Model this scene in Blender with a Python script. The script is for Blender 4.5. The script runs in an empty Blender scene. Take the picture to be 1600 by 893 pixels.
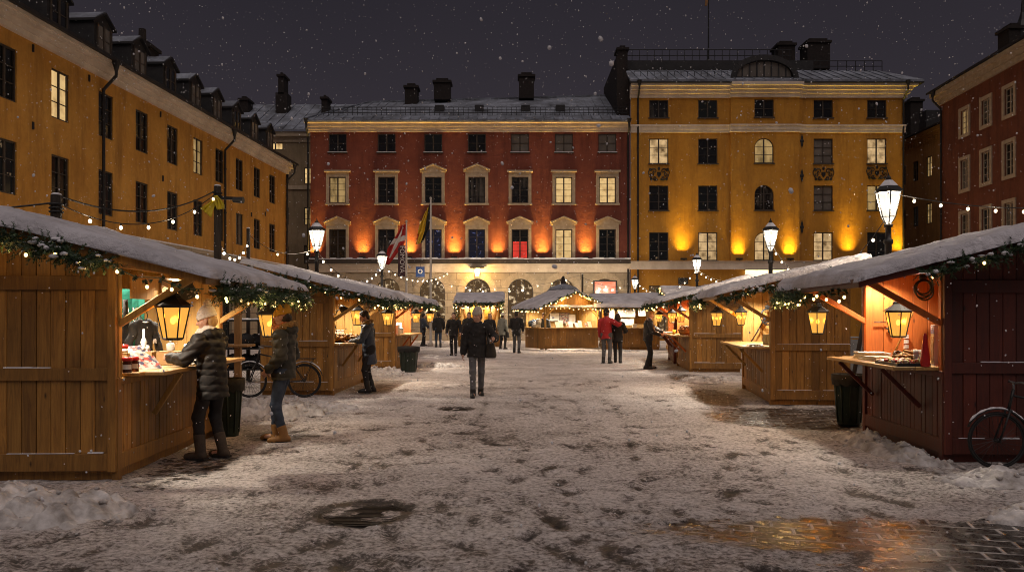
# tuning constants
EXPOSURE = .44
SKY_STRENGTH = .62
SUN_STRENGTH = .86
UP_RED = 52.0
UP_YEL = 30.0
DOOR_W = 160.0
LED_W = 150.0
LANTERN_W = 42.0
STREET_W = 1300.0
import bpy, math, random
import numpy as np
from mathutils import Vector, Matrix

R = math.radians
random.seed(11)
rng = np.random.default_rng(11)
SC = bpy.context.scene
COL = SC.collection
FPX, HY, CX, CH = 1250.0, 493.0, 800.0, 1.61      # focal length in photo pixels, horizon row, centre column, eye height


def PX(x, D):
    return (x - CX) * D / FPX


def PZ(y, D):
    return CH + (HY - y) * D / FPX


def wm(o):
    return wm(o.parent) @ o.matrix_basis if o.parent else o.matrix_basis.copy()


def ico_data(sub):
    t = (1 + 5 ** .5) / 2
    v = [Vector(p).normalized() for p in [(-1, t, 0), (1, t, 0), (-1, -t, 0), (1, -t, 0), (0, -1, t), (0, 1, t), (0, -1, -t),
                                          (0, 1, -t), (t, 0, -1), (t, 0, 1), (-t, 0, -1), (-t, 0, 1)]]
    f = [(0, 11, 5), (0, 5, 1), (0, 1, 7), (0, 7, 10), (0, 10, 11), (1, 5, 9), (5, 11, 4), (11, 10, 2), (10, 7, 6), (7, 1, 8),
         (3, 9, 4), (3, 4, 2), (3, 2, 6), (3, 6, 8), (3, 8, 9), (4, 9, 5), (2, 4, 11), (6, 2, 10), (8, 6, 7), (9, 8, 1)]
    for _ in range(sub):
        c = {}
        nf = []

        def mid(a, b):
            k = (min(a, b), max(a, b))
            if k not in c:
                v.append(((v[a] + v[b]) / 2).normalized())
                c[k] = len(v) - 1
            return c[k]
        for a, b, d in f:
            ab, bd, da = mid(a, b), mid(b, d), mid(d, a)
            nf += [(a, ab, da), (b, bd, ab), (d, da, bd), (ab, bd, da)]
        f = nf
    return v, f


ICO = [ico_data(i) for i in range(3)]


class MB:
    """collects shapes and links them as ONE mesh object"""

    def __init__(s):
        s.v, s.f, s.m = [], [], []

    def add(s, vs, fs, mi=0):
        o = len(s.v)
        s.v += [tuple(p) for p in vs]
        s.f += [tuple(i + o for i in f) for f in fs]
        s.m += [mi] * len(fs)

    def quad(s, a, b, c, d, mi=0):
        s.add([a, b, c, d], [(0, 1, 2, 3)], mi)

    def hexa(s, p, mi=0):
        s.add(p, [(3, 2, 1, 0), (4, 5, 6, 7), (0, 1, 5, 4), (1, 2, 6, 5), (2, 3, 7, 6), (3, 0, 4, 7)], mi)

    def box(s, x0, x1, y0, y1, z0, z1, mi=0, M=None):
        p = [(x0, y0, z0), (x1, y0, z0), (x1, y1, z0), (x0, y1, z0), (x0, y0, z1), (x1, y0, z1), (x1, y1, z1), (x0, y1, z1)]
        if M is not None:
            p = [M @ Vector(q) for q in p]
        s.hexa(p, mi)

    def bar(s, a, b, w, h, mi=0, up=(0, 0, 1)):
        a, b = Vector(a), Vector(b)
        d = (b - a).normalized()
        u = Vector(up)
        if abs(d.dot(u)) > .98:
            u = Vector((1, 0, 0))
        sd = d.cross(u).normalized() * (w / 2)
        uu = sd.normalized().cross(d).normalized() * (h / 2)
        s.hexa([a - sd - uu, a + sd - uu, b + sd - uu, b - sd - uu, a - sd + uu, a + sd + uu, b + sd + uu, b - sd + uu], mi)

    def cyl(s, a, b, r0, r1=None, n=10, mi=0, cap=True, ph=0.0):
        r1 = r0 if r1 is None else r1
        a, b = Vector(a), Vector(b)
        d = (b - a).normalized()
        u = Vector((0, 0, 1)) if abs(d.z) < .95 else Vector((1, 0, 0))
        e = d.cross(u).normalized()
        g = d.cross(e)
        vs = []
        for c, r in ((a, r0), (b, r1)):
            for i in range(n):
                t = 2 * math.pi * i / n + ph
                vs.append(c + e * (r * math.cos(t)) + g * (r * math.sin(t)))
        fs = [(i, (i + 1) % n, n + (i + 1) % n, n + i) for i in range(n)]
        if cap:
            fs += [tuple(range(n - 1, -1, -1)), tuple(range(n, 2 * n))]
        s.add(vs, fs, mi)

    def tube(s, pts, r, n=6, mi=0):
        pts = [Vector(p) for p in pts]
        rs = r if isinstance(r, (list, tuple)) else [r] * len(pts)
        vs, fs = [], []
        pe = None
        for k, p in enumerate(pts):
            d = (pts[min(k + 1, len(pts) - 1)] - pts[max(k - 1, 0)]).normalized()
            if pe is None:
                u = Vector((0, 0, 1)) if abs(d.z) < .9 else Vector((1, 0, 0))
                e = d.cross(u).normalized()
            else:
                e = (pe - d * pe.dot(d)).normalized()
            pe = e
            g = d.cross(e)
            for i in range(n):
                t = 2 * math.pi * i / n
                vs.append(p + e * (rs[k] * math.cos(t)) + g * (rs[k] * math.sin(t)))
        for k in range(len(pts) - 1):
            for i in range(n):
                fs.append((k * n + i, k * n + (i + 1) % n, (k + 1) * n + (i + 1) % n, (k + 1) * n + i))
        fs += [tuple(range(n - 1, -1, -1)), tuple(range((len(pts) - 1) * n, len(pts) * n))]
        s.add(vs, fs, mi)

    def lathe(s, prof, n=16, c=(0, 0, 0), mi=0, ph=0.0, M=None):
        vs, fs = [], []
        for r, z in prof:
            for i in range(n):
                t = 2 * math.pi * i / n + ph
                p = Vector((c[0] + r * math.cos(t), c[1] + r * math.sin(t), c[2] + z))
                vs.append(M @ p if M is not None else p)
        for k in range(len(prof) - 1):
            for i in range(n):
                fs.append((k * n + i, k * n + (i + 1) % n, (k + 1) * n + (i + 1) % n, (k + 1) * n + i))
        fs += [tuple(range(n - 1, -1, -1)), tuple(range((len(prof) - 1) * n, len(prof) * n))]
        s.add(vs, fs, mi)

    def ball(s, c, r, sub=1, mi=0, jit=0.0):
        rr = (r, r, r) if not isinstance(r, (tuple, list)) else r
        V, F = ICO[sub]
        c = Vector(c)
        s.add([(c.x + p.x * rr[0] * (1 + jit * random.uniform(-1, 1)), c.y + p.y * rr[1] * (1 + jit * random.uniform(-1, 1)),
                c.z + p.z * rr[2] * (1 + jit * random.uniform(-1, 1))) for p in V], F, mi)

    def torus(s, c, R0, r, ax=(0, 0, 1), n=28, k=8, mi=0, a0=0.0, a1=2 * math.pi):
        ax = Vector(ax).normalized()
        u = Vector((0, 0, 1)) if abs(ax.z) < .9 else Vector((1, 0, 0))
        e = ax.cross(u).normalized()
        g = ax.cross(e)
        c = Vector(c)
        full = abs(a1 - a0 - 2 * math.pi) < 1e-6
        m = n if full else n + 1
        vs, fs = [], []
        for i in range(m):
            t = a0 + (a1 - a0) * i / n
            o = e * math.cos(t) + g * math.sin(t)
            for j in range(k):
                q = 2 * math.pi * j / k
                vs.append(c + o * (R0 + r * math.cos(q)) + ax * (r * math.sin(q)))
        for i in range(n):
            i2 = (i + 1) % m
            for j in range(k):
                fs.append((i * k + j, i2 * k + j, i2 * k + (j + 1) % k, i * k + (j + 1) % k))
        s.add(vs, fs, mi)

    def prism(s, poly, f, w0, w1, mi=0):
        """poly in (u,v), f(u,v,w)->point, between depths w0 and w1"""
        n = len(poly)
        vs = [f(u, v, w0) for u, v in poly] + [f(u, v, w1) for u, v in poly]
        fs = [tuple(range(n - 1, -1, -1)), tuple(range(n, 2 * n))] + [(i, (i + 1) % n, n + (i + 1) % n, n + i) for i in range(n)]
        s.add(vs, fs, mi)

    def build(s, name, mats, parent=None, smooth=False, bevel=0.0, world=False, seg=1):
        me = bpy.data.meshes.new(name)
        v = s.v
        if parent is not None and world:
            I = wm(parent).inverted()
            v = [tuple(I @ Vector(p)) for p in v]
        me.from_pydata(v, [], s.f)
        for m in (mats if isinstance(mats, (list, tuple)) else [mats]):
            me.materials.append(m)
        if len(me.polygons):
            me.polygons.foreach_set('material_index', s.m)
            if smooth:
                me.polygons.foreach_set('use_smooth', [True] * len(me.polygons))
        me.update()
        o = bpy.data.objects.new(name, me)
        COL.objects.link(o)
        o.parent = parent
        if bevel:
            b = o.modifiers.new('Bevel', 'BEVEL')
            b.width = bevel
            b.segments = seg
            b.limit_method = 'ANGLE'
        return o


def tag(o, label=None, cat=None, group=None, kind=None):
    if label:
        o['label'] = label
    if cat:
        o['category'] = cat
    if group:
        o['group'] = group
    if kind:
        o['kind'] = kind
    return o


def empty(name, loc=(0, 0, 0), rz=0.0, label=None, cat=None, group=None):
    o = bpy.data.objects.new(name, None)
    COL.objects.link(o)
    o.empty_display_size = .2
    o.location = loc
    o.rotation_euler = (0, 0, rz)
    o.matrix_basis = Matrix.Translation(Vector(loc)) @ Matrix.Rotation(rz, 4, 'Z')
    return tag(o, label, cat, group)


KIDS = {}


def copy_tree(o, parent=None):
    c = o.copy()
    COL.objects.link(c)
    c.parent = parent
    for ch in list(o.children):
        copy_tree(ch, c)
    return c


def lamp(name, kind, loc, power, col, parent=None, radius=.03, target=None, spot=R(100), blend=.5):
    L = bpy.data.lights.new(name, kind)
    L.energy = power
    L.color = col
    if kind in ('POINT', 'SPOT'):
        L.shadow_soft_size = radius
    if kind == 'SPOT':
        L.spot_size = spot
        L.spot_blend = blend
    o = bpy.data.objects.new(name, L)
    COL.objects.link(o)
    loc = Vector(loc)
    M = Matrix.Translation(loc)
    if target is not None:
        M = M @ (Vector(target) - loc).to_track_quat('-Z', 'Y').to_matrix().to_4x4()
    if parent is not None:
        o.parent = parent
        M = wm(parent).inverted() @ M
    o.matrix_basis = M
    return o


# ---------------------------------------------------------------- noise
def _hash(i, j, seed):
    h = (i.astype(np.int64) * 374761393 + j.astype(np.int64) * 668265263 + seed * 974711) & 0xFFFFFFFF
    h = ((h ^ (h >> 13)) * 1274126177) & 0xFFFFFFFF
    return ((h ^ (h >> 16)) & 0xFFFF) / 65535.0


def vnoise(x, y, seed=0):
    x = np.asarray(x, float)
    y = np.asarray(y, float)
    i, j = np.floor(x), np.floor(y)
    fx, fy = x - i, y - j
    fx = fx * fx * (3 - 2 * fx)
    fy = fy * fy * (3 - 2 * fy)
    a, b = _hash(i, j, seed), _hash(i + 1, j, seed)
    c, d = _hash(i, j + 1, seed), _hash(i + 1, j + 1, seed)
    return (a + (b - a) * fx) * (1 - fy) + (c + (d - c) * fx) * fy


def fbm(x, y, seed=0, o=4):
    t, a, n = 0, .5, 0
    for k in range(o):
        t = t + a * vnoise(x * 2 ** k, y * 2 ** k, seed + k)
        n += a
        a *= .5
    return t / n


def sstep(a, b, x):
    t = np.clip((x - a) / (b - a), 0, 1)
    return t * t * (3 - 2 * t)


# ---------------------------------------------------------------- implicit surfaces (people)
class SDF:
    def __init__(s, lo, hi, h):
        s.lo = np.array(lo, float)
        s.h = h
        s.n = np.ceil((np.array(hi) - s.lo) / h).astype(int) + 1
        s.d = np.full(s.n, 1.0)
        s.ax = [s.lo[i] + h * np.arange(s.n[i]) for i in range(3)]

    def win(s, lo, hi):
        sl = []
        for i in range(3):
            a = int(max(0, math.floor((lo[i] - s.lo[i]) / s.h)))
            b = int(min(s.n[i], math.ceil((hi[i] - s.lo[i]) / s.h) + 1))
            if b <= a:
                return None, None
            sl.append(slice(a, b))
        X = s.ax[0][sl[0]][:, None, None]
        Y = s.ax[1][sl[1]][None, :, None]
        Z = s.ax[2][sl[2]][None, None, :]
        return tuple(sl), (X, Y, Z)

    def put(s, sl, d, k):
        o = s.d[sl]
        if k <= 0:
            s.d[sl] = np.minimum(o, d)
        else:
            hh = np.clip(.5 + .5 * (o - d) / k, 0, 1)
            s.d[sl] = o + (d - o) * hh - k * hh * (1 - hh)

    def cap(s, a, b, ra, rb=None, k=.02, ky=1.0):
        rb = ra if rb is None else rb
        a, b = np.array(a, float), np.array(b, float)
        m = max(ra, rb) + k + 3 * s.h
        mv = np.array([m, m / min(ky, 1), m])
        sl, P = s.win(np.minimum(a, b) - mv, np.maximum(a, b) + mv)
        if sl is None:
            return s
        ab = b - a
        t = ((P[0] - a[0]) * ab[0] + (P[1] - a[1]) * ab[1] + (P[2] - a[2]) * ab[2]) / max(1e-9, ab @ ab)
        t = np.clip(t, 0, 1)
        d = np.sqrt((P[0] - a[0] - t * ab[0]) ** 2 + ((P[1] - a[1] - t * ab[1]) * ky) ** 2 + (P[2] - a[2] - t * ab[2]) ** 2) - (ra + (rb - ra) * t)
        s.put(sl, d, k)
        return s

    def ell(s, c, r, k=.02, rot=None, sub=False):
        c, r = np.array(c, float), np.array(r, float)
        m = r.max() + k + 3 * s.h
        sl, P = s.win(c - m, c + m)
        if sl is None:
            return s
        x, y, z = P[0] - c[0], P[1] - c[1], P[2] - c[2]
        if rot is not None:
            q = np.array(rot)
            x, y, z = (q[0, 0] * x + q[1, 0] * y + q[2, 0] * z, q[0, 1] * x + q[1, 1] * y + q[2, 1] * z, q[0, 2] * x + q[1, 2] * y + q[2, 2] * z)
        kk = np.sqrt((x / r[0]) ** 2 + (y / r[1]) ** 2 + (z / r[2]) ** 2)
        g = np.sqrt((x / r[0] ** 2) ** 2 + (y / r[1] ** 2) ** 2 + (z / r[2] ** 2) ** 2) + 1e-9
        d = kk * (kk - 1) / g
        d = np.where(kk < 1e-3, -r.min(), d)
        if sub:
            o = s.d[sl]
            s.d[sl] = np.maximum(o, -d)
        else:
            s.put(sl, d, k)
        return s

    def cut(s, fn):
        X, Y, Z = s.ax[0][:, None, None], s.ax[1][None, :, None], s.ax[2][None, None, :]
        s.d = np.maximum(s.d, fn(X, Y, Z))
        return s

    def disp(s, fn):
        X, Y, Z = s.ax[0][:, None, None], s.ax[1][None, :, None], s.ax[2][None, None, :]
        s.d = s.d - fn(X, Y, Z)
        return s

    def mesh(s):
        d = np.pad(s.d, 1, constant_values=1.0)
        lo = s.lo - s.h
        ins = d < 0
        nx, ny, nz = np.array(d.shape) - 1
        corners = [(i, j, k) for i in (0, 1) for j in (0, 1) for k in (0, 1)]
        cnt = np.zeros((nx, ny, nz), np.int8)
        for i, j, k in corners:
            cnt += ins[i:i + nx, j:j + ny, k:k + nz]
        act = (cnt > 0) & (cnt < 8)
        I = np.argwhere(act)
        if len(I) == 0:
            return [], []
        idx = -np.ones(act.shape, np.int64)
        idx[act] = np.arange(len(I))
        acc = np.zeros((len(I), 3))
        num = np.zeros(len(I))
        val = {c: d[I[:, 0] + c[0], I[:, 1] + c[1], I[:, 2] + c[2]] for c in corners}
        for a in corners:
            for ax in range(3):
                if a[ax] == 0:
                    b = list(a)
                    b[ax] = 1
                    b = tuple(b)
                    va, vb = val[a], val[b]
                    cr = (va < 0) != (vb < 0)
                    t = np.where(cr, va / np.where(cr, va - vb, 1), 0)
                    for q in range(3):
                        acc[:, q] += np.where(cr, a[q] + (t if q == ax else 0), 0)
                    num += cr
        V = lo + s.h * (I + acc / num[:, None])
        F = []
        for ax in range(3):
            o1, o2 = (ax + 1) % 3, (ax + 2) % 3
            sh = list(d.shape)
            sh[ax] -= 1
            a = ins[tuple(slice(0, sh[q]) for q in range(3))]
            b = ins[tuple(slice(1, None) if q == ax else slice(0, sh[q]) for q in range(3))]
            for sign in (0, 1):
                E = np.argwhere((a & ~b) if sign == 0 else (~a & b))
                E = E[(E[:, o1] > 0) & (E[:, o2] > 0)]
                q = []
                for du, dv in ((1, 1), (0, 1), (0, 0), (1, 0)):
                    c = E.copy()
                    c[:, o1] -= du
                    c[:, o2] -= dv
                    q.append(idx[c[:, 0], c[:, 1], c[:, 2]])
                q = np.stack(q, 1)
                F.append(q if sign == 0 else q[:, ::-1])
        F = np.concatenate(F)
        F = F[(F >= 0).all(1)]
        return V, F

    def obj(s, name, m, parent=None, scale=1.0):
        V, F = s.mesh()
        me = bpy.data.meshes.new(name)
        if len(V):
            me.from_pydata((np.array(V) * scale).tolist(), [], np.array(F).tolist())
            me.polygons.foreach_set('use_smooth', [True] * len(me.polygons))
        me.materials.append(m)
        o = bpy.data.objects.new(name, me)
        COL.objects.link(o)
        o.parent = parent
        return o
# ================================================================ MATERIALS
class G:
    def __init__(s, name):
        s.m = bpy.data.materials.new(name)
        s.m.use_nodes = True
        s.nt = s.m.node_tree
        s.nt.nodes.clear()
        s.out = s.n('OutputMaterial')
        s._tc = None

    def n(s, t, props=None, **ins):
        nd = s.nt.nodes.new('ShaderNode' + t)
        for k, v in (props or {}).items():
            setattr(nd, k, v)
        for k, v in ins.items():
            s.set(nd, k, v)
        return nd

    def set(s, nd, k, v):
        sock = nd.inputs[int(k[1:])] if k[0] == 'i' and k[1:].isdigit() else nd.inputs[k.replace('_', ' ')]
        if isinstance(v, bpy.types.NodeSocket):
            s.nt.links.new(v, sock)
        elif isinstance(v, bpy.types.Node):
            s.nt.links.new(v.outputs[0], sock)
        else:
            if sock.type == 'RGBA' and len(v) == 3:
                v = (*v, 1)
            sock.default_value = v

    @property
    def obj(s):
        if s._tc is None:
            s._tc = s.n('TexCoord')
        return s._tc.outputs['Object']

    def map(s, scale=(1, 1, 1), loc=(0, 0, 0), rot=(0, 0, 0)):
        return s.n('Mapping', Vector=s.obj, Scale=scale, Location=loc, Rotation=rot)

    def noise(s, scale, detail=4, rough=.6, vec=None, dist=0.0):
        return s.n('TexNoise', Vector=vec or s.obj, Scale=scale, Detail=detail, Roughness=rough, Distortion=dist).outputs[0]

    def ramp(s, fac, stops, interp='LINEAR'):
        r = s.n('ValToRGB', Fac=fac)
        r.color_ramp.interpolation = interp
        e = r.color_ramp.elements
        while len(e) < len(stops):
            e.new(.5)
        for q, (p, c) in zip(e, stops):
            q.position = p
            q.color = (*c, 1) if not isinstance(c, (int, float)) else (c, c, c, 1)
        return r.outputs[0]

    def mix(s, f, a, b, blend='MIX'):
        m = s.n('Mix', dict(data_type='RGBA', blend_type=blend))
        s.set(m, 'i0', f)
        s.set(m, 'i6', a)
        s.set(m, 'i7', b)
        return m.outputs[2]

    def math(s, op, a, b=0.0, clamp=False):
        m = s.n('Math', dict(operation=op, use_clamp=clamp))
        s.set(m, 'i0', a)
        s.set(m, 'i1', b)
        return m.outputs[0]

    def bump(s, h, strength=.5, dist=.02, normal=None):
        b = s.n('Bump', Strength=strength, Distance=dist, Height=h)
        if normal:
            s.set(b, 'Normal', normal)
        return b.outputs[0]

    def pr(s, col, rough=.8, normal=None, **k):
        p = s.n('BsdfPrincipled', Base_Color=col, Roughness=rough, **k)
        if normal:
            s.set(p, 'Normal', normal)
        return p

    def done(s, sh):
        s.nt.links.new(sh.outputs[0] if isinstance(sh, bpy.types.Node) else sh, s.out.inputs[0])
        return s.m


def nz(name, c1, c2, scale=6.0, rough=.8, bump=.3, dist=.01, stretch=(1, 1, 1), fine=None, metal=0.0, lo=.3, hi=.7, spec=.4):
    """two-tone noisy surface with a bump"""
    g = G(name)
    v = g.map(stretch)
    a = g.noise(scale, 6, .65, v)
    col = g.ramp(a, [(lo, c1), (hi, c2)])
    h = g.noise(fine or scale * 5, 5, .6, v)
    return g.done(g.pr(col, rough, g.bump(h, bump, dist), Metallic=metal, Specular_IOR_Level=spec))


def emit(name, col, strength, sampling='AUTO'):
    g = G(name)
    g.m.cycles.emission_sampling = sampling
    return g.done(g.n('Emission', Color=col, Strength=strength))


def wood(name, c1, c2, c3, grain=(14, 14, 1.1), rough=.62, bump=.35):
    """boards: every board its own tone, grain along z, knots"""
    g = G(name)
    rnd = g.n('NewGeometry').outputs['Random Per Island']
    off = g.n('VectorMath', dict(operation='SCALE'), i0=(7.3, 3.1, 5.7))
    g.set(off, 'Scale', rnd)
    v0 = g.n('VectorMath', dict(operation='ADD'), i0=g.obj, i1=off)
    v = g.n('Mapping', Vector=v0, Scale=grain)
    a = g.noise(1.6, 8, .7, v, 1.2)
    col = g.ramp(a, [(.28, c1), (.55, c2), (.8, c3)])
    tone = g.ramp(rnd, [(0, (.62, .60, .58)), (.5, (.95, .95, .95)), (1, (1.25, 1.2, 1.12))])
    col = g.mix(1.0, col, tone, 'MULTIPLY')
    kv = g.n('Mapping', Vector=v0, Scale=(5.5, 5.5, 1.9))
    vor = g.n('TexVoronoi', Vector=kv, Scale=1.0)
    kn = g.ramp(vor.outputs['Distance'], [(.03, 1.0), (.085, 0.0)])
    col = g.mix(kn, col, tuple(x * .22 for x in c1))
    st = g.noise(.9, 4, .6)
    col = g.mix(g.ramp(st, [(.42, 0.0), (.75, .55)]), col, tuple(x * .45 for x in c1))
    h = g.noise(3.2, 6, .7, v, .6)
    return g.done(g.pr(col, g.ramp(a, [(.3, rough - .12), (.8, rough + .15)]), g.bump(h, bump, .004)))


def plaster(name, c1, c2, dark, bump=.35):
    g = G(name)
    a = g.noise(.55, 7, .68)
    col = g.ramp(a, [(.3, c1), (.68, c2)])
    st = g.noise(1.0, 6, .7, g.map((1.6, 1.6, .22)))
    col = g.mix(g.ramp(st, [(.46, 0.0), (.72, .75)]), col, dark)
    f = g.noise(5.0, 6, .75)
    col = g.mix(g.ramp(f, [(.45, 0.0), (.9, .5)]), col, dark)
    h = g.noise(9.0, 8, .7)
    h2 = g.noise(2.2, 3, .5)
    hh = g.math('ADD', h, g.math('MULTIPLY', h2, 2.0))
    return g.done(g.pr(col, .9, g.bump(hh, bump, .03), Specular_IOR_Level=.25))


M = {}
M['yellow_plaster'] = plaster('yellow_plaster', (.44, .20, .026), (.57, .285, .046), (.25, .11, .022))
M['left_plaster'] = plaster('ochre_plaster', (.46, .215, .038), (.60, .31, .065), (.22, .10, .024))
M['red_plaster'] = plaster('red_plaster', (.165, .046, .030), (.245, .074, .047), (.09, .028, .020))
M['beige_plaster'] = plaster('beige_plaster', (.22, .16, .09), (.32, .24, .15), (.13, .10, .06))
M['brown_plaster'] = plaster('brown_plaster', (.13, .042, .024), (.19, .065, .035), (.07, .026, .016))
M['ochre_grey_plaster'] = plaster('ochre_grey_plaster', (.26, .14, .05), (.33, .19, .07), (.14, .08, .03))
M['cornice'] = nz('cream_cornice', (.50, .41, .32), (.76, .66, .54), 1.2, .85, .2, .01, (1, 1, .5), 12)
M['surround'] = nz('sandstone_trim', (.34, .26, .17), (.50, .40, .28), 4, .85, .3, .01)
M['dark_metal'] = nz('black_painted_metal', (.010, .010, .011), (.024, .023, .022), 9, .45, .2, .003)
M['grey_metal'] = nz('dull_grey_metal', (.16, .16, .16), (.28, .28, .28), 6, .5, .15, .003, metal=.6)
M['frame_dark'] = nz('dark_window_paint', (.035, .027, .020), (.07, .052, .038), 8, .6, .2, .003)
M['frame_light'] = nz('pale_window_paint', (.30, .24, .17), (.40, .33, .24), 8, .7, .2, .003)
M['brick_dark'] = nz('sooty_brick', (.012, .010, .010), (.035, .026, .022), 8, .95, .5, .02)


def stone_mat():
    g = G('rusticated_stone')
    sp = g.n('SeparateXYZ', Vector=g.obj)
    cb = g.n('CombineXYZ', X=g.math('ADD', sp.outputs[0], sp.outputs[1]), Y=sp.outputs[2])
    br = g.n('TexBrick', Vector=cb, Color1=(.44, .36, .26), Color2=(.36, .29, .20), Mortar=(.10, .075, .05), Scale=1.0,
             Mortar_Size=.012, Mortar_Smooth=.3, Bias=.0, Brick_Width=1.15, Row_Height=.44)
    a = g.noise(2.5, 7, .7)
    col = g.mix(g.ramp(a, [(.35, 0.0), (.8, .65)]), br.outputs[0], (.20, .15, .10))
    h = g.math('SUBTRACT', g.math('MULTIPLY', g.noise(14, 6, .7), .35), br.outputs[1])
    return g.done(g.pr(col, .85, g.bump(h, .7, .03)))


M['stone'] = stone_mat()


def snowy_roof(name, tint):
    """sheet metal with an uneven dusting of snow"""
    g = G(name)
    a = g.noise(.7, 8, .7, g.map((1, 1, 1)))
    b = g.noise(3.5, 6, .75, g.map((1, .3, .3)))
    f = g.math('ADD', g.math('MULTIPLY', a, .65), g.math('MULTIPLY', b, .35))
    col = g.ramp(f, [(.36, (.030, .031, .036)), (.47, tuple(.15 * t for t in tint)), (.64, tuple(.36 * t for t in tint))])
    return g.done(g.pr(col, g.ramp(f, [(.36, .45), (.5, .85)]), g.bump(f, .5, .03)))


M['roof_snowy'] = snowy_roof('snow_dusted_sheet_roof', (.80, .88, 1.05))
M['roof_dark'] = nz('dark_sheet_roof', (.010, .010, .012), (.03, .028, .028), 3, .55, .25, .01)


def snow_mat(name, c1, c2, scale, sss=.15):
    g = G(name)
    a = g.noise(scale, 6, .6)
    col = g.ramp(a, [(.35, c1), (.65, c2)])
    h = g.math('ADD', g.noise(scale * 7, 6, .65), g.math('MULTIPLY', g.noise(90, 3, .5), .25))
    p = g.pr(col, .75, g.bump(h, .45, .02), Subsurface_Weight=sss, Subsurface_Radius=(.03, .03, .035), Subsurface_Scale=.5, Specular_IOR_Level=.3)
    return g.done(p)


M['roof_snow'] = snow_mat('roof_snow', (.62, .60, .62), (.80, .79, .82), 2.2, 0)
M['pile_snow'] = snow_mat('ploughed_snow', (.26, .235, .215), (.68, .655, .64), 5.0, 0)
M['snow_line'] = snow_mat('settled_snow', (.66, .66, .69), (.80, .80, .83), 8, 0)


def board_snow():
    g = G('streaked_roof_snow')
    a = g.noise(1.0, 6, .6, g.map((9, .35, 9)))
    b = g.noise(2.0, 5, .6)
    col = g.ramp(b, [(.35, (.40, .385, .41)), (.65, (.58, .565, .60))])
    h = g.math('ADD', g.math('MULTIPLY', a, 1.3), g.math('ADD', g.noise(11, 6, .65), g.math('MULTIPLY', g.noise(90, 3, .5), .2)))
    return g.done(g.pr(col, .8, g.bump(h, .9, .04), Specular_IOR_Level=.3))


M['stall_snow'] = board_snow()

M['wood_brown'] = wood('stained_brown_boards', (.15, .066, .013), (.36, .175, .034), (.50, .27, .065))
M['wood_inner'] = wood('pale_lamplit_boards', (.30, .165, .04), (.46, .27, .075), (.58, .37, .13), rough=.7)  # same wood as the outer boards, inside lamplight put into a lighter tone
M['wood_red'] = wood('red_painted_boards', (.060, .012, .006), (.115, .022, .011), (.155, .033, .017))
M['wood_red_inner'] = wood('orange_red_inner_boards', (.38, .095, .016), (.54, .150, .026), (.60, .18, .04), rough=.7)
M['wood_counter'] = wood('worn_counter_planks', (.26, .14, .04), (.42, .25, .08), (.55, .36, .15), grain=(14, 1.1, 14), rough=.55)
M['wood_roof'] = wood('roof_planks', (.12, .06, .018), (.24, .13, .04), (.34, .2, .07), grain=(14, 1.1, 14))


def needle_mat():
    g = G('spruce_needles')
    rnd = g.n('NewGeometry').outputs['Random Per Island']
    col = g.ramp(rnd, [(0, (.012, .030, .013)), (.6, (.030, .065, .024)), (.96, (.06, .105, .035)), (1, (.4, .42, .42))])
    return g.done(g.pr(col, .6))


M['needles'] = needle_mat()
M['bulb_warm'] = emit('warm_bulb', (1.0, .62, .22), 5.0, 'NONE')
M['bulb_white'] = emit('string_bulb', (1.0, .76, .48), 6.0, 'NONE')
M['led'] = emit('led_lens', (1.0, .93, .82), 30.0, 'NONE')
M['lamp_core'] = emit('lamp_filament', (1.0, .70, .28), 14.0, 'NONE')
M['lamp_core_white'] = emit('lamp_filament_white', (1.0, .90, .74), 14.0, 'NONE')


def pane_mat(name, col, glow, tr):
    """frosted lamp glass glowing from the flame behind it, partly see-through"""
    g = G(name)
    g.m.cycles.emission_sampling = 'NONE'
    a = g.noise(11, 4, .6)
    c2 = g.mix(g.ramp(a, [(.3, 0.0), (.7, .4)]), col, tuple(x * .7 for x in col))
    t = g.n('BsdfTransparent', Color=col)
    l = g.n('Emission', Color=c2, Strength=glow)
    m = g.n('MixShader', Fac=tr, i1=l, i2=t)
    gl = g.n('BsdfGlossy', Roughness=.25)
    m2 = g.n('MixShader', Fac=.05, i1=m, i2=gl)
    return g.done(m2)


M['pane_amber'] = pane_mat('amber_lantern_glass', (1.0, .50, .085), .92, .30)
M['pane_white'] = pane_mat('white_lamp_glass', (1.0, .93, .80), 1.0, .28)


def glass_dark(name, c, glow=None, gs=0.0, sc=3.0):
    g = G(name)
    a = g.noise(sc, 4, .6)
    col = g.ramp(a, [(.35, tuple(x * .4 for x in c)), (.65, c)])
    p = g.pr(col, .12, g.bump(g.noise(1.3, 2, .5), .06, .02), Specular_IOR_Level=.7)
    return g.done(p)


M['pane_dark'] = glass_dark('dark_window_glass', (.020, .020, .019))


def curtain_mat():
    g = G('dark_window_with_curtains')
    w = g.noise(2.4, 3, .5, g.map((2.2, 2.2, .12)))
    a = g.noise(.9, 3, .6)
    f = g.math('MULTIPLY', g.ramp(w, [(.40, 0.0), (.62, 1.0)]), g.ramp(a, [(.42, 0.0), (.58, 1.0)]))
    col = g.ramp(f, [(.1, (.018, .018, .017)), (.8, (.11, .098, .080))])
    return g.done(g.pr(col, .14, g.bump(g.noise(1.3, 2, .5), .06, .02), Specular_IOR_Level=.7))


M['pane_curtain'] = curtain_mat()
M['pane_blind'] = nz('window_with_grey_blind', (.12, .105, .09), (.19, .17, .145), 1.5, .25, .1, .005, (1, 1, .3))


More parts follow.
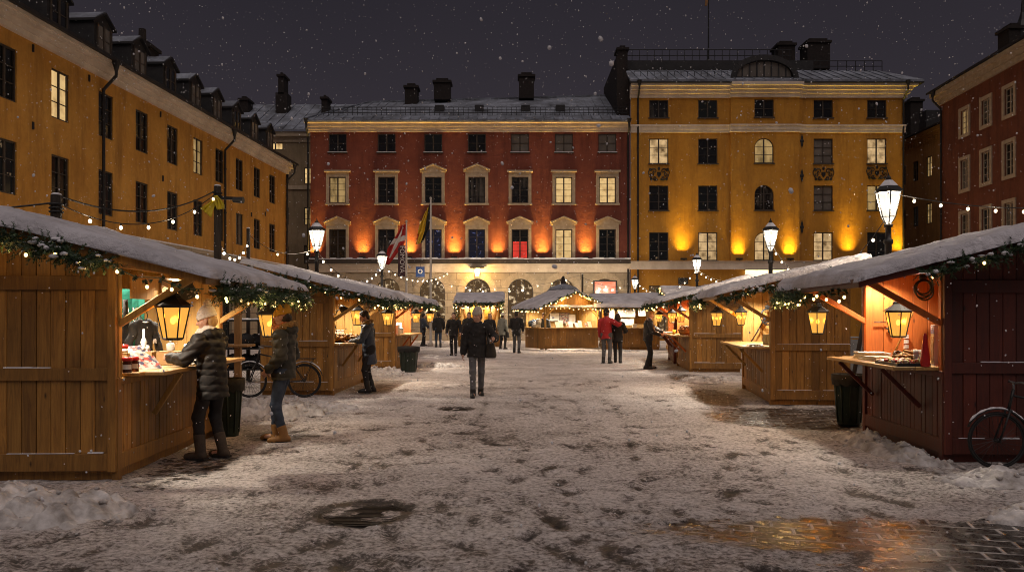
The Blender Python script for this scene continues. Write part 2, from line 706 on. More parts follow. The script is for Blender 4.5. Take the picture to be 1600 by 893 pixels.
def lit_pane(name, base, dark, strength, sc=(3.0, 3.0, 3.0), thr=.5, spread=.2, sampling='AUTO', curtain=0.0):
    """a lit room seen through glass: bright wall, furniture silhouettes, curtains"""
    g = G(name)
    g.m.cycles.emission_sampling = sampling
    v = g.map(sc)
    vo = g.n('TexVoronoi', dict(feature='F1', distance='CHEBYCHEV'), Vector=v, Scale=1.6)
    a = g.noise(1.4, 5, .6, v)
    sil = g.ramp(g.math('ADD', g.math('MULTIPLY', vo.outputs[0], .5), g.math('MULTIPLY', a, .8)), [(thr - spread, 0.0), (thr + spread, 1.0)])
    col = g.mix(sil, dark, base)
    if curtain:
        w = g.n('TexWave', dict(bands_direction='X'), Vector=g.obj, Scale=5.0, Distortion=1.5, Detail=2.0)
        col = g.mix(g.math('MULTIPLY', w.outputs[1], curtain), col, tuple(x * .5 for x in base))
    e = g.n('Emission', Color=col, Strength=strength)
    gl = g.n('BsdfGlossy', Roughness=.08, Color=(.8, .8, .8))
    fr = g.n('Fresnel', IOR=1.45)
    return g.done(g.n('MixShader', Fac=fr, i1=e, i2=gl))


M['pane_lit'] = lit_pane('lit_window', (1.0, .66, .28), (.40, .20, .06), .66, (1.5, 1.5, 1.5), .46, .20, curtain=.4)
M['pane_lit_busy'] = lit_pane('lit_window_with_plants', (1.0, .66, .32), (.16, .09, .035), .52, (1.5, 1.5, 1.5), .56, .20)
M['pane_dim'] = lit_pane('dim_window_with_lights', (.75, .48, .26), (.012, .011, .010), .30, (3, 3, 3), .88, .10)
M['pane_red'] = lit_pane('red_lit_window', (1.0, .07, .045), (.30, .02, .015), .55, (1.5, 1.5, 1.5), .45, .3)
M['pane_blue'] = lit_pane('window_with_blue_lights', (.40, .45, 1.0), (.016, .015, .024), .55, (3.5, 3.5, 3.5), .86, .07)
M['pane_warm_half'] = lit_pane('window_half_curtained', (.85, .55, .22), (.10, .06, .02), .42, (1.6, 1.6, .8), .55, .2, curtain=.6)
M['pane_shop'] = lit_pane('shop_window_with_lights', (1.0, .74, .44), (.070, .040, .018), 1.0, (2.6, 2.6, 2.6), .80, .14)
M['pane_shop_warm'] = lit_pane('shop_interior_warm', (1.0, .55, .16), (.22, .09, .02), .8, (1.6, 1.6, 1.6), .5, .25)
M['sign_lit'] = lit_pane('backlit_sign_face', (1.0, .80, .42), (.9, .55, .20), 1.7, (2, 2, 2), .25, .3)


def poster(name, stops, sc=9.0, strength=0.0, stretch=(1, 1, 1)):
    g = G(name)
    v = g.map(stretch)
    vo = g.n('TexVoronoi', dict(distance='CHEBYCHEV'), Vector=v, Scale=sc)
    f = g.math('FRACT', g.math('MULTIPLY', vo.outputs['Color'], 3.7))
    col = g.ramp(f, stops, 'CONSTANT')
    if strength:
        return g.done(g.n('Emission', Color=col, Strength=strength))
    return g.done(g.pr(col, .5))


M['poster_red'] = lit_pane('backlit_red_poster', (1.0, .20, .09), (.80, .45, .30), .95, (1.2, 1.2, 2.2), .5, .35)
M['print_cards'] = poster('printed_cards', [(0, (.36, .34, .32)), (.3, (.30, .06, .05)), (.5, (.26, .22, .18)), (.65, (.05, .05, .09)), (.85, (.40, .38, .35))], 26)
M['book_cover'] = poster('book_covers', [(0, (.78, .76, .72)), (.45, (.70, .66, .55)), (.6, (.20, .28, .40)), (.8, (.75, .74, .72))], 7)
M['paper'] = nz('white_paper', (.62, .60, .55), (.78, .76, .72), 5, .7, .1, .002)
M['paper_blue'] = poster('pale_blue_notices', [(0, (.55, .68, .72)), (.4, (.70, .74, .74)), (.7, (.22, .36, .42)), (.85, (.74, .76, .74))], 5)
M['cardboard'] = nz('tan_cardboard', (.34, .20, .085), (.46, .29, .13), 6, .8, .2, .003)
M['teal_cloth'] = nz('teal_banner_cloth', (.005, .15, .11), (.012, .22, .165), 5, .75, .25, .01)
M['black_cloth'] = nz('black_cloth', (.008, .008, .009), (.022, .021, .021), 9, .85, .5, .008)
M['jam_glass'] = nz('dark_preserve_jar', (.035, .010, .006), (.10, .03, .012), 20, .15, .1, .002)
M['lid_red'] = nz('red_lid', (.36, .014, .012), (.46, .02, .018), 20, .35, .1, .002)
M['ceramic'] = nz('white_ceramic', (.62, .58, .52), (.78, .75, .7), 12, .3, .15, .003)
M['chalkboard'] = poster('written_chalkboard', [(0, (.022, .023, .022)), (.88, (.022, .023, .022)), (.93, (.35, .34, .31))], 26, 0, (1, 1, 2.2))
M['pastry'] = nz('baked_pastry', (.17, .070, .018), (.40, .22, .07), 18, .6, .5, .008)
M['sweets'] = poster('mixed_sweets', [(0, (.45, .30, .10)), (.3, (.50, .06, .05)), (.5, (.62, .52, .40)), (.75, (.20, .06, .10)), (.9, (.25, .30, .08))], 24)
M['tray_black'] = nz('black_tray', (.012, .012, .012), (.02, .02, .02), 10, .4, .1, .002)
M['red_plastic'] = nz('glossy_red_plastic', (.48, .018, .018), (.58, .03, .025), 10, .25, .05, .002)
M['bottle_blue'] = nz('navy_print', (.02, .05, .16), (.03, .07, .22), 10, .45, .05, .002)
M['bin_green'] = nz('dark_green_plastic', (.010, .020, .014), (.026, .042, .030), 6, .5, .25, .006)
M['rubber'] = nz('tyre_rubber', (.010, .010, .010), (.022, .021, .020), 20, .8, .4, .003)
M['chrome'] = nz('dull_chrome', (.35, .35, .35), (.5, .5, .5), 12, .3, .1, .002, metal=.9)
M['leather'] = nz('black_leather', (.012, .010, .009), (.03, .025, .02), 15, .45, .3, .004)
M['pole_wood'] = nz('weathered_dark_pole', (.022, .018, .014), (.055, .043, .034), 4, .85, .6, .01, (8, 8, 1))
M['pole_pale'] = nz('pale_flagpole', (.42, .38, .33), (.56, .51, .45), 3, .5, .1, .003)
M['pole_lumber'] = wood('rough_lumber', (.16, .085, .028), (.28, .16, .06), (.38, .24, .10))
M['flag_red'] = nz('red_flag_cloth', (.34, .018, .016), (.48, .03, .025), 5, .75, .2, .01)
M['flag_white'] = nz('white_flag_cloth', (.60, .56, .53), (.72, .68, .64), 5, .75, .2, .01)
M['flag_yellow'] = nz('yellow_flag_cloth', (.58, .36, .015), (.68, .44, .03), 5, .75, .2, .01)
M['banner_dark'] = nz('plum_black_banner', (.030, .016, .020), (.08, .035, .045), 2, .75, .2, .006)
M['bag_yellow'] = nz('yellow_plastic_bag', (.52, .40, .01), (.66, .52, .03), 7, .4, .5, .02)
M['cable'] = nz('black_cable', (.010, .010, .010), (.018, .018, .018), 9, .6, .1, .002)
M['tarp_blue'] = nz('slate_canvas', (.05, .055, .075), (.09, .095, .12), 3, .8, .3, .01)
M['iron'] = nz('wet_cast_iron', (.010, .009, .008), (.040, .034, .028), 14, .6, .5, .004, spec=.15)
# people
M['skin'] = nz('skin', (.42, .235, .165), (.50, .29, .21), 8, .55, .1, .002)
M['hair_dark'] = nz('dark_hair', (.016, .011, .008), (.04, .028, .02), 25, .6, .6, .004, (6, 6, 1))
M['hair_blond'] = nz('blond_hair', (.30, .18, .07), (.46, .30, .13), 25, .55, .6, .004, (6, 6, 1))
M['puffer_black'] = nz('black_nylon', (.011, .010, .010), (.020, .018, .017), 5, .58, .35, .008, spec=.22)
M['puffer_green'] = nz('dark_olive_nylon', (.030, .030, .024), (.050, .047, .038), 5, .6, .35, .008, spec=.22)
M['wool_black'] = nz('black_wool', (.012, .011, .011), (.026, .024, .023), 14, .9, .5, .006)
M['coat_blue'] = nz('slate_blue_coat', (.030, .040, .058), (.070, .085, .11), 4, .6, .4, .008)
M['coat_grey'] = nz('grey_green_coat', (.15, .15, .125), (.23, .23, .19), 4, .7, .35, .008)
M['coat_red'] = nz('crimson_coat', (.30, .013, .016), (.42, .024, .026), 4, .6, .35, .008)
M['leather_jacket'] = nz('black_shiny_jacket', (.012, .013, .013), (.035, .036, .034), 6, .3, .5, .01)
M['jeans_blue'] = nz('blue_denim', (.022, .034, .060), (.055, .078, .12), 9, .85, .4, .006)
M['jeans_grey'] = nz('grey_denim', (.060, .062, .066), (.13, .13, .135), 9, .85, .4, .006)
M['trousers_black'] = nz('black_trousers', (.012, .011, .012), (.026, .024, .024), 9, .85, .4, .006)
M['boot_tan'] = nz('tan_leather_boot', (.20, .095, .028), (.33, .17, .055), 9, .6, .3, .004)
M['boot_brown'] = nz('grey_brown_boot', (.040, .030, .022), (.075, .056, .040), 9, .75, .3, .004)
M['boot_black'] = nz('black_boot', (.010, .010, .010), (.022, .021, .020), 9, .5, .3, .004)
M['knit_cream'] = nz('cream_knit', (.52, .48, .43), (.72, .68, .62), 30, .95, .9, .012, (1, 1, .25))
M['knit_mustard'] = nz('mustard_knit', (.42, .20, .015), (.56, .29, .03), 30, .95, .8, .010, (1, 1, .3))
M['knit_grey'] = nz('pale_grey_knit', (.34, .29, .235), (.48, .42, .345), 30, .95, .8, .010, (1, 1, .3))
M['fur_tan'] = nz('tan_fur', (.20, .10, .025), (.46, .27, .09), 40, .95, 1.0, .02)
M['scarf_orange'] = nz('rust_scarf', (.33, .085, .03), (.46, .15, .05), 20, .95, .7, .008)
def flake_mat():
    g = G('snowflake')
    d = g.n('BsdfDiffuse', Color=(.9, .9, .92))
    t = g.n('BsdfTranslucent', Color=(.9, .9, .92))
    return g.done(g.n('MixShader', Fac=.5, i1=d, i2=t))


M['snowflake'] = flake_mat()


def ground_mat():
    g = G('trodden_snow_over_cobbles')
    dirt = g.n('Attribute', dict(attribute_name='dirt')).outputs['Fac']
    wet = g.n('Attribute', dict(attribute_name='wet')).outputs['Fac']
    fine = g.noise(21, 9, .78, g.map((1, 1, 1)))
    mid = g.noise(6.5, 7, .68, g.map((1, 1.2, 1)), .6)
    big = g.noise(.8, 4, .55)
    f = g.math('ADD', g.math('MULTIPLY', fine, .80), g.math('MULTIPLY', mid, .20))
    f = g.math('ADD', f, g.math('MULTIPLY', g.math('SUBTRACT', big, .5), .18))
    f = g.math('SUBTRACT', f, g.math('MULTIPLY', dirt, .30))
    snow = g.ramp(f, [(.325, (.050, .041, .035)), (.405, (.18, .150, .134)), (.45, (.48, .43, .40)), (.555, (.86, .80, .775))])
    # cobbles in rows
    br = g.n('TexBrick', dict(offset=.5), Vector=g.map((1, 1, 1), (0, 0, 0), (0, 0, R(14))), Color1=(.020, .018, .017), Color2=(.045, .039, .034),
             Mortar=g.ramp(g.noise(3.5, 4, .6), [(.42, (.012, .010, .009)), (.56, (.42, .39, .37))]), Scale=1.0, Mortar_Size=.018, Mortar_Smooth=.6, Brick_Width=.30, Row_Height=.17)
    cn = g.noise(11, 7, .7)
    cob = g.mix(g.ramp(cn, [(.57, 0.0), (.70, .8)]), br.outputs[0], (.40, .37, .35))
    w = g.math('ADD', wet, g.math('MULTIPLY', g.math('SUBTRACT', mid, .5), 1.5))
    w = g.math('ADD', w, g.math('MULTIPLY', g.math('SUBTRACT', fine, .5), 1.1))
    w = g.ramp(w, [(.50, 0.0), (.60, 1.0)])
    rs = g.ramp(f, [(.27, .38), (.45, .75)])
    rw = g.ramp(cn, [(.34, .14), (.60, .42)])
    grit = g.noise(85, 4, .7, g.map((1, 1, 1)))
    hs = g.math('ADD', g.math('ADD', g.math('MULTIPLY', fine, .9), g.math('MULTIPLY', mid, .8)), g.math('MULTIPLY', grit, .25))
    hc = g.math('SUBTRACT', g.math('MULTIPLY', cn, .16), g.math('MULTIPLY', br.outputs[1], .9))
    nb = g.bump(hs, 1.0, .05)
    nc = g.bump(hc, .4, .025)
    sa = g.n('BsdfPrincipled', Base_Color=snow, Roughness=rs, Specular_IOR_Level=.35, Normal=nb)
    sb = g.n('BsdfPrincipled', Base_Color=cob, Roughness=rw, Specular_IOR_Level=.24, Normal=nc)
    return g.done(g.n('MixShader', Fac=w, i1=sa, i2=sb))


M['ground'] = ground_mat()
# ================================================================ CAMERA, SKY, GROUND
cam = bpy.data.cameras.new('camera')
cam.sensor_width = 36
cam.lens = 36 * FPX / 1600
cam.shift_y = (HY - 446.5) / 1600
cam.clip_end = 600
cam.dof.use_dof = True
cam.dof.focus_distance = 13.0
cam.dof.aperture_fstop = 9.0
camo = bpy.data.objects.new('camera', cam)
COL.objects.link(camo)
camo.location = (0, 0, CH)
camo.rotation_euler = (R(90), 0, 0)
SC.camera = camo

SC.view_settings.view_transform = 'Standard'
SC.view_settings.look = 'None'
SC.view_settings.exposure = EXPOSURE
SC.view_settings.gamma = 1
SC.cycles.use_denoising = True
try:
    SC.cycles.denoiser = 'OPENIMAGEDENOISE'
except Exception:
    pass
SC.cycles.sample_clamp_indirect = 2.0
SC.cycles.filter_width = 1.0
SC.cycles.max_bounces = 5
SC.cycles.diffuse_bounces = 3
SC.cycles.glossy_bounces = 2
SC.cycles.transmission_bounces = 3
SC.cycles.transparent_max_bounces = 8
SC.cycles.caustics_reflective = False
SC.cycles.caustics_refractive = False

W = bpy.data.worlds.new('World')
SC.world = W
W.use_nodes = True
nt = W.node_tree
bg = nt.nodes['Background']
tc = nt.nodes.new('ShaderNodeTexCoord')
sp = nt.nodes.new('ShaderNodeSeparateXYZ')
rp = nt.nodes.new('ShaderNodeValToRGB')
ns = nt.nodes.new('ShaderNodeTexNoise')
ns.inputs['Scale'].default_value = 2.2
ns.inputs['Detail'].default_value = 4
ad = nt.nodes.new('ShaderNodeMath')
ad.operation = 'MULTIPLY_ADD'
ad.inputs[1].default_value = .16
nt.links.new(tc.outputs['Generated'], sp.inputs[0])
nt.links.new(tc.outputs['Generated'], ns.inputs['Vector'])
nt.links.new(ns.outputs[0], ad.inputs[0])
nt.links.new(sp.outputs[2], ad.inputs[2])
nt.links.new(ad.outputs[0], rp.inputs[0])
e = rp.color_ramp.elements
e[0].position, e[0].color = .08, (.062, .051, .062, 1)
e[1].position, e[1].color = .55, (.021, .019, .026, 1)
q = e.new(.30)
q.color = (.040, .034, .043, 1)
nt.links.new(rp.outputs[0], bg.inputs[0])
bg.inputs[1].default_value = SKY_STRENGTH

sunL = bpy.data.lights.new('night_sky_glow', 'SUN')      # the one sun lamp: light of the low, lit clouds
sunL.energy = SUN_STRENGTH
sunL.angle = R(70)
sunL.color = (1.0, .85, .80)
suno = bpy.data.objects.new('night_sky_glow', sunL)
COL.objects.link(suno)
suno.location = (0, -10, 30)
suno.rotation_euler = (R(24), R(4), 0)


def blob(x, y, cx, cy, rx, ry, ang=0.0):
    ca, sa = math.cos(ang), math.sin(ang)
    u = ((x - cx) * ca + (y - cy) * sa) / rx
    v = (-(x - cx) * sa + (y - cy) * ca) / ry
    return np.clip(1.15 - (u * u + v * v), 0, 1)


def ground():
    xs = np.concatenate([np.linspace(-70, -9.2, 14), np.linspace(-9, 9, 420), np.linspace(9.2, 70, 14)])
    ys = [-12.0, -6.0, 0.0, 1.5]
    y = 2.4
    while y < 44:
        ys.append(y)
        y += max(.028, y * .0055)
    ys += [50, 60, 75, 95, 130]
    ys = np.array(ys)
    X, Y = np.meshgrid(xs, ys, indexing='ij')
    near = np.clip((26 - Y) / 20, 0.12, 1)
    z = (fbm(X * .9, Y * .9, 3, 3) - .5) * .030 + (fbm(X * 5, Y * 5, 9, 4) - .5) * .040 * near + (fbm(X * 16, Y * 16, 21, 3) - .5) * .020 * near
    dirt = np.zeros_like(z)
    rg = np.random.default_rng(5)
    # shoe prints
    for k in range(1100):
        fy = 3.0 + 17 * rg.random() ** 1.5
        fx = rg.uniform(-.62, .62) * (fy + 1.5)
        if fx < -3.4 or fx > 4.4:
            continue
        a = rg.normal(math.pi / 2, .5)
        ix = np.searchsorted(xs, [fx - .25, fx + .25])
        iy = np.searchsorted(ys, [fy - .25, fy + .25])
        sx, sy = X[ix[0]:ix[1], iy[0]:iy[1]], Y[ix[0]:ix[1], iy[0]:iy[1]]
        ca, sa = math.cos(a), math.sin(a)
        u = ((sx - fx) * ca + (sy - fy) * sa) / .15
        v = (-(sx - fx) * sa + (sy - fy) * ca) / .055
        r2 = u * u + v * v
        pit = np.exp(-r2 * 1.1) - .45 * np.exp(-((np.sqrt(r2) - 1.5) / .35) ** 2)
        z[ix[0]:ix[1], iy[0]:iy[1]] -= .017 * pit
        dirt[ix[0]:ix[1], iy[0]:iy[1]] += rg.uniform(.0, .6) * np.exp(-r2)
    # handcart ruts
    for x0, x1 in ((.35, 1.3), (1.0, 1.9), (-1.2, -.4)):
        c = x0 + (x1 - x0) * (Y / 18) + .1 * np.sin(Y * .6)
        t = np.exp(-((X - c) / .05) ** 2) * (Y < 20) * sstep(.35, .6, fbm(X * .6, Y * .35, 41, 2))
        z -= .010 * t
        dirt += .16 * t
    dirt += sstep(.50, .75, fbm(X * .55, Y * .9, 51, 4)) * .10 + .14 * sstep(.60, .74, fbm(X * 4.2, Y * 6.5, 61, 3))
    dirt += sstep(6.5, 3.2, Y) * .18
    # where stalls keep the stones bare and wet
    wet = np.zeros_like(z)
    for (cx, cy, rx, ry, an, s) in ((2.45, 5.95, 1.5, .62, .06, .84), (3.6, 5.5, 1.6, 1.05, -.1, .98), (1.55, 6.1, 1.0, .42, .1, .58), (2.6, 5.0, 1.2, .4, 0, .5),
                                    (4.4, 12.7, 1.6, 1.7, 0, 1.08), (6.2, 13.2, 2.0, 1.2, 0, .9), (4.0, 15.9, .65, 2.4, -.1, .85),
                                    (4.3, 7.2, 1.0, .5, 0, .25), (4.6, 20.5, .8, 2.6, 0, .8), (-3.45, 8.7, .75, 2.0, 0, .58), (-3.1, 10.7, .8, .8, 0, .6),
                                    (-3.0, 17.6, .7, 2.0, 0, .65), (-2.9, 24, .5, 2.0, 0, .5), (4.9, 27.0, .6, 2.0, 0, .5),
                                    (-1.75, 7.45, .65, .45, 0, .30), (-.6, 13.7, .4, .3, 0, .45)):
        wet = np.maximum(wet, s * blob(X, Y, cx, cy, rx, ry, an))
    z = z * (1 - .9 * sstep(.30, .65, wet)) - .014 * sstep(.35, .8, wet)
    for (mx, my, mr) in ((PX(568, 6.5), 6.5, .36), (PX(713, 13.7), 13.7, .26)):
        dd = np.sqrt((X - mx) ** 2 + (Y - my) ** 2)
        z += .02 * np.exp(-((dd - mr - .09) / .07) ** 2)
        z = np.where(dd < mr + .03, -.003 + (fbm(X * 6, Y * 6, 77, 4) - .5) * .06, z)
        dirt += .6 * np.exp(-((dd - mr) / .06) ** 2)
    z = np.clip(z, -.06, .03)
    nx, ny = len(xs), len(ys)
    V = np.stack([X.ravel(), Y.ravel(), z.ravel()], 1)
    i = np.arange((nx - 1) * (ny - 1))
    a = (i // (ny - 1)) * ny + i % (ny - 1)
    F = np.stack([a, a + ny, a + ny + 1, a + 1], 1)
    me = bpy.data.meshes.new('square_ground')
    me.from_pydata(V.tolist(), [], F.tolist())
    me.polygons.foreach_set('use_smooth', [True] * len(me.polygons))
    for n, arr in (('dirt', np.clip(dirt, 0, 1)), ('wet', wet)):
        at = me.attributes.new(n, 'FLOAT', 'POINT')
        at.data.foreach_set('value', arr.ravel().astype(np.float32))
    me.materials.append(M['ground'])
    o = bpy.data.objects.new('square_ground', me)
    COL.objects.link(o)
    tag(o, kind='structure')


ground()


def snow_pile(label, cx, cy, rx, ry, h, ang=0.0, seed=1, n=70, group='ploughed snow piles'):
    u = np.linspace(-1.15, 1.15, n)
    U, Vv = np.meshgrid(u, u, indexing='ij')
    r = np.sqrt(U * U + Vv * Vv)
    wob = 1 + .5 * (fbm(np.arctan2(Vv, U) * 1.3 + 9, r * 0 + seed, seed, 3) - .5)
    prof = np.clip(1 - (r / wob) ** 2, -.3, 1)
    x, y = U * rx, Vv * ry
    lump = np.abs(vnoise(x * 5.5, y * 5.5, seed) - .5) * 2
    lump2 = np.abs(vnoise(x * 13, y * 13, seed + 5) - .5) * 2
    z = h * (np.sign(prof) * np.abs(prof) ** .8 * (.45 + .75 * fbm(x * 1.6, y * 1.6, seed + 2, 3)) + .42 * (lump - .5) * (prof > -.2) + .26 * (lump2 - .5))
    z = np.where(prof <= -.05, -.06, z)
    z += (fbm(x * 26, y * 26, seed + 8, 3) - .5) * .05 * (prof > -.2)
    V = np.stack([x.ravel(), y.ravel(), z.ravel()], 1)
    i = np.arange((n - 1) ** 2)
    a = (i // (n - 1)) * n + i % (n - 1)
    F = np.stack([a, a + n, a + n + 1, a + 1], 1)
    keep = (V[F][:, :, 2] > -.055).any(1)
    mb = MB()
    mb.add(V.tolist(), F[keep].tolist())
    for k in range(int(14 + 70 * rx * ry)):      # loose clods on it and round the edge
        t = random.uniform(0, 6.28)
        q = random.uniform(.0, 1.25)
        s = random.uniform(.008, .034) * (.8 + h) * (1.5 if random.random() < .1 else 1)
        ix = int(np.clip((math.cos(t) * q + 1.15) / 2.3 * (n - 1), 0, n - 1))
        iy = int(np.clip((math.sin(t) * q + 1.15) / 2.3 * (n - 1), 0, n - 1))
        mb.ball((math.cos(t) * rx * q, math.sin(t) * ry * q, max(0, z[ix, iy]) + s * .3), (s, s * random.uniform(.7, 1.3), s * .7), 1, 0, .34)
    o = mb.build('snow_pile', M['pile_snow'], None, True)
    o.location = (cx, cy, 0)
    o.rotation_euler = (0, 0, ang)
    tag(o, label, 'snow pile', group)


snow_pile('large lumpy snow heap in the left foreground beside the nearest wooden stall', -4.6, 6.6, 1.45, .72, .22, -.15, 3, 120)
snow_pile('low snow heap on the ground behind the man in tan boots', -4.2, 13.2, 1.15, 1.0, .34, 0, 5)
snow_pile('small snow mound at the wheel end of the bicycle by the second left stall', -3.35, 13.9, .7, .55, .14, 0, 6)
snow_pile('snow ridge along the side of the third left stall', -3.75, 21.8, .85, .8, .26, 0, 7)
snow_pile('small snow hump in front of the dark green bin on the left', -2.35, 25.4, .8, .5, .14, 0, 17)
snow_pile('brown-tinged snow bank along the foot of the red stall', 4.45, 9.6, .32, 1.35, .20, .05, 8, 80)
snow_pile('snow bank in front of the dark side wall of the red stall', 5.25, 7.75, 1.1, .42, .17, -.05, 9, 90)
snow_pile('crusted snow hump in the right foreground at the frame edge', 4.55, 6.35, .75, .42, .12, 0, 10, 80)
snow_pile('strip of snow at the foot of the gabled middle stall', 3.3, 36.2, 2.4, .35, .12, 0, 12)
snow_pile('snow strip between the second and third stalls on the right', 5.0, 19.9, .8, .8, .12, 0, 13)


def manhole(label, x, y, r, seed):
    mb = MB()
    mb.lathe([(r, -.03), (r, .004), (r * .93, .006), (r * .92, -.002), (.01, -.002)], 40)
    for k in range(-7, 8):
        w = math.sqrt(max(0, (r * .88) ** 2 - (k * r * .118) ** 2))
        mb.box(-w, w, k * r * .118 - r * .03, k * r * .118 + r * .03, -.004, .007)
    o = mb.build('manhole_cover', M['iron'])
    o.location = (x, y, -.004)
    tag(o, label, 'manhole cover')


manhole('large ribbed round manhole cover in the snow in the foreground', PX(568, 6.5), 6.5, .36, 1)
manhole('small dark manhole cover in front of the walking man', PX(713, 13.7), 13.7, .26, 2)

# ================================================================ BUILDINGS
ZV = Vector((0, 0, 1))


class Fac:
    """a facade plane: u to the right, v up, w outwards"""

    def __init__(s, o, d):
        s.o = Vector(o)
        s.d = Vector(d).normalized()
        s.n = s.d.cross(ZV)

    def p(s, u, v, w=0.0):
        return s.o + s.d * u + ZV * v + s.n * w


def fbox(mb, f, u0, u1, v0, v1, w0, w1, mi=0):
    mb.hexa([f.p(u0, v0, w1), f.p(u1, v0, w1), f.p(u1, v0, w0), f.p(u0, v0, w0), f.p(u0, v1, w1), f.p(u1, v1, w1), f.p(u1, v1, w0), f.p(u0, v1, w0)], mi)


def arcpts(a, b, c, d, n=12):
    """arched opening outline: rectangle up to the springing, half round (or segment) above"""
    r = (b - a) / 2
    h = min(r, (d - c) * .8)
    return [((a + b) / 2 - r * math.cos(math.pi * i / n), d - h + h * math.sin(math.pi * i / n)) for i in range(n + 1)]


def wall(mb, f, u0, u1, v0, v1, holes, depth=.14, mi=0, w=0.0):
    us = sorted({u0, u1, *[h[0] for h in holes], *[h[1] for h in holes]})
    vs = sorted({v0, v1, *[h[2] for h in holes], *[h[3] for h in holes]})
    us = [u for u in us if u0 <= u <= u1]
    vs = [v for v in vs if v0 <= v <= v1]
    for i in range(len(us) - 1):
        for j in range(len(vs) - 1):
            cu, cv = (us[i] + us[i + 1]) / 2, (vs[j] + vs[j + 1]) / 2
            if any(h[0] < cu < h[1] and h[2] < cv < h[3] for h in holes):
                continue
            mb.quad(f.p(us[i], vs[j], w), f.p(us[i + 1], vs[j], w), f.p(us[i + 1], vs[j + 1], w), f.p(us[i], vs[j + 1], w), mi)
    for h in holes:
        a, b, c, d = h[:4]
        if len(h) > 4 and h[4]:
            A = arcpts(a, b, c, d)
            k = len(A) // 2
            mb.add([f.p(u, v, w) for u, v in A[:k + 1]] + [f.p(a, d, w)], [tuple(range(k + 2))], mi)
            mb.add([f.p(u, v, w) for u, v in A[k:]] + [f.p(b, d, w)], [tuple(range(len(A) - k + 1))], mi)
            out = [(a, c)] + A + [(b, c)]
        else:
            out = [(a, c), (a, d), (b, d), (b, c)]
        for (p, q) in zip(out, out[1:] + out[:1]):
            mb.quad(f.p(*p, w), f.p(*q, w), f.p(*q, w - depth), f.p(*p, w - depth), mi)


WR = random.Random(99)


def window(par, f, a, b, c, d, pane='pane_dark', frame='frame_dark', nx=2, ny=3, depth=.12, arch=False, sill=None, w=0.0, surround=None, fw=.055):
    if pane == 'pane_dark' and WR.random() < .45:
        pane = WR.choice(('pane_curtain', 'pane_curtain', 'pane_blind', 'pane_dim'))
    mb = MB()
    z0, z1 = w - depth + .01, w - depth + .065
    fbox(mb, f, a, a + fw, c, d if not arch else d - (b - a) / 2, z0, z1)
    fbox(mb, f, b - fw, b, c, d if not arch else d - (b - a) / 2, z0, z1)
    fbox(mb, f, a + fw, b - fw, c, c + fw, z0, z1)
    if arch:
        A = arcpts(a + fw / 2, b - fw / 2, c, d - fw / 2)
        mb.tube([f.p(u, v, (z0 + z1) / 2) for u, v in A], fw / 2, 5)
    else:
        fbox(mb, f, a + fw, b - fw, d - fw, d, z0, z1)
    iw, ih = b - a - 2 * fw, d - c - 2 * fw
    for i in range(1, nx):
        u = a + fw + iw * i / nx
        t = .042 if (nx == 2 or i * 2 == nx) else .016
        fbox(mb, f, u - t, u + t, c + fw, d - fw - (.02 if arch else 0), z0 + .002, z1 - .006)
    for j in range(1, ny):
        v = c + fw + ih * j / ny
        fbox(mb, f, a + fw, b - fw, v - .014, v + .014, z0 + .004, z1 - .014)
    o = mb.build('window', M[frame], par, world=True)
    mb = MB()
    if arch:
        A = [(a, c)] + arcpts(a, b, c, d) + [(b, c)]
        mb.add([f.p(u, v, w - depth + .006) for u, v in A[::-1]], [tuple(range(len(A)))])
    else:
        mb.quad(f.p(a, c, w - depth + .006), f.p(b, c, w - depth + .006), f.p(b, d, w - depth + .006), f.p(a, d, w - depth + .006))
    mb.build('pane', M[pane], o, world=True)
    if sill:
        mb = MB()
        fbox(mb, f, a - .06, b + .06, c - .07, c - .004, w - .1, w + .09)
        if sill == 'snow':
            fbox(mb, f, a - .05, b + .05, c - .003, c + .03, w - .05, w + .085, 1)
        mb.build('sill', [M['frame_dark'], M['snow_line']], o, world=True)
    if surround:
        mb = MB()
        s, t = .20, w + .07
        fbox(mb, f, a - s, a - .004, c - .02, d + .10, w - .02, t)
        fbox(mb, f, b + .004, b + s, c - .02, d + .10, w - .02, t)
        fbox(mb, f, a - .004, b + .004, d + .004, d + .10, w - .02, t - .004)
        fbox(mb, f, a - s - .06, b + s + .06, c - .14, c - .022, w - .02, t + .06)
        fbox(mb, f, a - s, b + s, d + .102, d + .30, w - .02, t - .012)
        top = d + .302
        if surround == 'flat':
            fbox(mb, f, a - s - .10, b + s + .10, top, top + .12, w - .02, t + .14)
        elif surround == 'pediment':
            m = (a + b) / 2
            e = s + .12
            mb.prism([(a - e, top), (b + e, top), (b + e, top + .10), (m, top + .46), (a - e, top + .10)], f.p, w - .02, t + .02)
            for sg in (-1, 1):
                x0 = a - e if sg < 0 else b + e
                mb.prism([(x0, top + .10), (m, top + .462), (m, top + .54), (x0 + sg * .02, top + .18)], f.p, w - .02, t + .16)
        else:                                                     # pale flat band
            pass
        mb.build('surround', M['surround'], o, world=True)
    return o


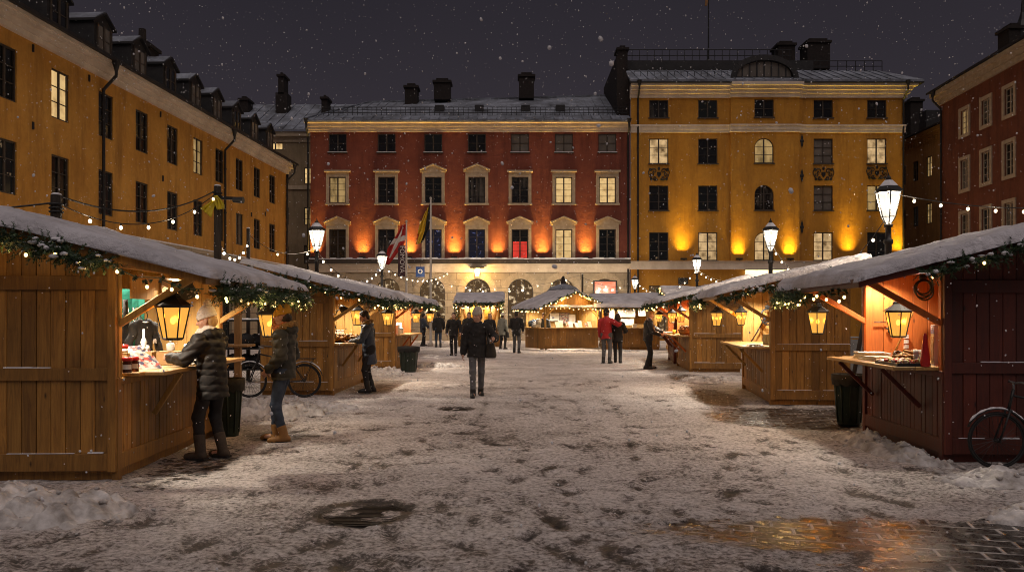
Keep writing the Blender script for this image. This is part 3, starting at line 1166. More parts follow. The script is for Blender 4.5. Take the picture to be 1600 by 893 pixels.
def uplight(par, f, u, v, col, power, w0=0.0):
    mb = MB()
    fbox(mb, f, u - .2, u + .2, v + .02, v + .14, w0 + .10, w0 + .28)
    fbox(mb, f, u - .03, u + .03, v - .02, v + .02, w0 + .2, w0 + .3)
    o = mb.build('uplight', M['dark_metal'], par, world=True)
    for zt, sp, pw in ((3.0, 66, 1.0), (4.2, 30, .08)):
        L = bpy.data.lights.new('uplight_beam', 'AREA')
        L.shape = 'RECTANGLE'
        L.size, L.size_y = .60, .06
        L.energy, L.color, L.spread = power * pw, col, R(sp)
        la = bpy.data.objects.new('uplight_beam', L)
        COL.objects.link(la)
        la.parent = par
        q = f.p(u, v + .15, w0 + .19)
        z = -(f.p(u, v + zt, w0) - q).normalized()
        x = f.d
        y = z.cross(x)
        la.matrix_basis = wm(par).inverted() @ Matrix(((x.x, y.x, z.x, q.x), (x.y, y.y, z.y, q.y), (x.z, y.z, z.z, q.z), (0, 0, 0, 1)))


def chimney(par, x0, x1, y0, y1, z0, z1, mat='brick_dark', cap=True):
    mb = MB()
    mb.box(x0, x1, y0, y1, z0, z1)
    if cap:
        mb.box(x0 - .1, x1 + .1, y0 - .1, y1 + .1, z1, z1 + .16)
        mb.box(x0 + .15, x1 - .15, y0 + .1, y1 - .1, z1 + .16, z1 + .34)
    return mb.build('chimney', M[mat], par, world=True)


def pipe(par, f, u, v0, v1, out=.5, w=.12, r=.06):
    mb = MB()
    mb.cyl(f.p(u, v1 + .05, out), f.p(u, v1 - .30, out), .16, .07, 8)
    mb.tube([f.p(u, v1 - .28, out), f.p(u, v1 - .5, out), f.p(u, v1 - 1.0, w), f.p(u, v1 - 1.3, w), f.p(u, v0, w)], r, 8)
    v = v1 - 2
    while v > v0 + 1:
        mb.cyl(f.p(u, v, w), f.p(u, v + .06, w), r + .02, None, 8)
        v -= 2.2
    mb.build('downpipe', M['dark_metal'], par, world=True)


# ---------------------------------------------------------------- long ochre building on the left
def left_building():
    D0 = 16.0
    f = Fac((-17.03 + .0586 * D0, D0, 0), (.0586, 1, 0))
    L = 34.0
    b = empty('apartment_building', f.p(L / 2, 0, -6), 0, 'long ochre building with dark dormers receding along the left side', 'building')
    Ds = [19.55, 22.1, 24.66, 27.35, 30.1, 32.7, 35.3, 37.8, 40.2, 42.7, 45.2, 47.6]
    holes, wins = [], []
    for i, D in enumerate(Ds):
        u = D - D0
        for r, (c, d) in enumerate(((8.28, 9.95), (5.38, 7.05))):
            h = (u - .48, u + .48, c, d)
            holes.append(h)
            pn = 'pane_dark'
            if r == 0 and i == 3:
                pn = 'pane_lit'
            if (r, i) in ((0, 7),):
                pn = 'pane_warm_half'
            if (r, i) in ((1, 2), (1, 6), (1, 7)):
                pn = 'pane_dim'
            wins.append((h, pn))
    mb = MB()
    wall(mb, f, 0, L, 4.72, 10.6, holes, .13)
    fbox(mb, f, L - .02, L, 0, 10.6, -11, -.002)
    mb.build('upper_wall', M['left_plaster'], b, world=True)
    mb = MB()
    g = []
    for D in (21, 26, 31, 36, 41, 46):
        g.append((D - D0 - .75, D - D0 + .75, .1, 3.3, True))
    wall(mb, f, 0, L, -.1, 4.55, g, .25)
    fbox(mb, f, 0, L, 4.55, 4.72, -.1, .16)
    mb.build('ground_floor_wall', M['stone'], b, world=True)
    for h in g:
        window(b, f, *h[:4], pane='pane_dark', nx=2, ny=3, depth=.24, arch=True)
    mb = MB()
    fbox(mb, f, 0, L, 4.722, 4.78, -.02, .15)
    mb.build('ledge_snow', M['snow_line'], b, world=True)
    for h, pn in wins:
        window(b, f, *h, pane=pn, nx=2, ny=3, depth=.11)
    mb = MB()
    for v0, v1, w in ((10.45, 10.62, .16), (10.62, 10.80, .26), (10.80, 10.92, .42), (10.92, 11.05, .50)):
        fbox(mb, f, -.3, L + w * .5, v0, v1, -.2, w)
    mb.build('cornice', M['cornice'], b, world=True)
    mb = MB()
    e0, e1 = f.p(0, 11.06, .58), f.p(0, 13.6, -5.2)
    for k in range(1):
        mb.hexa([f.p(0, 11.052, .58), f.p(L + .3, 11.052, .58), f.p(L + .3, 13.55, -5.2), f.p(0, 13.55, -5.2),
                 f.p(0, 11.14, .58), f.p(L + .3, 11.14, .58), f.p(L + .3, 13.64, -5.2), f.p(0, 13.64, -5.2)])
    fbox(mb, f, 0, L + .3, 11.0, 11.12, .585, .70)
    mb.build('roof', M['roof_dark'], b, world=True)
    mb = MB()
    mb.hexa([f.p(0, 11.144, .56), f.p(L + .3, 11.144, .56), f.p(L + .3, 11.48, -.22), f.p(0, 11.48, -.22),
             f.p(0, 11.20, .50), f.p(L + .3, 11.20, .50), f.p(L + .3, 11.52, -.22), f.p(0, 11.52, -.22)])
    mb.build('roof_snow', M['snow_line'], b, world=True)
    for i, D in enumerate(Ds):
        u = D - D0 + .35
        mb = MB()
        a, c = u - .62, u + .62
        mb.prism([(a, 11.3), (c, 11.3), (c, 12.62), (u, 13.02), (a, 12.62)], f.p, -.30, -3.6)
        mb.prism([(a - .1, 12.60), (u, 13.045), (c + .1, 12.60), (c + .1, 12.68), (u, 13.13), (a - .1, 12.68)], f.p, -.18, -3.6)
        d = mb.build('dormer', M['roof_dark'], b, world=True)
        mb = MB()
        fbox(mb, f, u - .40, u + .40, 11.55, 12.55, -.299, -.285)
        mb.build('pane', M['pane_blind' if i % 3 else 'pane_dark'], d, world=True)
        mb = MB()
        fbox(mb, f, u - .05, u + .05, 11.5, 12.6, -.284, -.25)
        fbox(mb, f, u - .46, u - .40, 11.5, 12.6, -.30, -.25)
        fbox(mb, f, u + .40, u + .46, 11.5, 12.6, -.30, -.25)
        fbox(mb, f, u - .40, u + .40, 12.04, 12.07, -.284, -.26)
        mb.build('window_frame', M['frame_dark'], d, world=True)
        mb = MB()
        mb.prism([(a - .08, 12.69), (u, 13.135), (c + .08, 12.69), (u, 13.165)], f.p, -.25, -3.5)
        mb.build('snow_cap', M['roof_snowy'], d, world=True)
    for D in (29.75, 40.6):
        pipe(b, f, D - D0, 4.8, 11.0, .6)
    pipe(b, f, L - .15, .2, 11.0, .6)
    c = f.p(37.6 - D0, 0, -2.6)
    chimney(b, c.x - .55, c.x + .55, c.y - .5, c.y + .5, 12, 14.1)
    mb = MB()
    mb.cyl((c.x, c.y, 14.2), (c.x, c.y, 15.1), .2, .17, 8)
    mb.build('chimney_pot', M['brick_dark'], b, world=True)
    # small round wall vents and anchor plates
    for D, z in ((25.9, 7.75), (25.9, 10.25), (34.4, 7.5), (34.2, 10.2), (44.3, 7.2), (46.4, 7.5), (29.0, 10.2)):
        mb = MB()
        mb.cyl(f.p(D - D0, z - .12, .02), f.p(D - D0, z + .12, .02), .04, None, 6)
        mb.build('anchor_plate', M['dark_metal'], b, world=True)
    return b, f


left_building()


# ---------------------------------------------------------------- beige building behind, far left
def back_left_building():
    D = 58.0
    k = D / FPX
    f = Fac((PX(300, D), D, 0), (1, 0, 0))
    U = lambda px: (px - 300) * k
    V = lambda py: PZ(py, D)
    b = empty('apartment_building', (PX(420, D), D + 4, 0), 0, 'beige plastered building with a tall chimney behind the ochre building', 'building')
    hs = [((418, 442, 223, 234), 'pane_lit', 4, 1), ((475, 490, 262, 287), 'pane_lit', 2, 3), ((437, 451, 262, 287), 'pane_dark', 2, 3),
          ((437, 451, 324, 351), 'pane_dark', 2, 3), ((475, 490, 324, 351), 'pane_warm_half', 2, 3), ((437, 451, 385, 412), 'pane_dark', 2, 3), ((475, 490, 383, 412), 'pane_blind', 2, 3),
          ((400, 414, 262, 287), 'pane_dark', 2, 3), ((400, 414, 324, 351), 'pane_dark', 2, 3)]
    holes = [(U(q[0]), U(q[1]), V(q[3]), V(q[2])) for q, *_ in hs]
    mb = MB()
    wall(mb, f, 0, U(560), -.1, V(208), holes)
    mb.build('wall', M['beige_plaster'], b, world=True)
    for h, (q, pn, nx, ny) in zip(holes, hs):
        window(b, f, *h, pane=pn, nx=nx, ny=ny, frame='frame_dark')
    mb = MB()
    fbox(mb, f, 0, U(560), V(296), V(290), -.1, .1)
    fbox(mb, f, 0, U(560), V(222), V(214), -.1, .08)
    fbox(mb, f, 0, U(560), V(214), V(207), -.1, .35)
    mb.build('cornice', M['surround'], b, world=True)
    mb = MB()
    z0, z1 = V(206.5), PZ(165, D + 6)
    mb.hexa([f.p(0, z0, .5), f.p(U(700), z0, .5), f.p(U(700), z1, -6), f.p(0, z1, -6), f.p(0, z0 + .1, .5), f.p(U(700), z0 + .1, .5), f.p(U(700), z1 + .1, -6), f.p(0, z1 + .1, -6)])
    u = .3
    while u < U(690):
        mb.bar(f.p(u, z0 + .12, .5), f.p(u, z1 + .12, -6), .05, .07)
        u += .8
    mb.build('roof', M['roof_snowy'], b, world=True)
    for x0, x1, y0, y1 in ((434, 452, 148, 185), (438, 447, 123, 150), (378, 391, 160, 190), (505, 514, 158, 180)):
        chimney(b, PX(x0, D + 4), PX(x1, D + 4), D + 3.4, D + 4.6, PZ(y1, D + 4), PZ(y0, D + 4), cap=(y0 != 148))
    mb = MB()
    for px in (372, 395, 480):
        fbox(mb, f, U(px), U(px + 9), PZ(199, D + 2), PZ(193, D + 2), -2.2, -1.4)
    mb.build('roof_hatch', M['roof_dark'], b, world=True)


back_left_building()

FD = 52.0
FK = FD / FPX


# ---------------------------------------------------------------- red building
def red_building():
    f = Fac((PX(485, FD), FD, 0), (1, 0, 0))
    U = lambda px: (px - 485) * FK
    V = lambda py: PZ(py, FD)
    b = empty('town_house', (PX(735, FD), FD + 6, 0), 0, 'dark red building with stone window pediments lit by orange uplights', 'building')
    cx = [527.5, 604, 677, 745, 812.5, 881, 949]
    holes, W_ = [], []
    for i, c in enumerate(cx):
        h = (U(c - 14), U(c + 14), V(238), V(209))
        holes.append(h)
        W_.append((h, 'pane_blind' if i >= 4 else 'pane_dark', 2, 2, None))
        h = (U(c - 13), U(c + 13), V(317), V(276.5))
        holes.append(h)
        W_.append((h, ['pane_warm_half', 'pane_dark', 'pane_dark', 'pane_dark', 'pane_dark', 'pane_lit', 'pane_lit'][i], 2, 4, 'pediment' if i in (2, 3) else 'flat'))
        h = (U(c - 13), U(c + 13), V(404.5), V(358))
        holes.append(h)
        W_.append((h, ['pane_dark', 'pane_dark', 'pane_blue', 'pane_blue', 'pane_dark', 'pane_lit', 'pane_dim'][i], 2, 4, 'pediment'))
    mb = MB()
    wall(mb, f, 0, U(984), V(405), V(206.5), holes, .14)
    mb.build('upper_wall', M['red_plaster'], b, world=True)
    for h, pn, nx, ny, sr in W_:
        window(b, f, *h, pane=pn, nx=nx, ny=ny, surround=sr, sill='snow' if sr is None else None, frame='frame_dark')
    h = (U(800.5), U(824.5), V(404), V(377))                     # red glow in the lower half of one window
    mb = MB()
    for s in (-1, 1):
        uc = U(812.5)
        mb.quad(f.p(uc + s * .045, h[2] + .06, -.108), f.p(uc + s * .46, h[2] + .06, -.108), f.p(uc + s * .46, h[3], -.108), f.p(uc + s * .045, h[3], -.108))
    mb.build('red_curtain', M['pane_red'], b, world=True)
    # ledge, cornice, stone ground floor
    mb = MB()
    fbox(mb, f, -.1, U(984), V(412), V(405.5), -.1, .42)
    mb.build('ledge', M['frame_dark'], b, world=True)
    mb = MB()
    n = 60
    for i in range(n):
        u0, u1 = U(984) * i / n, U(984) * (i + 1) / n
        fbox(mb, f, u0, u1, V(405.4), V(404.6) + random.uniform(.02, .09), -.0 + .004, .40 + random.uniform(-.03, .03))
    mb.build('ledge_snow', M['snow_line'], b, world=True)
    mb = MB()
    for v0, v1, w in ((V(425), V(420), .12), (V(420), V(416), .2), (V(416), V(412.2), .3)):
        fbox(mb, f, -.05, U(984), v0, v1, -.1, w)
    mb.build('string_course', M['cornice'], b, world=True)
    ax = [(536, 20), (606, 19), (675.5, 20), (746, 20.5), (813.5, 20), (878, 20), (945, 19)]
    g = []
    for c, hw in ax:
        g.append((U(c - hw), U(c + hw), .05 if c == 746 else .75, V(435), True))
    mb = MB()
    wall(mb, f, 0, U(984), -.1, V(425), g, .35)
    mb.build('ground_floor_wall', M['stone'], b, world=True)
    for (c, hw) in ax:                                          # raised voussoirs and keystones round the arches
        mb = MB()
        r0, r1, cu, cv = hw * FK + .005, hw * FK + .42, U(c), V(435) - hw * FK
        for j in range(9):
            t0, t1 = math.pi * (j + .04) / 9, math.pi * (j + .96) / 9
            k1 = r1 + (.2 if j == 4 else 0)
            mb.prism([(cu + r0 * math.cos(t0), cv + r0 * math.sin(t0)), (cu + k1 * math.cos(t0), cv + k1 * math.sin(t0)), (cu + k1 * math.cos(t1), cv + k1 * math.sin(t1)), (cu + r0 * math.cos(t1), cv + r0 * math.sin(t1))], f.p, -.05, .05 + (.04 if j == 4 else 0))
        mb.build('arch_stones', M['surround'], b, world=True)
    for h in g:
        window(b, f, *h[:4], pane='pane_shop', nx=3, ny=4, depth=.34, arch=True)
    mb = MB()
    for v0, v1, w in ((V(206.5), V(203), .10), (V(203), V(199), .22), (V(199), V(194), .34), (V(194), V(190.5), .52)):
        fbox(mb, f, -.15 - w * .3, U(984), v0, v1, -.1, w)
    mb.build('cornice', M['cornice'], b, world=True)
    # hipped sheet roof
    e, rd = V(190), PZ(150, FD + 7)
    ul, ur, uh = U(479), U(984), U(545)
    mb = MB()
    A, B_, C_, Dd = f.p(ul, e, .62), f.p(ur, e, .62), f.p(ur, rd, -7), f.p(uh, rd - .5, -7)
    E = f.p(ul, e, -14)
    mb.add([A, B_, C_, Dd, E], [(0, 1, 2, 3), (0, 3, 4)])
    fbox(mb, f, ul, ur, e - .12, e - .004, -.1, .66)
    n = 34
    for i in range(1, n):
        u = ul + (ur - ul) * i / n
        if u < uh:
            t = (u - ul) / (uh - ul)
            q = A.lerp(Dd, t)
            p0 = f.p(u, e, .62)
        else:
            t = (u - uh) / (ur - uh)
            q = Dd.lerp(C_, t)
            p0 = f.p(u, e, .62)
        mb.bar(p0 + ZV * .03, q + ZV * .03, .05, .07)
    mb.bar(Dd + ZV * .05, C_ + ZV * .05, .16, .12)
    mb.bar(A + ZV * .05, Dd + ZV * .05, .12, .1)
    mb.build('roof', M['roof_snowy'], b, world=True)
    mb = MB()
    zr = e + (rd - e) * 1.1 / 7.6
    for i in range(64):
        u = ul + 1.0 + (ur - ul - 1.1) * i / 63
        mb.bar(f.p(u, zr, -.5), f.p(u, zr + .55, -.5), .03, .03)
    for dz in (.18, .36, .55):
        mb.bar(f.p(ul + 1.0, zr + dz, -.5), f.p(ur - .1, zr + dz, -.5), .035, .035)
    mb.build('roof_railing', M['dark_metal'], b, world=True)
    mb = MB()
    for px in (683, 747, 822, 878):
        uu = U(px)
        zz = e + (rd - e) * 2.4 / 7.6
        fbox(mb, f, uu - .3, uu + .3, zz - .1, zz + .38, -2.4, -1.6)
    mb.build('roof_hatch', M['roof_dark'], b, world=True)
    for x0, x1, y0, y1 in ((634, 653, 140, 166), (679, 704, 132, 158), (811, 834, 123, 156)):
        d = FD + 6
        chimney(b, PX(x0, d), PX(x1, d), d - .5, d + .6, PZ(y1, d), PZ(y0, d))
    pipe(b, f, U(482), .2, e, .6)
    pipe(b, f, U(981), .2, e, .6)
    for px in (492, 567, 640, 710, 778, 847, 915):
        uplight(b, f, U(px), V(405) + .03, (1.0, .58, .10), UP_RED * random.uniform(.7, 1.2))
    # lantern over the door
    mb = MB()
    c = f.p(U(746), V(427), .42)
    mb.box(c.x - .45, c.x + .45, c.y - .3, c.y + .3, c.z + .32, c.z + .40)
    mb.lathe([(.26, .3), (.05, .42)], 6, c)
    mb.lathe([(.02, -.3), (.10, -.26), (.10, -.22)], 6, c)
    for i in range(6):
        t = i * math.pi / 3
        mb.cyl(c + Vector((.1 * math.cos(t), .1 * math.sin(t), -.22)), c + Vector((.22 * math.cos(t), .22 * math.sin(t), .3)), .014, None, 5)
    wl = mb.build('wall_lantern', M['dark_metal'], b, world=True)
    mb = MB()
    mb.lathe([(.095, -.21), (.205, .29)], 6, c)
    mb.build('pane', M['lamp_core'], wl, world=True)
    lamp('door_lantern_light', 'POINT', c + Vector((0, -.38, -.05)), DOOR_W, (1, .55, .12), b, .1)
    # red poster in a frame, small hanging sign
    mb = MB()
    for q in ((961.5, 964, 438, 462), (926.5, 929, 438, 462), (929, 961.5, 438, 440), (929, 961.5, 460, 462)):
        fbox(mb, f, U(q[0]), U(q[1]), V(q[3]), V(q[2]), .0, .12)
    pf = mb.build('poster_case', M['dark_metal'], b, world=True)
    mb = MB()
    mb.quad(f.p(U(929), V(460), .07), f.p(U(961.5), V(460), .07), f.p(U(961.5), V(440), .07), f.p(U(929), V(440), .07))
    mb.build('poster', M['poster_red'], pf, world=True)


red_building()


# ---------------------------------------------------------------- yellow building
def scroll_crest(par, f, u, v, s, seed):
    """painted-iron scroll ornament: mirrored spirals round a small shield"""
    rr = random.Random(seed)
    mb = MB()
    for sg in (-1, 1):
        for (a, b, r, t0) in ((.32, .18, .20, .3), (.52, -.05, .17, 2.0), (.26, -.26, .15, 3.6), (.58, .26, .11, .8), (.50, -.33, .10, 4.4)):
            pts = []
            for k in range(14):
                t = t0 + k * .42
                q = r * (1 - k / 17)
                pts.append(f.p(u + sg * s * (a + q * math.cos(t)), v + s * (b + q * math.sin(t)), .03))
            mb.tube(pts, [s * .045 * (1 - k / 20) for k in range(14)], 5)
            mb.ball(pts[-1], s * .06, 0)
        mb.tube([f.p(u + sg * s * x, v + s * y, .03) for x, y in ((.05, -.42), (.3, -.46), (.62, -.2), (.72, .1), (.62, .36))], s * .03, 5)
    mb.prism([(u - .14 * s, v + .12 * s), (u + .14 * s, v + .12 * s), (u + .13 * s, v - .08 * s), (u, v - .24 * s), (u - .13 * s, v - .08 * s)], f.p, 0, .05)
    mb.ball(f.p(u, v + .36 * s, .03), (s * .09, .03, s * .12), 1)
    mb.build('scroll_ornament', M['dark_metal'], par, world=True)


def yellow_building():
    f = Fac((PX(985, FD), FD - .1, 0), (1, 0, 0))
    U = lambda px: (px - 985) * FK
    V = lambda py: PZ(py, FD)
    b = empty('town_house', (PX(1200, FD), FD + 6, 0), 0, 'tall yellow building with white bands, roof railings and a half-round dormer', 'building')
    cols = [1029, 1105.5, 1192, 1285.5, 1369]
    rows = [(157, 184.5), (217, 256), (290, 329), (363, 407)]
    P = {(0, 1): 'pane_lit_busy', (2, 1): 'pane_warm_half', (3, 1): 'pane_blind', (4, 1): 'pane_lit_busy', (1, 2): 'pane_dark', (3, 2): 'pane_blind', (4, 2): 'pane_warm_half',
         (0, 3): 'pane_dim', (1, 3): 'pane_lit_busy', (2, 3): 'pane_lit_busy', (3, 3): 'pane_lit_busy', (4, 3): 'pane_dim'}
    specs = []
    for i, c in enumerate(cols):
        for j, (t, bo) in enumerate(rows):
            arch = i == 2 and j in (1, 2, 3)
            hw = 15
            specs.append(((U(c - hw), U(c + hw), V(bo), V(t), arch), P.get((i, j), 'pane_dark'), i == 2))
    base = V(408.5)
    for (a, c, w, mid) in ((0, U(1140), 0, False), (U(1140), U(1247), .16, True), (U(1247), U(1412), 0, False)):
        hs = [s[0] for s in specs if a < (s[0][0] + s[0][1]) / 2 < c]
        mb = MB()
        wall(mb, f, a, c, base, V(153), hs, .16, w=w)
        if mid:
            for u in (a, c):
                mb.quad(f.p(u, base, -.01), f.p(u, base, w), f.p(u, V(153), w), f.p(u, V(153), -.01))
        mb.build('upper_wall', M['yellow_plaster'], b, world=True)
    for h, pn, mid in specs:
        window(b, f, *h[:4], pane=pn, nx=2, ny=2 if h[3] > V(200) else 3, arch=h[4], depth=.14, w=.16 if mid else 0.0, sill='plain')
    mb = MB()
    fbox(mb, f, U(1411.5), U(1412), -.1, V(150), -12, -.003)
    mb.build('side_wall', M['yellow_plaster'], b, world=True)
    # ground floor
    g = [(U(1014), U(1052), .1, V(446), False), (U(1090), U(1135), .1, V(446), False), (U(1160), U(1230), .1, V(434), False), (U(1265), U(1310), .1, V(446), False), (U(1345), U(1390), .1, V(446), False)]
    mb = MB()
    wall(mb, f, 0, U(1412), -.1, V(421), g, .3)
    mb.build('ground_floor_wall', M['yellow_plaster'], b, world=True)
    for k, h in enumerate(g):
        window(b, f, *h[:4], pane='pane_shop_warm' if k == 2 else 'pane_shop', nx=3, ny=2, depth=.28)
    mb = MB()
    for q0, q1, w in ((421, 418, .16), (418, 409, .12), (409, 408.4, .22)):
        fbox(mb, f, -.05, U(1412), V(q0), V(q1), -.1, w + .16)
    for q0, q1, w in ((208, 204, .08), (204, 198.5, .12), (198.5, 196, .18)):
        fbox(mb, f, 0, U(1413), V(q0), V(q1), -.1, w)
        fbox(mb, f, U(1138), U(1249), V(q0) + .004, V(q1) - .004, -.05, w + .17)
    mb.build('band', M['cornice'], b, world=True)
    mb = MB()
    for q0, q1, w in ((154, 148, .14), (148, 143, .26), (143, 138, .40), (138, 133, .62)):
        fbox(mb, f, -.05, U(1412) + w, V(q0), V(q1), -.1, w)
        fbox(mb, f, U(1138), U(1249), V(q0) + .004, V(q1) - .004, -.05, w + .17)
    mb.build('cornice', M['cornice'], b, world=True)
    mb = MB()
    for q in ((1162, 1228, 433.5, 432), (1162, 1228, 422, 420.8)):
        fbox(mb, f, U(q[0]), U(q[1]), V(q[2]), V(q[3]), .0, .34)
    sg = mb.build('shop_sign', M['dark_metal'], b, world=True)
    mb = MB()
    fbox(mb, f, U(1163), U(1227), V(432), V(422), .05, .30)
    mb.build('sign_face', M['sign_lit'], sg, world=True)
    mb = MB()
    fbox(mb, f, U(1059), U(1074), V(444), V(434), .06, .12)
    mb.build('sign_board', M['chalkboard'], b, world=True)
    # roof
    e = V(132.5)
    mb = MB()
    z1, z2 = PZ(113, FD + 3), PZ(108, FD + 4)
    mb.hexa([f.p(-.1, e, .72), f.p(U(1434), e, .72), f.p(U(1405), z1, -3), f.p(-.1, z1, -3), f.p(-.1, e + .12, .72), f.p(U(1434), e + .12, .72), f.p(U(1405), z1 + .1, -3), f.p(-.1, z1 + .1, -3)])
    u = .4
    while u < U(1410):
        mb.bar(f.p(u, e + .14, .72), f.p(u, z1 + .12, -3), .05, .06)
        u += .62
    mb.build('roof', M['roof_snowy'], b, world=True)
    mb = MB()
    fbox(mb, f, -.1, U(1300), z1 + .1, z2 + .35, -12, -3.3)
    fbox(mb, f, -.1, U(1434), e - .10, e - .004, -.1, .74)
    fbox(mb, f, U(1300), U(1405), z1 - .4, z1 + .1, -12, -3.1)
    mb.build('upper_roof', M['roof_dark'], b, world=True)
    mb = MB()
    zt = z2 + .35
    for i in range(23):
        u = .1 + (U(1265) - .2) * i / 22
        mb.bar(f.p(u, zt, -3.5), f.p(u, zt + .8, -3.5), .04, .04)
    for dz in (.4, .8):
        mb.bar(f.p(0, zt + dz, -3.5), f.p(U(1265), zt + dz, -3.5), .045, .045)
    for i in range(9):
        u = U(1290) + (U(1406) - U(1290)) * i / 8
        mb.bar(f.p(u, z1 - .1, -2.6), f.p(u, z1 + .62, -2.6), .04, .04)
    for dz in (.25, .62):
        mb.bar(f.p(U(1290), z1 + dz, -2.6), f.p(U(1406), z1 + dz, -2.6), .045, .045)
    ze = e + .5
    for i in range(15):
        u = .3 + (U(1140) - .3) * i / 14
        mb.bar(f.p(u, ze - .2, -.5), f.p(u, ze + .5, -.5), .035, .035)
    mb.bar(f.p(.3, ze + .5, -.5), f.p(U(1140), ze + .5, -.5), .04, .04)
    mb.build('roof_railing', M['dark_metal'], b, world=True)
    # half-round dormer
    cu, hw, hb, ht = U(1192.5), 49 * FK, e + .1, V(93)
    arc = [(cu - hw * math.cos(math.pi * i / 20), hb + (ht - hb) * math.sin(math.pi * i / 20) ** .8) for i in range(21)]
    mb = MB()
    mb.prism(arc, f.p, .05, -3.4)
    for (p, q) in zip(arc[:-1], arc[1:]):
        mb.bar(f.p(p[0], p[1] + .03, .2), f.p(q[0], q[1] + .03, .2), .35, .12, up=(0, 1, 0))
    dm = mb.build('dormer', M['roof_dark'], b, world=True)
    arc2 = [(cu - hw * .86 * math.cos(math.pi * i / 20), hb + .35 + (ht - hb - .55) * math.sin(math.pi * i / 20) ** .8) for i in range(21)]
    mb = MB()
    mb.add([f.p(u, v, .06) for u, v in arc2], [tuple(range(21))])
    mb.build('pane', M['pane_blind'], dm, world=True)
    mb = MB()
    for k in range(-3, 4):
        uu = cu + k * hw * .23
        vv = hb + .35 + (ht - hb - .55) * max(0, 1 - (k * .23 / .86) ** 2) ** .5
        fbox(mb, f, uu - .04, uu + .04, hb + .3, vv, .062, .12)
    fbox(mb, f, cu - hw * .86, cu + hw * .86, hb + .28, hb + .36, .062, .13)
    mb.build('window_frame', M['roof_dark'], dm, world=True)
    for x0, x1, y0, y1 in ((1211, 1237, 76, 112), (1256, 1291, 72, 112)):
        d = FD + 5
        chimney(b, PX(x0, d), PX(x1, d), d - .7, d + .8, PZ(y1, d), PZ(y0, d), cap=True)
    # fire wall and chimney at the party wall with the red house
    mb = MB()
    w0, w1 = U(966), U(987)
    pts = [(w0, V(190)), (U(986), V(190)), (U(986), V(126)), (U(980), V(108)), (U(976), V(84)), (U(965), V(84))]
    mb.prism(pts, f.p, -.6, -8)
    mb.build('fire_wall', M['brick_dark'], b, world=True)
    d = FD + 3
    chimney(b, PX(964, d), PX(979, d), d - .5, d + .7, PZ(112, d), PZ(82, d), cap=True)
    for (i, j) in ((1029, 272), (1285.5, 272), (1369, 270)):
        scroll_crest(b, f, U(i), V(j), .95, i)
    for (px, py) in ((1252, 221), (1252, 275), (1252, 355)):
        mb = MB()
        for k in range(3):
            mb.ball(f.p(U(px), V(py) + (k - 1) * .22, .03), (.13 if k == 1 else .08, .03, .14), 1)
        mb.bar(f.p(U(px), V(py) - .42, .03), f.p(U(px), V(py) + .42, .03), .04, .04)
        mb.build('wall_anchor', M['dark_metal'], b, world=True)
    pipe(b, f, U(996), .2, e, .74)
    pipe(b, f, U(1409), .2, e, .74)
    for px in (1066, 1152, 1231, 1323, 1401):
        uplight(b, f, U(px), base + .06, (1.0, .66, .06), UP_YEL * random.uniform(.8, 1.2), .16)


yellow_building()


# flag pole on the yellow roof
def roof_pole():
    d = FD + 4
    x = PX(1107, d)
    z0 = PZ(101, d)
    b = empty('flagpole', (x, d, z0), 0, 'thin black flagpole with a limp flag on the yellow building roof', 'flagpole')
    mb = MB()
    mb.lathe([(.35, -.6), (.38, .1), (.25, .28), (.05, .32)], 10)
    mb.cyl((0, 0, 0), (0, 0, 6.2), .06, .035, 8)
    mb.ball((0, 0, 6.22), .08, 1)
    mb.build('pole', M['dark_metal'], b)
    mb = MB()
    pts = [(0, 5.6), (-.02, 4.6), (-.10, 4.1), (-.26, 4.1), (-.24, 4.3), (-.16, 4.8), (-.06, 5.3)]
    mb.prism(pts, lambda u, v, w: (u, w, v), -.05, .05)
    mb.build('flag', M['boot_tan'], b)


roof_pole()


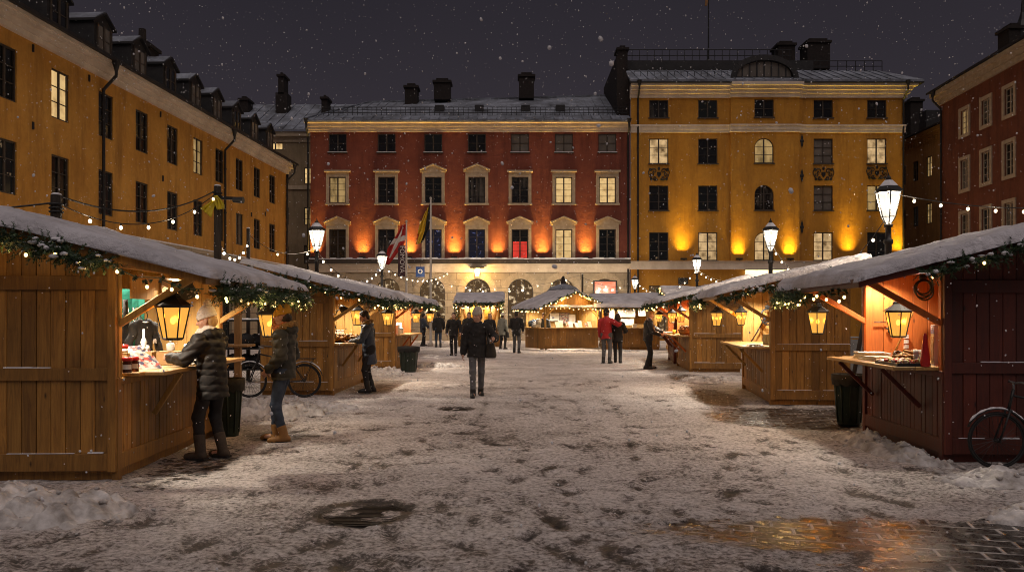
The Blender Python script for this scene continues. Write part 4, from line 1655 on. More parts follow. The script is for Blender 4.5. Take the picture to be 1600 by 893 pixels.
# ---------------------------------------------------------------- right side
def right_building():
    f = Fac((25.69, 48, 0), (-.056, -1, 0))
    L = 30
    b = empty('town_house', f.p(L / 2, 0, -5), 0, 'dark brown-red building with pale window surrounds at the right edge', 'building')
    us = [2.9, 5.15, 7.35, 9.6, 11.8, 14.0, 16.2]
    rows = [(11.85, 13.2), (8.75, 10.4), (5.6, 7.35)]
    specs = []
    for i, u in enumerate(us):
        for j, (c, d) in enumerate(rows):
            specs.append(((u - .42, u + .42, c, d), 'pane_warm_half' if (i, j) == (0, 0) else 'pane_dark'))
    mb = MB()
    wall(mb, f, 0, L, -.1, 14.3, [s[0] for s in specs])
    fbox(mb, f, 0, .02, -.1, 14.3, -10, -.003)
    mb.build('wall', M['brown_plaster'], b, world=True)
    for h, pn in specs:
        o = window(b, f, *h, pane=pn, nx=2, ny=4, frame='frame_light')
        a, c, d0, d1 = h
        mb = MB()
        s = .19
        for q in ((a - s, a - .004, d0 - s, d1 + s), (c + .004, c + s, d0 - s, d1 + s), (a - .004, c + .004, d1 + .004, d1 + s), (a - .004, c + .004, d0 - s, d0 - .004)):
            fbox(mb, f, *q, -.02, .06)
        mb.build('surround', M['surround'], o, world=True)
    mb = MB()
    for v0, v1, w in ((14.2, 14.45, .15), (14.45, 14.7, .3), (14.7, 14.95, .5)):
        fbox(mb, f, -w * .6, L, v0, v1, -.2, w)
    mb.build('cornice', M['surround'], b, world=True)
    mb = MB()
    mb.hexa([f.p(-.5, 14.955, .62), f.p(L, 14.955, .62), f.p(L, 16.6, -5), f.p(2, 16.6, -5), f.p(-.5, 15.07, .62), f.p(L, 15.07, .62), f.p(L, 16.7, -5), f.p(2, 16.7, -5)])
    mb.build('roof', M['roof_dark'], b, world=True)
    c = f.p(5.2, 0, -1.4)
    chimney(b, c.x - .55, c.x + .45, c.y - .5, c.y + .5, 15, 16.75)
    mb = MB()
    mb.lathe([(.42, 15.2), (.42, 16.7), (.5, 16.75), (.22, 17.3), (.10, 17.7), (.04, 18.5), (.02, 18.9)], 8, (c.x + .35, c.y - .2, 0))
    mb.ball((c.x + .35, c.y - .2, 18.75), .09, 1)
    mb.build('spire', M['roof_dark'], b, world=True)
    c = f.p(10.3, 0, -1.3)
    chimney(b, c.x - .4, c.x + .5, c.y - .7, c.y + .7, 15, 16.7)
    pipe(b, f, .35, .2, 14.9, .6)


right_building()


def side_street_building():
    f = Fac((28.5, 66, 0), (0, -1, 0))
    b = empty('apartment_building', (31, 58, 0), 0, 'narrow ochre-brown building in the gap right of the yellow building', 'building')
    sp = []
    for D in (52.9, 54.7, 56.5, 58.3):
        for (c, d) in ((11.1, 12.5), (7.9, 9.3), (4.9, 6.3)):
            sp.append(((66 - D - .38, 66 - D + .38, c, d), 'pane_warm_half' if D in (52.9, 54.7) and c > 7 else 'pane_dark'))
    mb = MB()
    wall(mb, f, 0, 15.0, -.1, 13.9, [s[0] for s in sp])
    fbox(mb, f, 14.98, 15.0, -.1, 13.9, -8, -.003)
    mb.build('wall', M['ochre_grey_plaster'], b, world=True)
    for h, pn in sp:
        window(b, f, *h, pane=pn, nx=2, ny=3)
    mb = MB()
    fbox(mb, f, 0, 15.1, 13.75, 14.0, -.1, .12)
    for k in range(38):
        fbox(mb, f, .2 + k * .39, .38 + k * .39, 13.5, 13.745, -.05, .1)
    fbox(mb, f, 0, 15.2, 14.0, 14.25, -.1, .3)
    mb.build('cornice', M['ochre_grey_plaster'], b, world=True)
    mb = MB()
    mb.hexa([f.p(0, 14.255, .45), f.p(15.2, 14.255, .45), f.p(15.2, 16.3, -4), f.p(0, 16.3, -4), f.p(0, 14.36, .45), f.p(15.2, 14.36, .45), f.p(15.2, 16.4, -4), f.p(0, 16.4, -4)])
    for D in (53.5, 56.5):
        fbox(mb, f, 66 - D - .5, 66 - D + .5, 14.6, 16.0, -2.5, -.5)
    mb.build('roof', M['roof_dark'], b, world=True)
    chimney(b, 29.4, 30.3, 59, 60, 14.5, 17.4)
    pipe(b, f, 14.85, .2, 14.2, .45)


side_street_building()
# ================================================================ MARKET STALLS
def roof_snow_mesh(zf, x0, x1, y0, y1, th, seed, nx=44, ny=96, world_len=None):
    """thick rounded blanket of snow over a sloping roof, zf(x, y) = top of the boards"""
    u = np.concatenate([[0, .012, .035, .07], np.linspace(.11, .89, nx), [.93, .965, .988, 1]])
    v = np.concatenate([[0, .008, .022, .045], np.linspace(.07, .93, ny), [.955, .978, .992, 1]])
    X, Y = np.meshgrid(x0 + (x1 - x0) * u, y0 + (y1 - y0) * v, indexing='ij')
    U, Vv = np.meshgrid(u, v, indexing='ij')
    eu = np.minimum(U, 1 - U) * (x1 - x0)
    ev = np.minimum(Vv, 1 - Vv) * (y1 - y0)
    e = np.sqrt(np.clip(1 - (1 - np.clip(np.minimum(eu, ev) / .075, 0, 1)) ** 2, 0, 1))
    t = th * (.30 + 1.0 * fbm(X * 1.1 + seed, Y * .8, seed, 3)) + .05 * (fbm(X * 9, Y * .7, seed + 3, 3) - .5) + .02 * (fbm(X * 14, Y * 11, seed + 4, 3) - .5)
    # wavy overhanging rim
    rim = np.clip(1 - np.minimum(eu, ev) / .10, 0, 1)
    Z = zf(X, Y) + t * e + .004
    Z -= rim * .07 * fbm(X * 3.2, Y * 3.2, seed + 7, 3)
    dx = (fbm(Y * 2.6, Y * 0 + seed, seed + 9, 4) - .5) * .16
    X = X + np.where(U > .5, 1, -1) * rim * dx * (np.abs(U - .5) > .4)
    n, m = X.shape
    top = np.stack([X.ravel(), Y.ravel(), Z.ravel()], 1)
    bot = np.stack([X.ravel(), Y.ravel(), (zf(X, Y) + .003 - rim * .035).ravel()], 1)
    i = np.arange((n - 1) * (m - 1))
    a = (i // (m - 1)) * m + i % (m - 1)
    F = np.stack([a, a + m, a + m + 1, a + 1], 1)
    mb = MB()
    mb.add(top.tolist(), F.tolist())
    mb.add(bot.tolist(), F[:, ::-1].tolist())
    N = n * m
    E = [(k, k + 1) for k in range(m - 1)] + [((n - 1) * m + k + 1, (n - 1) * m + k) for k in range(m - 1)] + \
        [(k * m + m, k * m) for k in range(n - 1)] + [(k * m + m - 1, k * m + 2 * m - 1) for k in range(n - 1)]
    mb.f += [(p, q, q + N, p + N) for p, q in E]
    mb.m += [0] * len(E)
    return mb


def boards(mb, fn, u0, u1, z0, ztop, w0, w1, bw=.125, mi=0, rr=None):
    """upright boards side by side; fn(u, z, w) -> point; ztop(u) gives the height"""
    n = max(1, round((u1 - u0) / bw))
    for k in range(n):
        a, b = u0 + (u1 - u0) * k / n + .0025, u0 + (u1 - u0) * (k + 1) / n - .0025
        j = random.uniform(-.004, .004)
        za, zb = ztop(a), ztop(b)
        mb.hexa([fn(a, z0, w0 + j), fn(b, z0, w0 + j), fn(b, z0, w1 + j), fn(a, z0, w1 + j), fn(a, za, w0 + j), fn(b, zb, w0 + j), fn(b, zb, w1 + j), fn(a, za, w1 + j)], mi)


class Stall:
    pass


def led(par, x, y, z, power, tilt=(0, 0, -1), col=(1.0, .86, .68)):
    mb = MB()
    mb.cyl((x, y, z + .03), (x, y, z), .055, .065, 14)
    o = mb.build('spotlight', M['ceramic'], par, True)
    mb = MB()
    mb.lathe([(.05, -.003), (.045, -.014), (.005, -.018)], 14, (x, y, z))
    mb.build('lens', M['led'], o)
    p = wm(par) @ Vector((x, y, z - .05))
    q = wm(par) @ Vector((x + tilt[0], y + tilt[1], z + tilt[2]))
    lamp('spotlight_beam', 'SPOT', p, power, col, par, .045, q, R(150), .6)


def stall(label, near, far, side, L, depth=1.45, ov=1.0, o_near=.35, o_far=.6, ze=1.98, slope=.25, wm_='wood_brown', wi='wood_inner', seed=1, counter=(.02, .98, .40),
          leds=((.25, .2), (.25, .75)), led_w=LED_W, group='wooden market stalls', back_open=False, yaw=None):
    """side=+1: counter faces world +x (left row), -1: faces -x (right row). near/far: ground points of the two front corners."""
    near, far = Vector((*near, 0)), Vector((*far, 0))
    d = (far - near).normalized() if side > 0 else (near - far).normalized()
    L = (far - near).length
    rz = math.atan2(-d.x, d.y)
    o = near if side > 0 else far
    s = empty('market_stall', o, rz, label, 'market stall', group)
    yn, yf = (0, L) if side > 0 else (L, 0)                 # local y of the near / far end
    sg = 1 if side > 0 else -1                              # direction near -> far
    zr = lambda x, y=0: ze + slope * (ov - x)               # underside of the roof
    xb = -depth
    # side walls
    for y, t in ((0, 1), (L, -1)):
        mb = MB()
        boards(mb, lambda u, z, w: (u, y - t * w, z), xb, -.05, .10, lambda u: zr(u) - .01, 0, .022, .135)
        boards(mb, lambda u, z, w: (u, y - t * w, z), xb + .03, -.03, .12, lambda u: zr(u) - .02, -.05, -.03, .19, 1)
        for z0, z1 in ((.10, .27), (.98, 1.10), (1.86, 2.0)):
            a = y - t * .024
            c = y - t * (-.0) + t * (-.046)
            mb.box(xb, -.06, min(a, c), max(a, c), z0, z1)
        mb.box(-.058, .02, min(y, y - t * .05), max(y, y - t * .05), .09, zr(0) - .02)
        w = mb.build('side_wall', [M[wm_], M[wi]], s, bevel=.004)
        mb = MB()
        for z1 in (.27, 1.10):
            a, c = y - t * .023, y - t * .048
            x = xb
            while x < -.15:
                ln = random.uniform(.12, .3)
                if random.random() < .68:
                    mb.box(x, min(x + ln, -.10), min(a, c), max(a, c), z1 + .001, z1 + random.uniform(.004, .015))
                x += ln
        mb.build('settled_snow', M['snow_line'], w)
    mb = MB()
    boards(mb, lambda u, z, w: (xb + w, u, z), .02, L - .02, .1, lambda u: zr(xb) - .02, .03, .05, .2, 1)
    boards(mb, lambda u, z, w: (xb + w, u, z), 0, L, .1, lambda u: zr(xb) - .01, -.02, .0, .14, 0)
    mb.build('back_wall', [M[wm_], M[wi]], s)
    mb = MB()
    mb.box(xb + .01, -.035, .03, L - .03, .0, .14)
    mb.build('floor', M[wm_], s)  # unseen slab added to stop inside light leaking under the walls
    # front panel below the counter
    mb = MB()
    boards(mb, lambda u, z, w: (w, u, z), .07, L - .07, .10, lambda u: 1.0, -.02, .0, .10)
    mb.box(.0, .024, .06, L - .06, .10, .26)
    mb.box(.0, .022, .06, L - .06, .93, .995)
    mb.box(-.03, .03, -.02, .07, .0, 1.0)
    mb.box(-.03, .03, L - .07, L + .02, .0, 1.0)
    mb.build('front_panel', M[wm_], s, bevel=.004)
    for y in (.02, L - .09):
        mb = MB()
        mb.box(-.055, .025, y, y + .07, 1.002, zr(0) - .03)
        mb.build('post', M[wi], s, bevel=.005)
    c0, c1, cw = counter
    mb = MB()
    ca, cb = (L * c0, L * c1)
    n = 4
    for k in range(n):
        x0, x1 = -.45 + (cw + .45) * k / n, -.45 + (cw + .45) * (k + 1) / n - .003
        mb.box(x0, x1, ca + (.12 if k == n - 1 else 0), cb, 1.003, 1.045)
    mb.build('counter', M['wood_counter'], s, bevel=.006)
    for y in (ca + .22 * L, cb - .2 * L):
        mb = MB()
        mb.bar((.03, y, .55), (cw - .05, y, .99), .045, .05)
        mb.build('bracket', M[wi if 'brown' in wm_ else wm_], s, bevel=.004)
    for y in (.055, L - .055):
        mb = MB()
        mb.bar((.0, y, 1.52), (ov - .22, y, zr(ov - .22) - .03), .05, .065)
        mb.build('roof_brace', M['wood_inner' if wi == 'wood_inner' else 'wood_red_inner'], s, bevel=.005)
    # roof boards, eave beam, fascia
    r0 = -o_near if side > 0 else -o_far
    r1 = L + (o_far if side > 0 else o_near)
    xk = xb - .25
    mb = MB()
    n = max(6, int((ov - xk) / .16))
    for k in range(n):
        xa, xc = xk + (ov - xk) * k / n, xk + (ov - xk) * (k + 1) / n - .004
        mb.hexa([(xa, r0, zr(xa)), (xc, r0, zr(xc)), (xc, r1, zr(xc)), (xa, r1, zr(xa)), (xa, r0, zr(xa) + .025), (xc, r0, zr(xc) + .025), (xc, r1, zr(xc) + .025), (xa, r1, zr(xa) + .025)])
    mb.box(ov - .03, ov + .004, r0, r1, ze - .07, ze + .02, 1)
    mb.box(-.06, .0, .0, L, zr(0) - .14, zr(0) - .005, 1)
    mb.box(ov * .5 - .03, ov * .5 + .03, r0 + .05, r1 - .05, zr(ov * .5) - .07, zr(ov * .5) - .003, 1)
    for y in (r0, r1):
        a, c = (y, y + .03) if y == r0 else (y - .03, y)
        mb.hexa([(xk, a, zr(xk) - .09), (ov, a, zr(ov) - .07), (ov, c, zr(ov) - .07), (xk, c, zr(xk) - .09), (xk, a, zr(xk) - .003), (ov, a, zr(ov) - .003), (ov, c, zr(ov) - .003), (xk, c, zr(xk) - .003)], 1)
    mb.build('roof', [M['wood_roof'], M[wm_]], s)
    mb = roof_snow_mesh(lambda x, y: zr(x) + .028, xk - .04, ov + .05, r0 - .05, r1 + .05, .125, seed)
    mb.build('roof_snow', M['stall_snow'], s, True)
    for x, t in leds:
        led(s, x, yn + sg * t * L, zr(x) - .09, led_w)
    S = Stall()
    S.o, S.L, S.zr, S.ov, S.depth, S.r0, S.r1, S.ze = s, L, zr, ov, depth, r0, r1, ze
    S.xk = xk
    M4 = wm(s)
    S.w = lambda x, t, z: M4 @ Vector((x, yn + sg * t, z))      # t = metres from the near end towards the far end
    S.on, S.of = o_near, o_far
    S.rz = rz
    return S


# ---------------------------------------------------------------- garlands, lanterns, lamps
BULB_ME = {}


def bulb_mesh(kind, r):
    k = (kind, round(r, 4))
    if k not in BULB_ME:
        mb = MB()
        V, F = ICO[1]
        mb.ball((0, 0, 0), (r, r, r * 1.25), 1)
        mb.cyl((0, 0, r * .9), (0, 0, r * 2.3), r * .5, r * .45, 6, 1)
        o = mb.build('bulb', [M[kind], M['cable']], None, True)
        BULB_ME[k] = o.data
        bpy.data.objects.remove(o)
    return BULB_ME[k]


def add_bulb(par, p, kind, r):
    r *= .86
    o = bpy.data.objects.new('bulb', bulb_mesh(kind, r))
    COL.objects.link(o)
    o.parent = par
    o.location = wm(par).inverted() @ Vector(p)
    return o


def resample(pts, step):
    pts = [Vector(p) for p in pts]
    out = [pts[0]]
    acc = 0
    for a, b in zip(pts, pts[1:]):
        l = (b - a).length
        t = step - acc
        while t < l:
            out.append(a.lerp(b, t / l))
            t += step
        acc = (acc + l) % step if l > 0 else acc
    return out


def garland(label, pts, sprigs=46, rad=.09, bulb_step=.28, bulb_r=.021, seed=1, snow=.15, nl=.045, lights=0, group='lit pine garlands', bulbs=True, drop=.07, gw=7.0):
    rr = random.Random(seed)
    pts = [Vector(p) for p in pts]
    g = empty('pine_garland', pts[0], 0, label, 'garland', group)
    P = resample(pts, .05)
    mb, sn = MB(), MB()
    for q, p in enumerate(P):
        for _ in range(max(1, round(sprigs * .05 + rr.random() - .5))):
            d = Vector((rr.gauss(0, 1), rr.gauss(0, 1), rr.gauss(-.15, .8))).normalized()
            l = rad * rr.uniform(.9, 1.75)
            b = p + Vector((rr.uniform(-.03, .03), rr.uniform(-.03, .03), rr.uniform(-.03, .02)))
            e = d.cross(Vector((rr.random(), rr.random(), rr.random()))).normalized()
            g2 = d.cross(e)
            n = 11
            for k in range(n):
                t = (k + .5) / n
                c = b + d * (l * t)
                for sgn in (-1, 1):
                    ang = rr.uniform(0, 6.28)
                    sd = (e * math.cos(ang) + g2 * math.sin(ang)) * sgn
                    tip = c + (sd * .75 + d * .65) * nl * (1.1 - .5 * t)
                    wv = d.cross(sd).normalized() * nl * .15
                    mb.add([c - wv, c + wv, tip], [(0, 1, 2)])
            if rr.random() < snow * .22:
                sn.ball(b + d * l * .5 + ZV * .02, (rr.uniform(.02, .05), rr.uniform(.02, .05), rr.uniform(.012, .022)), 1, 0, .15)
    mb.tube(pts, .012 if sprigs > 10 else .005, 5)
    mb.build('foliage', M['needles'], g, world=True)
    if sn.v:
        tag(sn.build('snow', M['snow_line'], g, True, world=True), kind='stuff')
    if bulbs:
        B = resample(pts, bulb_step)[:98]
        for b in B:
            add_bulb(g, b + Vector((rr.uniform(-.06, .06), rr.uniform(-.06, .06), -drop + rr.uniform(-.04, .05))), 'bulb_warm', bulb_r)
    if lights:
        L = resample(pts, sum((b - a).length for a, b in zip(pts, pts[1:])) / (lights + .001) * .98)
        for q in L[1:] if len(L) > lights else L:
            lamp('garland_glow', 'POINT', q - ZV * .14, gw, (1, .60, .22), g, .05)
    return g


def eave_path(S, t0, t1, dx=.02, dz=-.06, n=12, sag=.05):
    out = []
    for i in range(n + 1):
        t = t0 + (t1 - t0) * i / n
        out.append(S.w(S.ov + dx, t, S.ze + dz - sag * abs(math.sin(i * math.pi / 2.0)) + .01 * math.sin(i * 2.7)))
    return out


def rake_path(S, x0, x1, end='near', n=8, off=.05, dz=-.05):
    t = -S.on - off if end == 'near' else S.L + S.of + off
    return [S.w(x0 + (x1 - x0) * i / n, t, S.zr(x0 + (x1 - x0) * i / n) + dz - .05 * abs(math.sin(i * 1.57))) for i in range(n + 1)]


LANT = {}


def lantern(label, hook, sc=1.0, chain=.12, power=LANTERN_W, group='hanging amber lanterns', rot=.3):
    """six-sided black lantern with amber panes, hung by a chain"""
    hook = Vector(hook)
    g = empty('hanging_lantern', hook - ZV * (chain + .44 * sc), rot, label, 'lantern', group)
    g.matrix_basis = g.matrix_basis @ Matrix.Scale(sc, 4)
    g.scale = (sc, sc, sc)
    H = .30
    r0, r1 = .088, .148
    if 'cap' not in LANT:
        mb = MB()
        mb.lathe([(.178, H), (.180, H + .012), (.150, H + .028), (.066, H + .085), (.060, H + .105), (.068, H + .110), (.03, H + .135), (.012, H + .14)], 6)
        LANT['cap'] = mb
        mb = MB()
        for i in range(6):
            t = i * math.pi / 3
            a, b = (r0 * math.cos(t), r0 * math.sin(t), .0), (r1 * math.cos(t), r1 * math.sin(t), H)
            mb.cyl(a, b, .0075, None, 5)
        for r, z in ((r0, .0), (r1, H - .004)):
            for i in range(6):
                t, q = i * math.pi / 3, (i + 1) * math.pi / 3
                mb.cyl((r * math.cos(t), r * math.sin(t), z), (r * math.cos(q), r * math.sin(q), z), .008, None, 5)
        mb.lathe([(r0, -.008), (r0 * .9, -.016), (.01, -.016)], 6)
        LANT['frame'] = mb
        mb = MB()
        for i in range(6):
            t, q = i * math.pi / 3, (i + 1) * math.pi / 3
            k = .985
            mb.quad((r0 * k * math.cos(t), r0 * k * math.sin(t), .002), (r0 * k * math.cos(q), r0 * k * math.sin(q), .002), (r1 * k * math.cos(q), r1 * k * math.sin(q), H - .004), (r1 * k * math.cos(t), r1 * k * math.sin(t), H - .004))
        LANT['panes'] = mb
        mb = MB()
        mb.ball((0, 0, H * .56), (.024, .024, .034), 2)
        LANT['bulb'] = mb
    LANT['cap'].build('cap', M['dark_metal'], g)
    LANT['frame'].build('frame', M['dark_metal'], g)
    LANT['panes'].build('panes', M['pane_amber'], g)
    LANT['bulb'].build('bulb', M['lamp_core'], g, True)
    mb = MB()
    z0 = H + .14
    n = max(2, int((chain / sc) / .035))
    for k in range(n):
        mb.torus((0, 0, z0 + (k + .5) * chain / sc / n), .014, .0042, (1, 0, 0) if k % 2 else (0, 1, 0), 10, 5)
    mb.build('chain', M['dark_metal'], g)
    lamp('lantern_light', 'POINT', hook - ZV * (chain + .44 * sc - H * .72 * sc), power * sc * sc, (1.0, .62, .24), g, .03)
    return g


# ---------------------------------------------------------------- the stalls
L1 = stall('large brown stall nearest on the left with green banner and dark jacket inside', (-3.88, 7.83), (-3.99, 10.93), 1, 3.1, ov=.98, o_near=.33, o_far=.65, slope=.255, seed=3, counter=(.055, .985, .36), leds=((-.12, .07), (-.16, .66), (-.85, .55)), led_w=LED_W * .95)  # third spotlight, hidden behind the valance, is added to brighten the interior
L2 = stall('second brown stall on the left, with pastries and a bicycle leaning at its side', (-3.63, 16.2), (-3.60, 19.3), 1, 3.1, ov=.95, o_near=.35, o_far=.55, seed=5, leds=((-.2, .3), (-.3, .7)), led_w=LED_W * .9)
L3 = stall('third stall on the left, brown outside and red inside, beside a green bin', (-3.49, 23.8), (-3.40, 26.8), 1, 3.0, ov=.85, o_near=.35, o_far=.4, wi='wood_red_inner', seed=7, leds=((-.3, .3), (-.3, .75)), led_w=LED_W * .9)
L4 = stall('far left stall with a slate-coloured canvas roof behind the red-lined stall', (-4.6, 31.0), (-4.5, 34.0), 1, 3.0, ov=.7, o_near=.3, o_far=.3, ze=2.15, seed=9, leds=((-.3, .5),), led_w=LED_W * .5)
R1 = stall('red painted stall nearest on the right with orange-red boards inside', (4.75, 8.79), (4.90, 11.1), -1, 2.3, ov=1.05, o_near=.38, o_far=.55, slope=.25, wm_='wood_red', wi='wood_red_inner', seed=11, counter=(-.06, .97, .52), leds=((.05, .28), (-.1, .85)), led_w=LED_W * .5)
R2 = stall('brown stall second on the right with a coiled cable and a broom inside', (4.70, 14.5), (5.12, 17.7), -1, 3.2, depth=1.35, ov=1.0, o_near=.35, o_far=.55, slope=.235, seed=13, counter=(-.05, .98, .50), leds=((-.2, .35), (-.2, .75)))
R3 = stall('brown stall third on the right, red inside, with a full counter', (5.10, 22.9), (5.34, 25.8), -1, 2.9, depth=1.42, ov=.95, o_near=.35, o_far=.5, wi='wood_red_inner', seed=15, counter=(0, .98, .5), leds=((-.2, .3), (-.2, .75)))
R4 = stall('small dark red stall fourth on the right, beyond the red-lined brown stall', (5.42, 26.7), (5.75, 29.3), -1, 2.6, depth=1.4, ov=.9, o_near=.3, o_far=.3, wm_='wood_red', wi='wood_red_inner', seed=17, leds=((-.2, .5),))


def frontal_stall(label, x0, x1, D, ov=.6, ze=1.98, slope=.25, seed=20, led_w=LED_W * .6, depth=1.4, wm_='wood_brown', rot=0.0, wi='wood_inner', o=.25):
    ca, sa = math.cos(rot), math.sin(rot)
    L = x1 - x0
    return stall(label, (x0, D), (x0 + L * ca, D + L * sa), 1, 0, depth=depth, ov=ov, o_near=o, o_far=o, ze=ze, slope=slope, wm_=wm_, wi=wi, seed=seed, leds=((-.3, .25), (-.3, .75)), led_w=led_w)


B2 = frontal_stall('brown stall facing the camera with pale blue notices, right of the gabled stall', 4.35, 7.0, 38.2, ov=.75, ze=2.02, seed=21, o=.45)
B3 = frontal_stall('small far stall facing the camera, thickly hung with pine garland below the lit door', -2.75, -.65, 41.5, ov=.5, ze=2.30, slope=.22, seed=23, led_w=LED_W * .9, o=.22)
B4 = frontal_stall('far right stall whose snowy roof shows above the small dark red stall', 7.05, 9.4, 35.0, ov=.7, ze=2.1, slope=.32, seed=25, led_w=LED_W * .4)


def gable_stall(near_l, width, depth, rot, label):
    """stall with its gable over the counter and an open left flank"""
    s = empty('market_stall', (*near_l, 0), rot, label, 'market stall', 'wooden market stalls')
    # local x along the front, y backwards
    zr = lambda x: 2.72 - .40 * abs(x - width / 2)
    mb = MB()
    boards(mb, lambda u, z, w: (u, w, z), 0, width, .08, lambda u: 1.02, 0, .022, .16)
    mb.box(0, width, -.02, .0, .08, .22)
    mb.build('front_panel', M['wood_brown'], s)
    mb = MB()
    boards(mb, lambda u, z, w: (w, u, z), .02, depth, .08, lambda u: 1.02, 0, .022, .16)
    mb.build('side_panel', M['wood_brown'], s)
    mb = MB()
    boards(mb, lambda u, z, w: (width - w, u, z), .02, depth, .08, lambda u: zr(width) - .02, 0, .022, .16)
    boards(mb, lambda u, z, w: (width - .03 - w, u, z), .02, depth, .08, lambda u: zr(width) - .03, 0, .022, .16, 1)
    mb.build('side_wall', [M['wood_brown'], M['wood_inner']], s)
    mb = MB()
    boards(mb, lambda u, z, w: (u, depth + w, z), 0, width, .08, lambda u: zr(u) - .02, 0, .022, .16, 0)
    boards(mb, lambda u, z, w: (u, depth - .03 + w, z), 0.02, width - .06, .08, lambda u: zr(u) - .03, 0, .022, .16, 1)
    mb.build('back_wall', [M['wood_brown'], M['wood_inner']], s)
    mb = MB()
    boards(mb, lambda u, z, w: (u, w, z), .02, width - .02, 2.06, lambda u: max(2.08, zr(u) - .01), -.02, 0, .14)
    mb.build('gable', M['wood_brown'], s)
    for (x, y) in ((0, 0), (width - .08, 0), (0, depth - .08)):
        mb = MB()
        mb.box(x, x + .08, y - .01, y + .07, 1.05, zr(x) - .02)
        mb.build('post', M['wood_inner'], s)
    for (a, b) in (((0, 1.5), (.5, 2.02)), ((width, 1.5), (width - .5, 2.02))):
        mb = MB()
        mb.bar((a[0], -.03, a[1]), (b[0], -.03, b[1]), .05, .06)
        mb.build('roof_brace', M['wood_inner'], s)
    mb = MB()
    mb.box(-.05, width, -.32, .4, 1.025, 1.06)
    mb.box(-.30, .3, .401, depth, 1.025, 1.06)
    mb.build('counter', M['wood_counter'], s)
    ya, yb = -.42, depth + .4
    mb = MB()
    m = width / 2
    for sgn in (-1, 1):
        e = m + sgn * (m + .55)
        mb.hexa([(e, ya, zr(e)), (m, ya, zr(m)), (m, yb, zr(m)), (e, yb, zr(e)), (e, ya, zr(e) + .03), (m, ya, zr(m) + .03), (m, yb, zr(m) + .03), (e, yb, zr(e) + .03)])
        mb.hexa([(e, ya, zr(e) - .1), (m, ya, zr(m) - .1), (m, ya + .03, zr(m) - .1), (e, ya + .03, zr(e) - .1), (e, ya, zr(e) - .003), (m, ya, zr(m) - .003), (m, ya + .03, zr(m) - .003), (e, ya + .03, zr(e) - .003)])
    mb.build('roof', M['wood_roof'], s)
    mb = roof_snow_mesh(lambda x, y: 2.72 - .40 * np.abs(x - m) + .034, -.6, width + .6, ya - .05, yb + .05, .13, 31)
    mb.build('roof_snow', M['stall_snow'], s, True)
    mb = MB()
    mb.box(.0, width, -.45, -.02, 2.0, 2.03)
    pe = mb.build('pent_roof', M['wood_brown'], s)
    mb = roof_snow_mesh(lambda x, y: x * 0 + 2.034, -.02, width + .02, -.48, -.02, .09, 33, 20, 12)
    mb.build('roof_snow', M['stall_snow'], pe, True)
    led(s, width * .3, .5, 2.15, LED_W)
    led(s, width * .75, .5, 2.15, LED_W)
    led(s, .25, depth * .6, 2.1, LED_W * .7)
    S = Stall()
    S.o, S.w = s, (lambda x, y, z: wm(s) @ Vector((x, y, z)))
    S.zr, S.width, S.depth, S.ya = zr, width, depth, ya
    return S


B1 = gable_stall((PX(851, 37), 37.0), 2.85, 2.1, R(24), 'gabled stall in the middle of the square with pictures and books on display')

# ---------------------------------------------------------------- garlands
garland('pine garland with round bulbs along the near roof edge of the left foreground stall', rake_path(L1, -1.68, .10, n=8, dz=-.09), 230, .115, .27, .018, 1, .7, lights=2, gw=1.2)
garland('few bulbs on the bare near fascia over the left foreground opening', rake_path(L1, .15, L1.ov, n=4, dz=-.12), 2, .02, .26, .018, 21, 0)
garland('pine garland with bulbs hanging along the front eave of the left foreground stall', eave_path(L1, .05, L1.L + L1.of + .05, n=12, dz=-.10), 230, .115, .17, .016, 2, .2, lights=3)
garland('pine garland up the near roof edge of the second left stall', rake_path(L2, -1.65, L2.ov, n=9, dz=-.07), 90, .11, .34, .019, 3, .4, nl=.06)
garland('pine garland with bulbs on the front eave of the second left stall', eave_path(L2, -.3, L2.L + L2.of, dz=-.08), 80, .10, .16, .019, 4, .1, nl=.06, lights=2)
garland('pine garland up the near roof edge of the third left stall', rake_path(L3, -1.65, L3.ov), 50, .095, .45, .022, 5, .3, nl=.075)
garland('bulb-dotted pine garland on the front eave of the third left stall', eave_path(L3, -.3, L3.L + L3.of), 50, .085, .18, .024, 6, 0, nl=.075, lights=2)
garland('thick pine garland along the near roof edge of the red stall', rake_path(R1, -1.65, .45, n=8, dz=-.06), 120, .09, .5, .018, 7, .9, lights=0)
garland('pine garland crowded with bulbs at the far eave of the red stall', eave_path(R1, 1.55, R1.L + R1.of + .02, n=6, dz=-.09), 150, .12, .085, .016, 8, .1, lights=2)
garland('short bulb string on the eave beam above the red stall opening', eave_path(R1, .1, 1.5, dx=-.03, dz=-.08, n=5, sag=.02), 2, .02, .32, .02, 18, 0)
garland('pine garland on the near roof edge of the second right stall', rake_path(R2, -1.55, R2.ov, dz=-.06), 80, .075, .7, .022, 9, .4, nl=.06)
garland('pine garland with bulbs at the far eave of the second right stall', eave_path(R2, 2.0, R2.L + R2.of, n=6, dz=-.08), 90, .11, .11, .018, 10, 0, nl=.06, lights=2)
garland('pine garland on the near roof edge of the third right stall', rake_path(R3, -1.6, R3.ov), 50, .08, .5, .022, 11, .2, nl=.075)
garland('pine garland with bulbs on the eave of the third right stall', eave_path(R3, -.2, R3.L + R3.of), 46, .08, .2, .024, 12, 0, nl=.075, lights=1)
garland('thin pine garland on the eave of the small dark red stall', eave_path(R4, -.2, R4.L + R4.of), 22, .08, .2, .026, 13, 0, nl=.08, lights=1)
garland('bulb-lined pine garland along the gable of the middle stall', [B1.w(x, B1.ya - .06, B1.zr(x) + .02) for x in np.linspace(-.5, B1.width + .5, 13)], 20, .08, .17, .032, 14, 0, nl=.08, lights=3, gw=22)
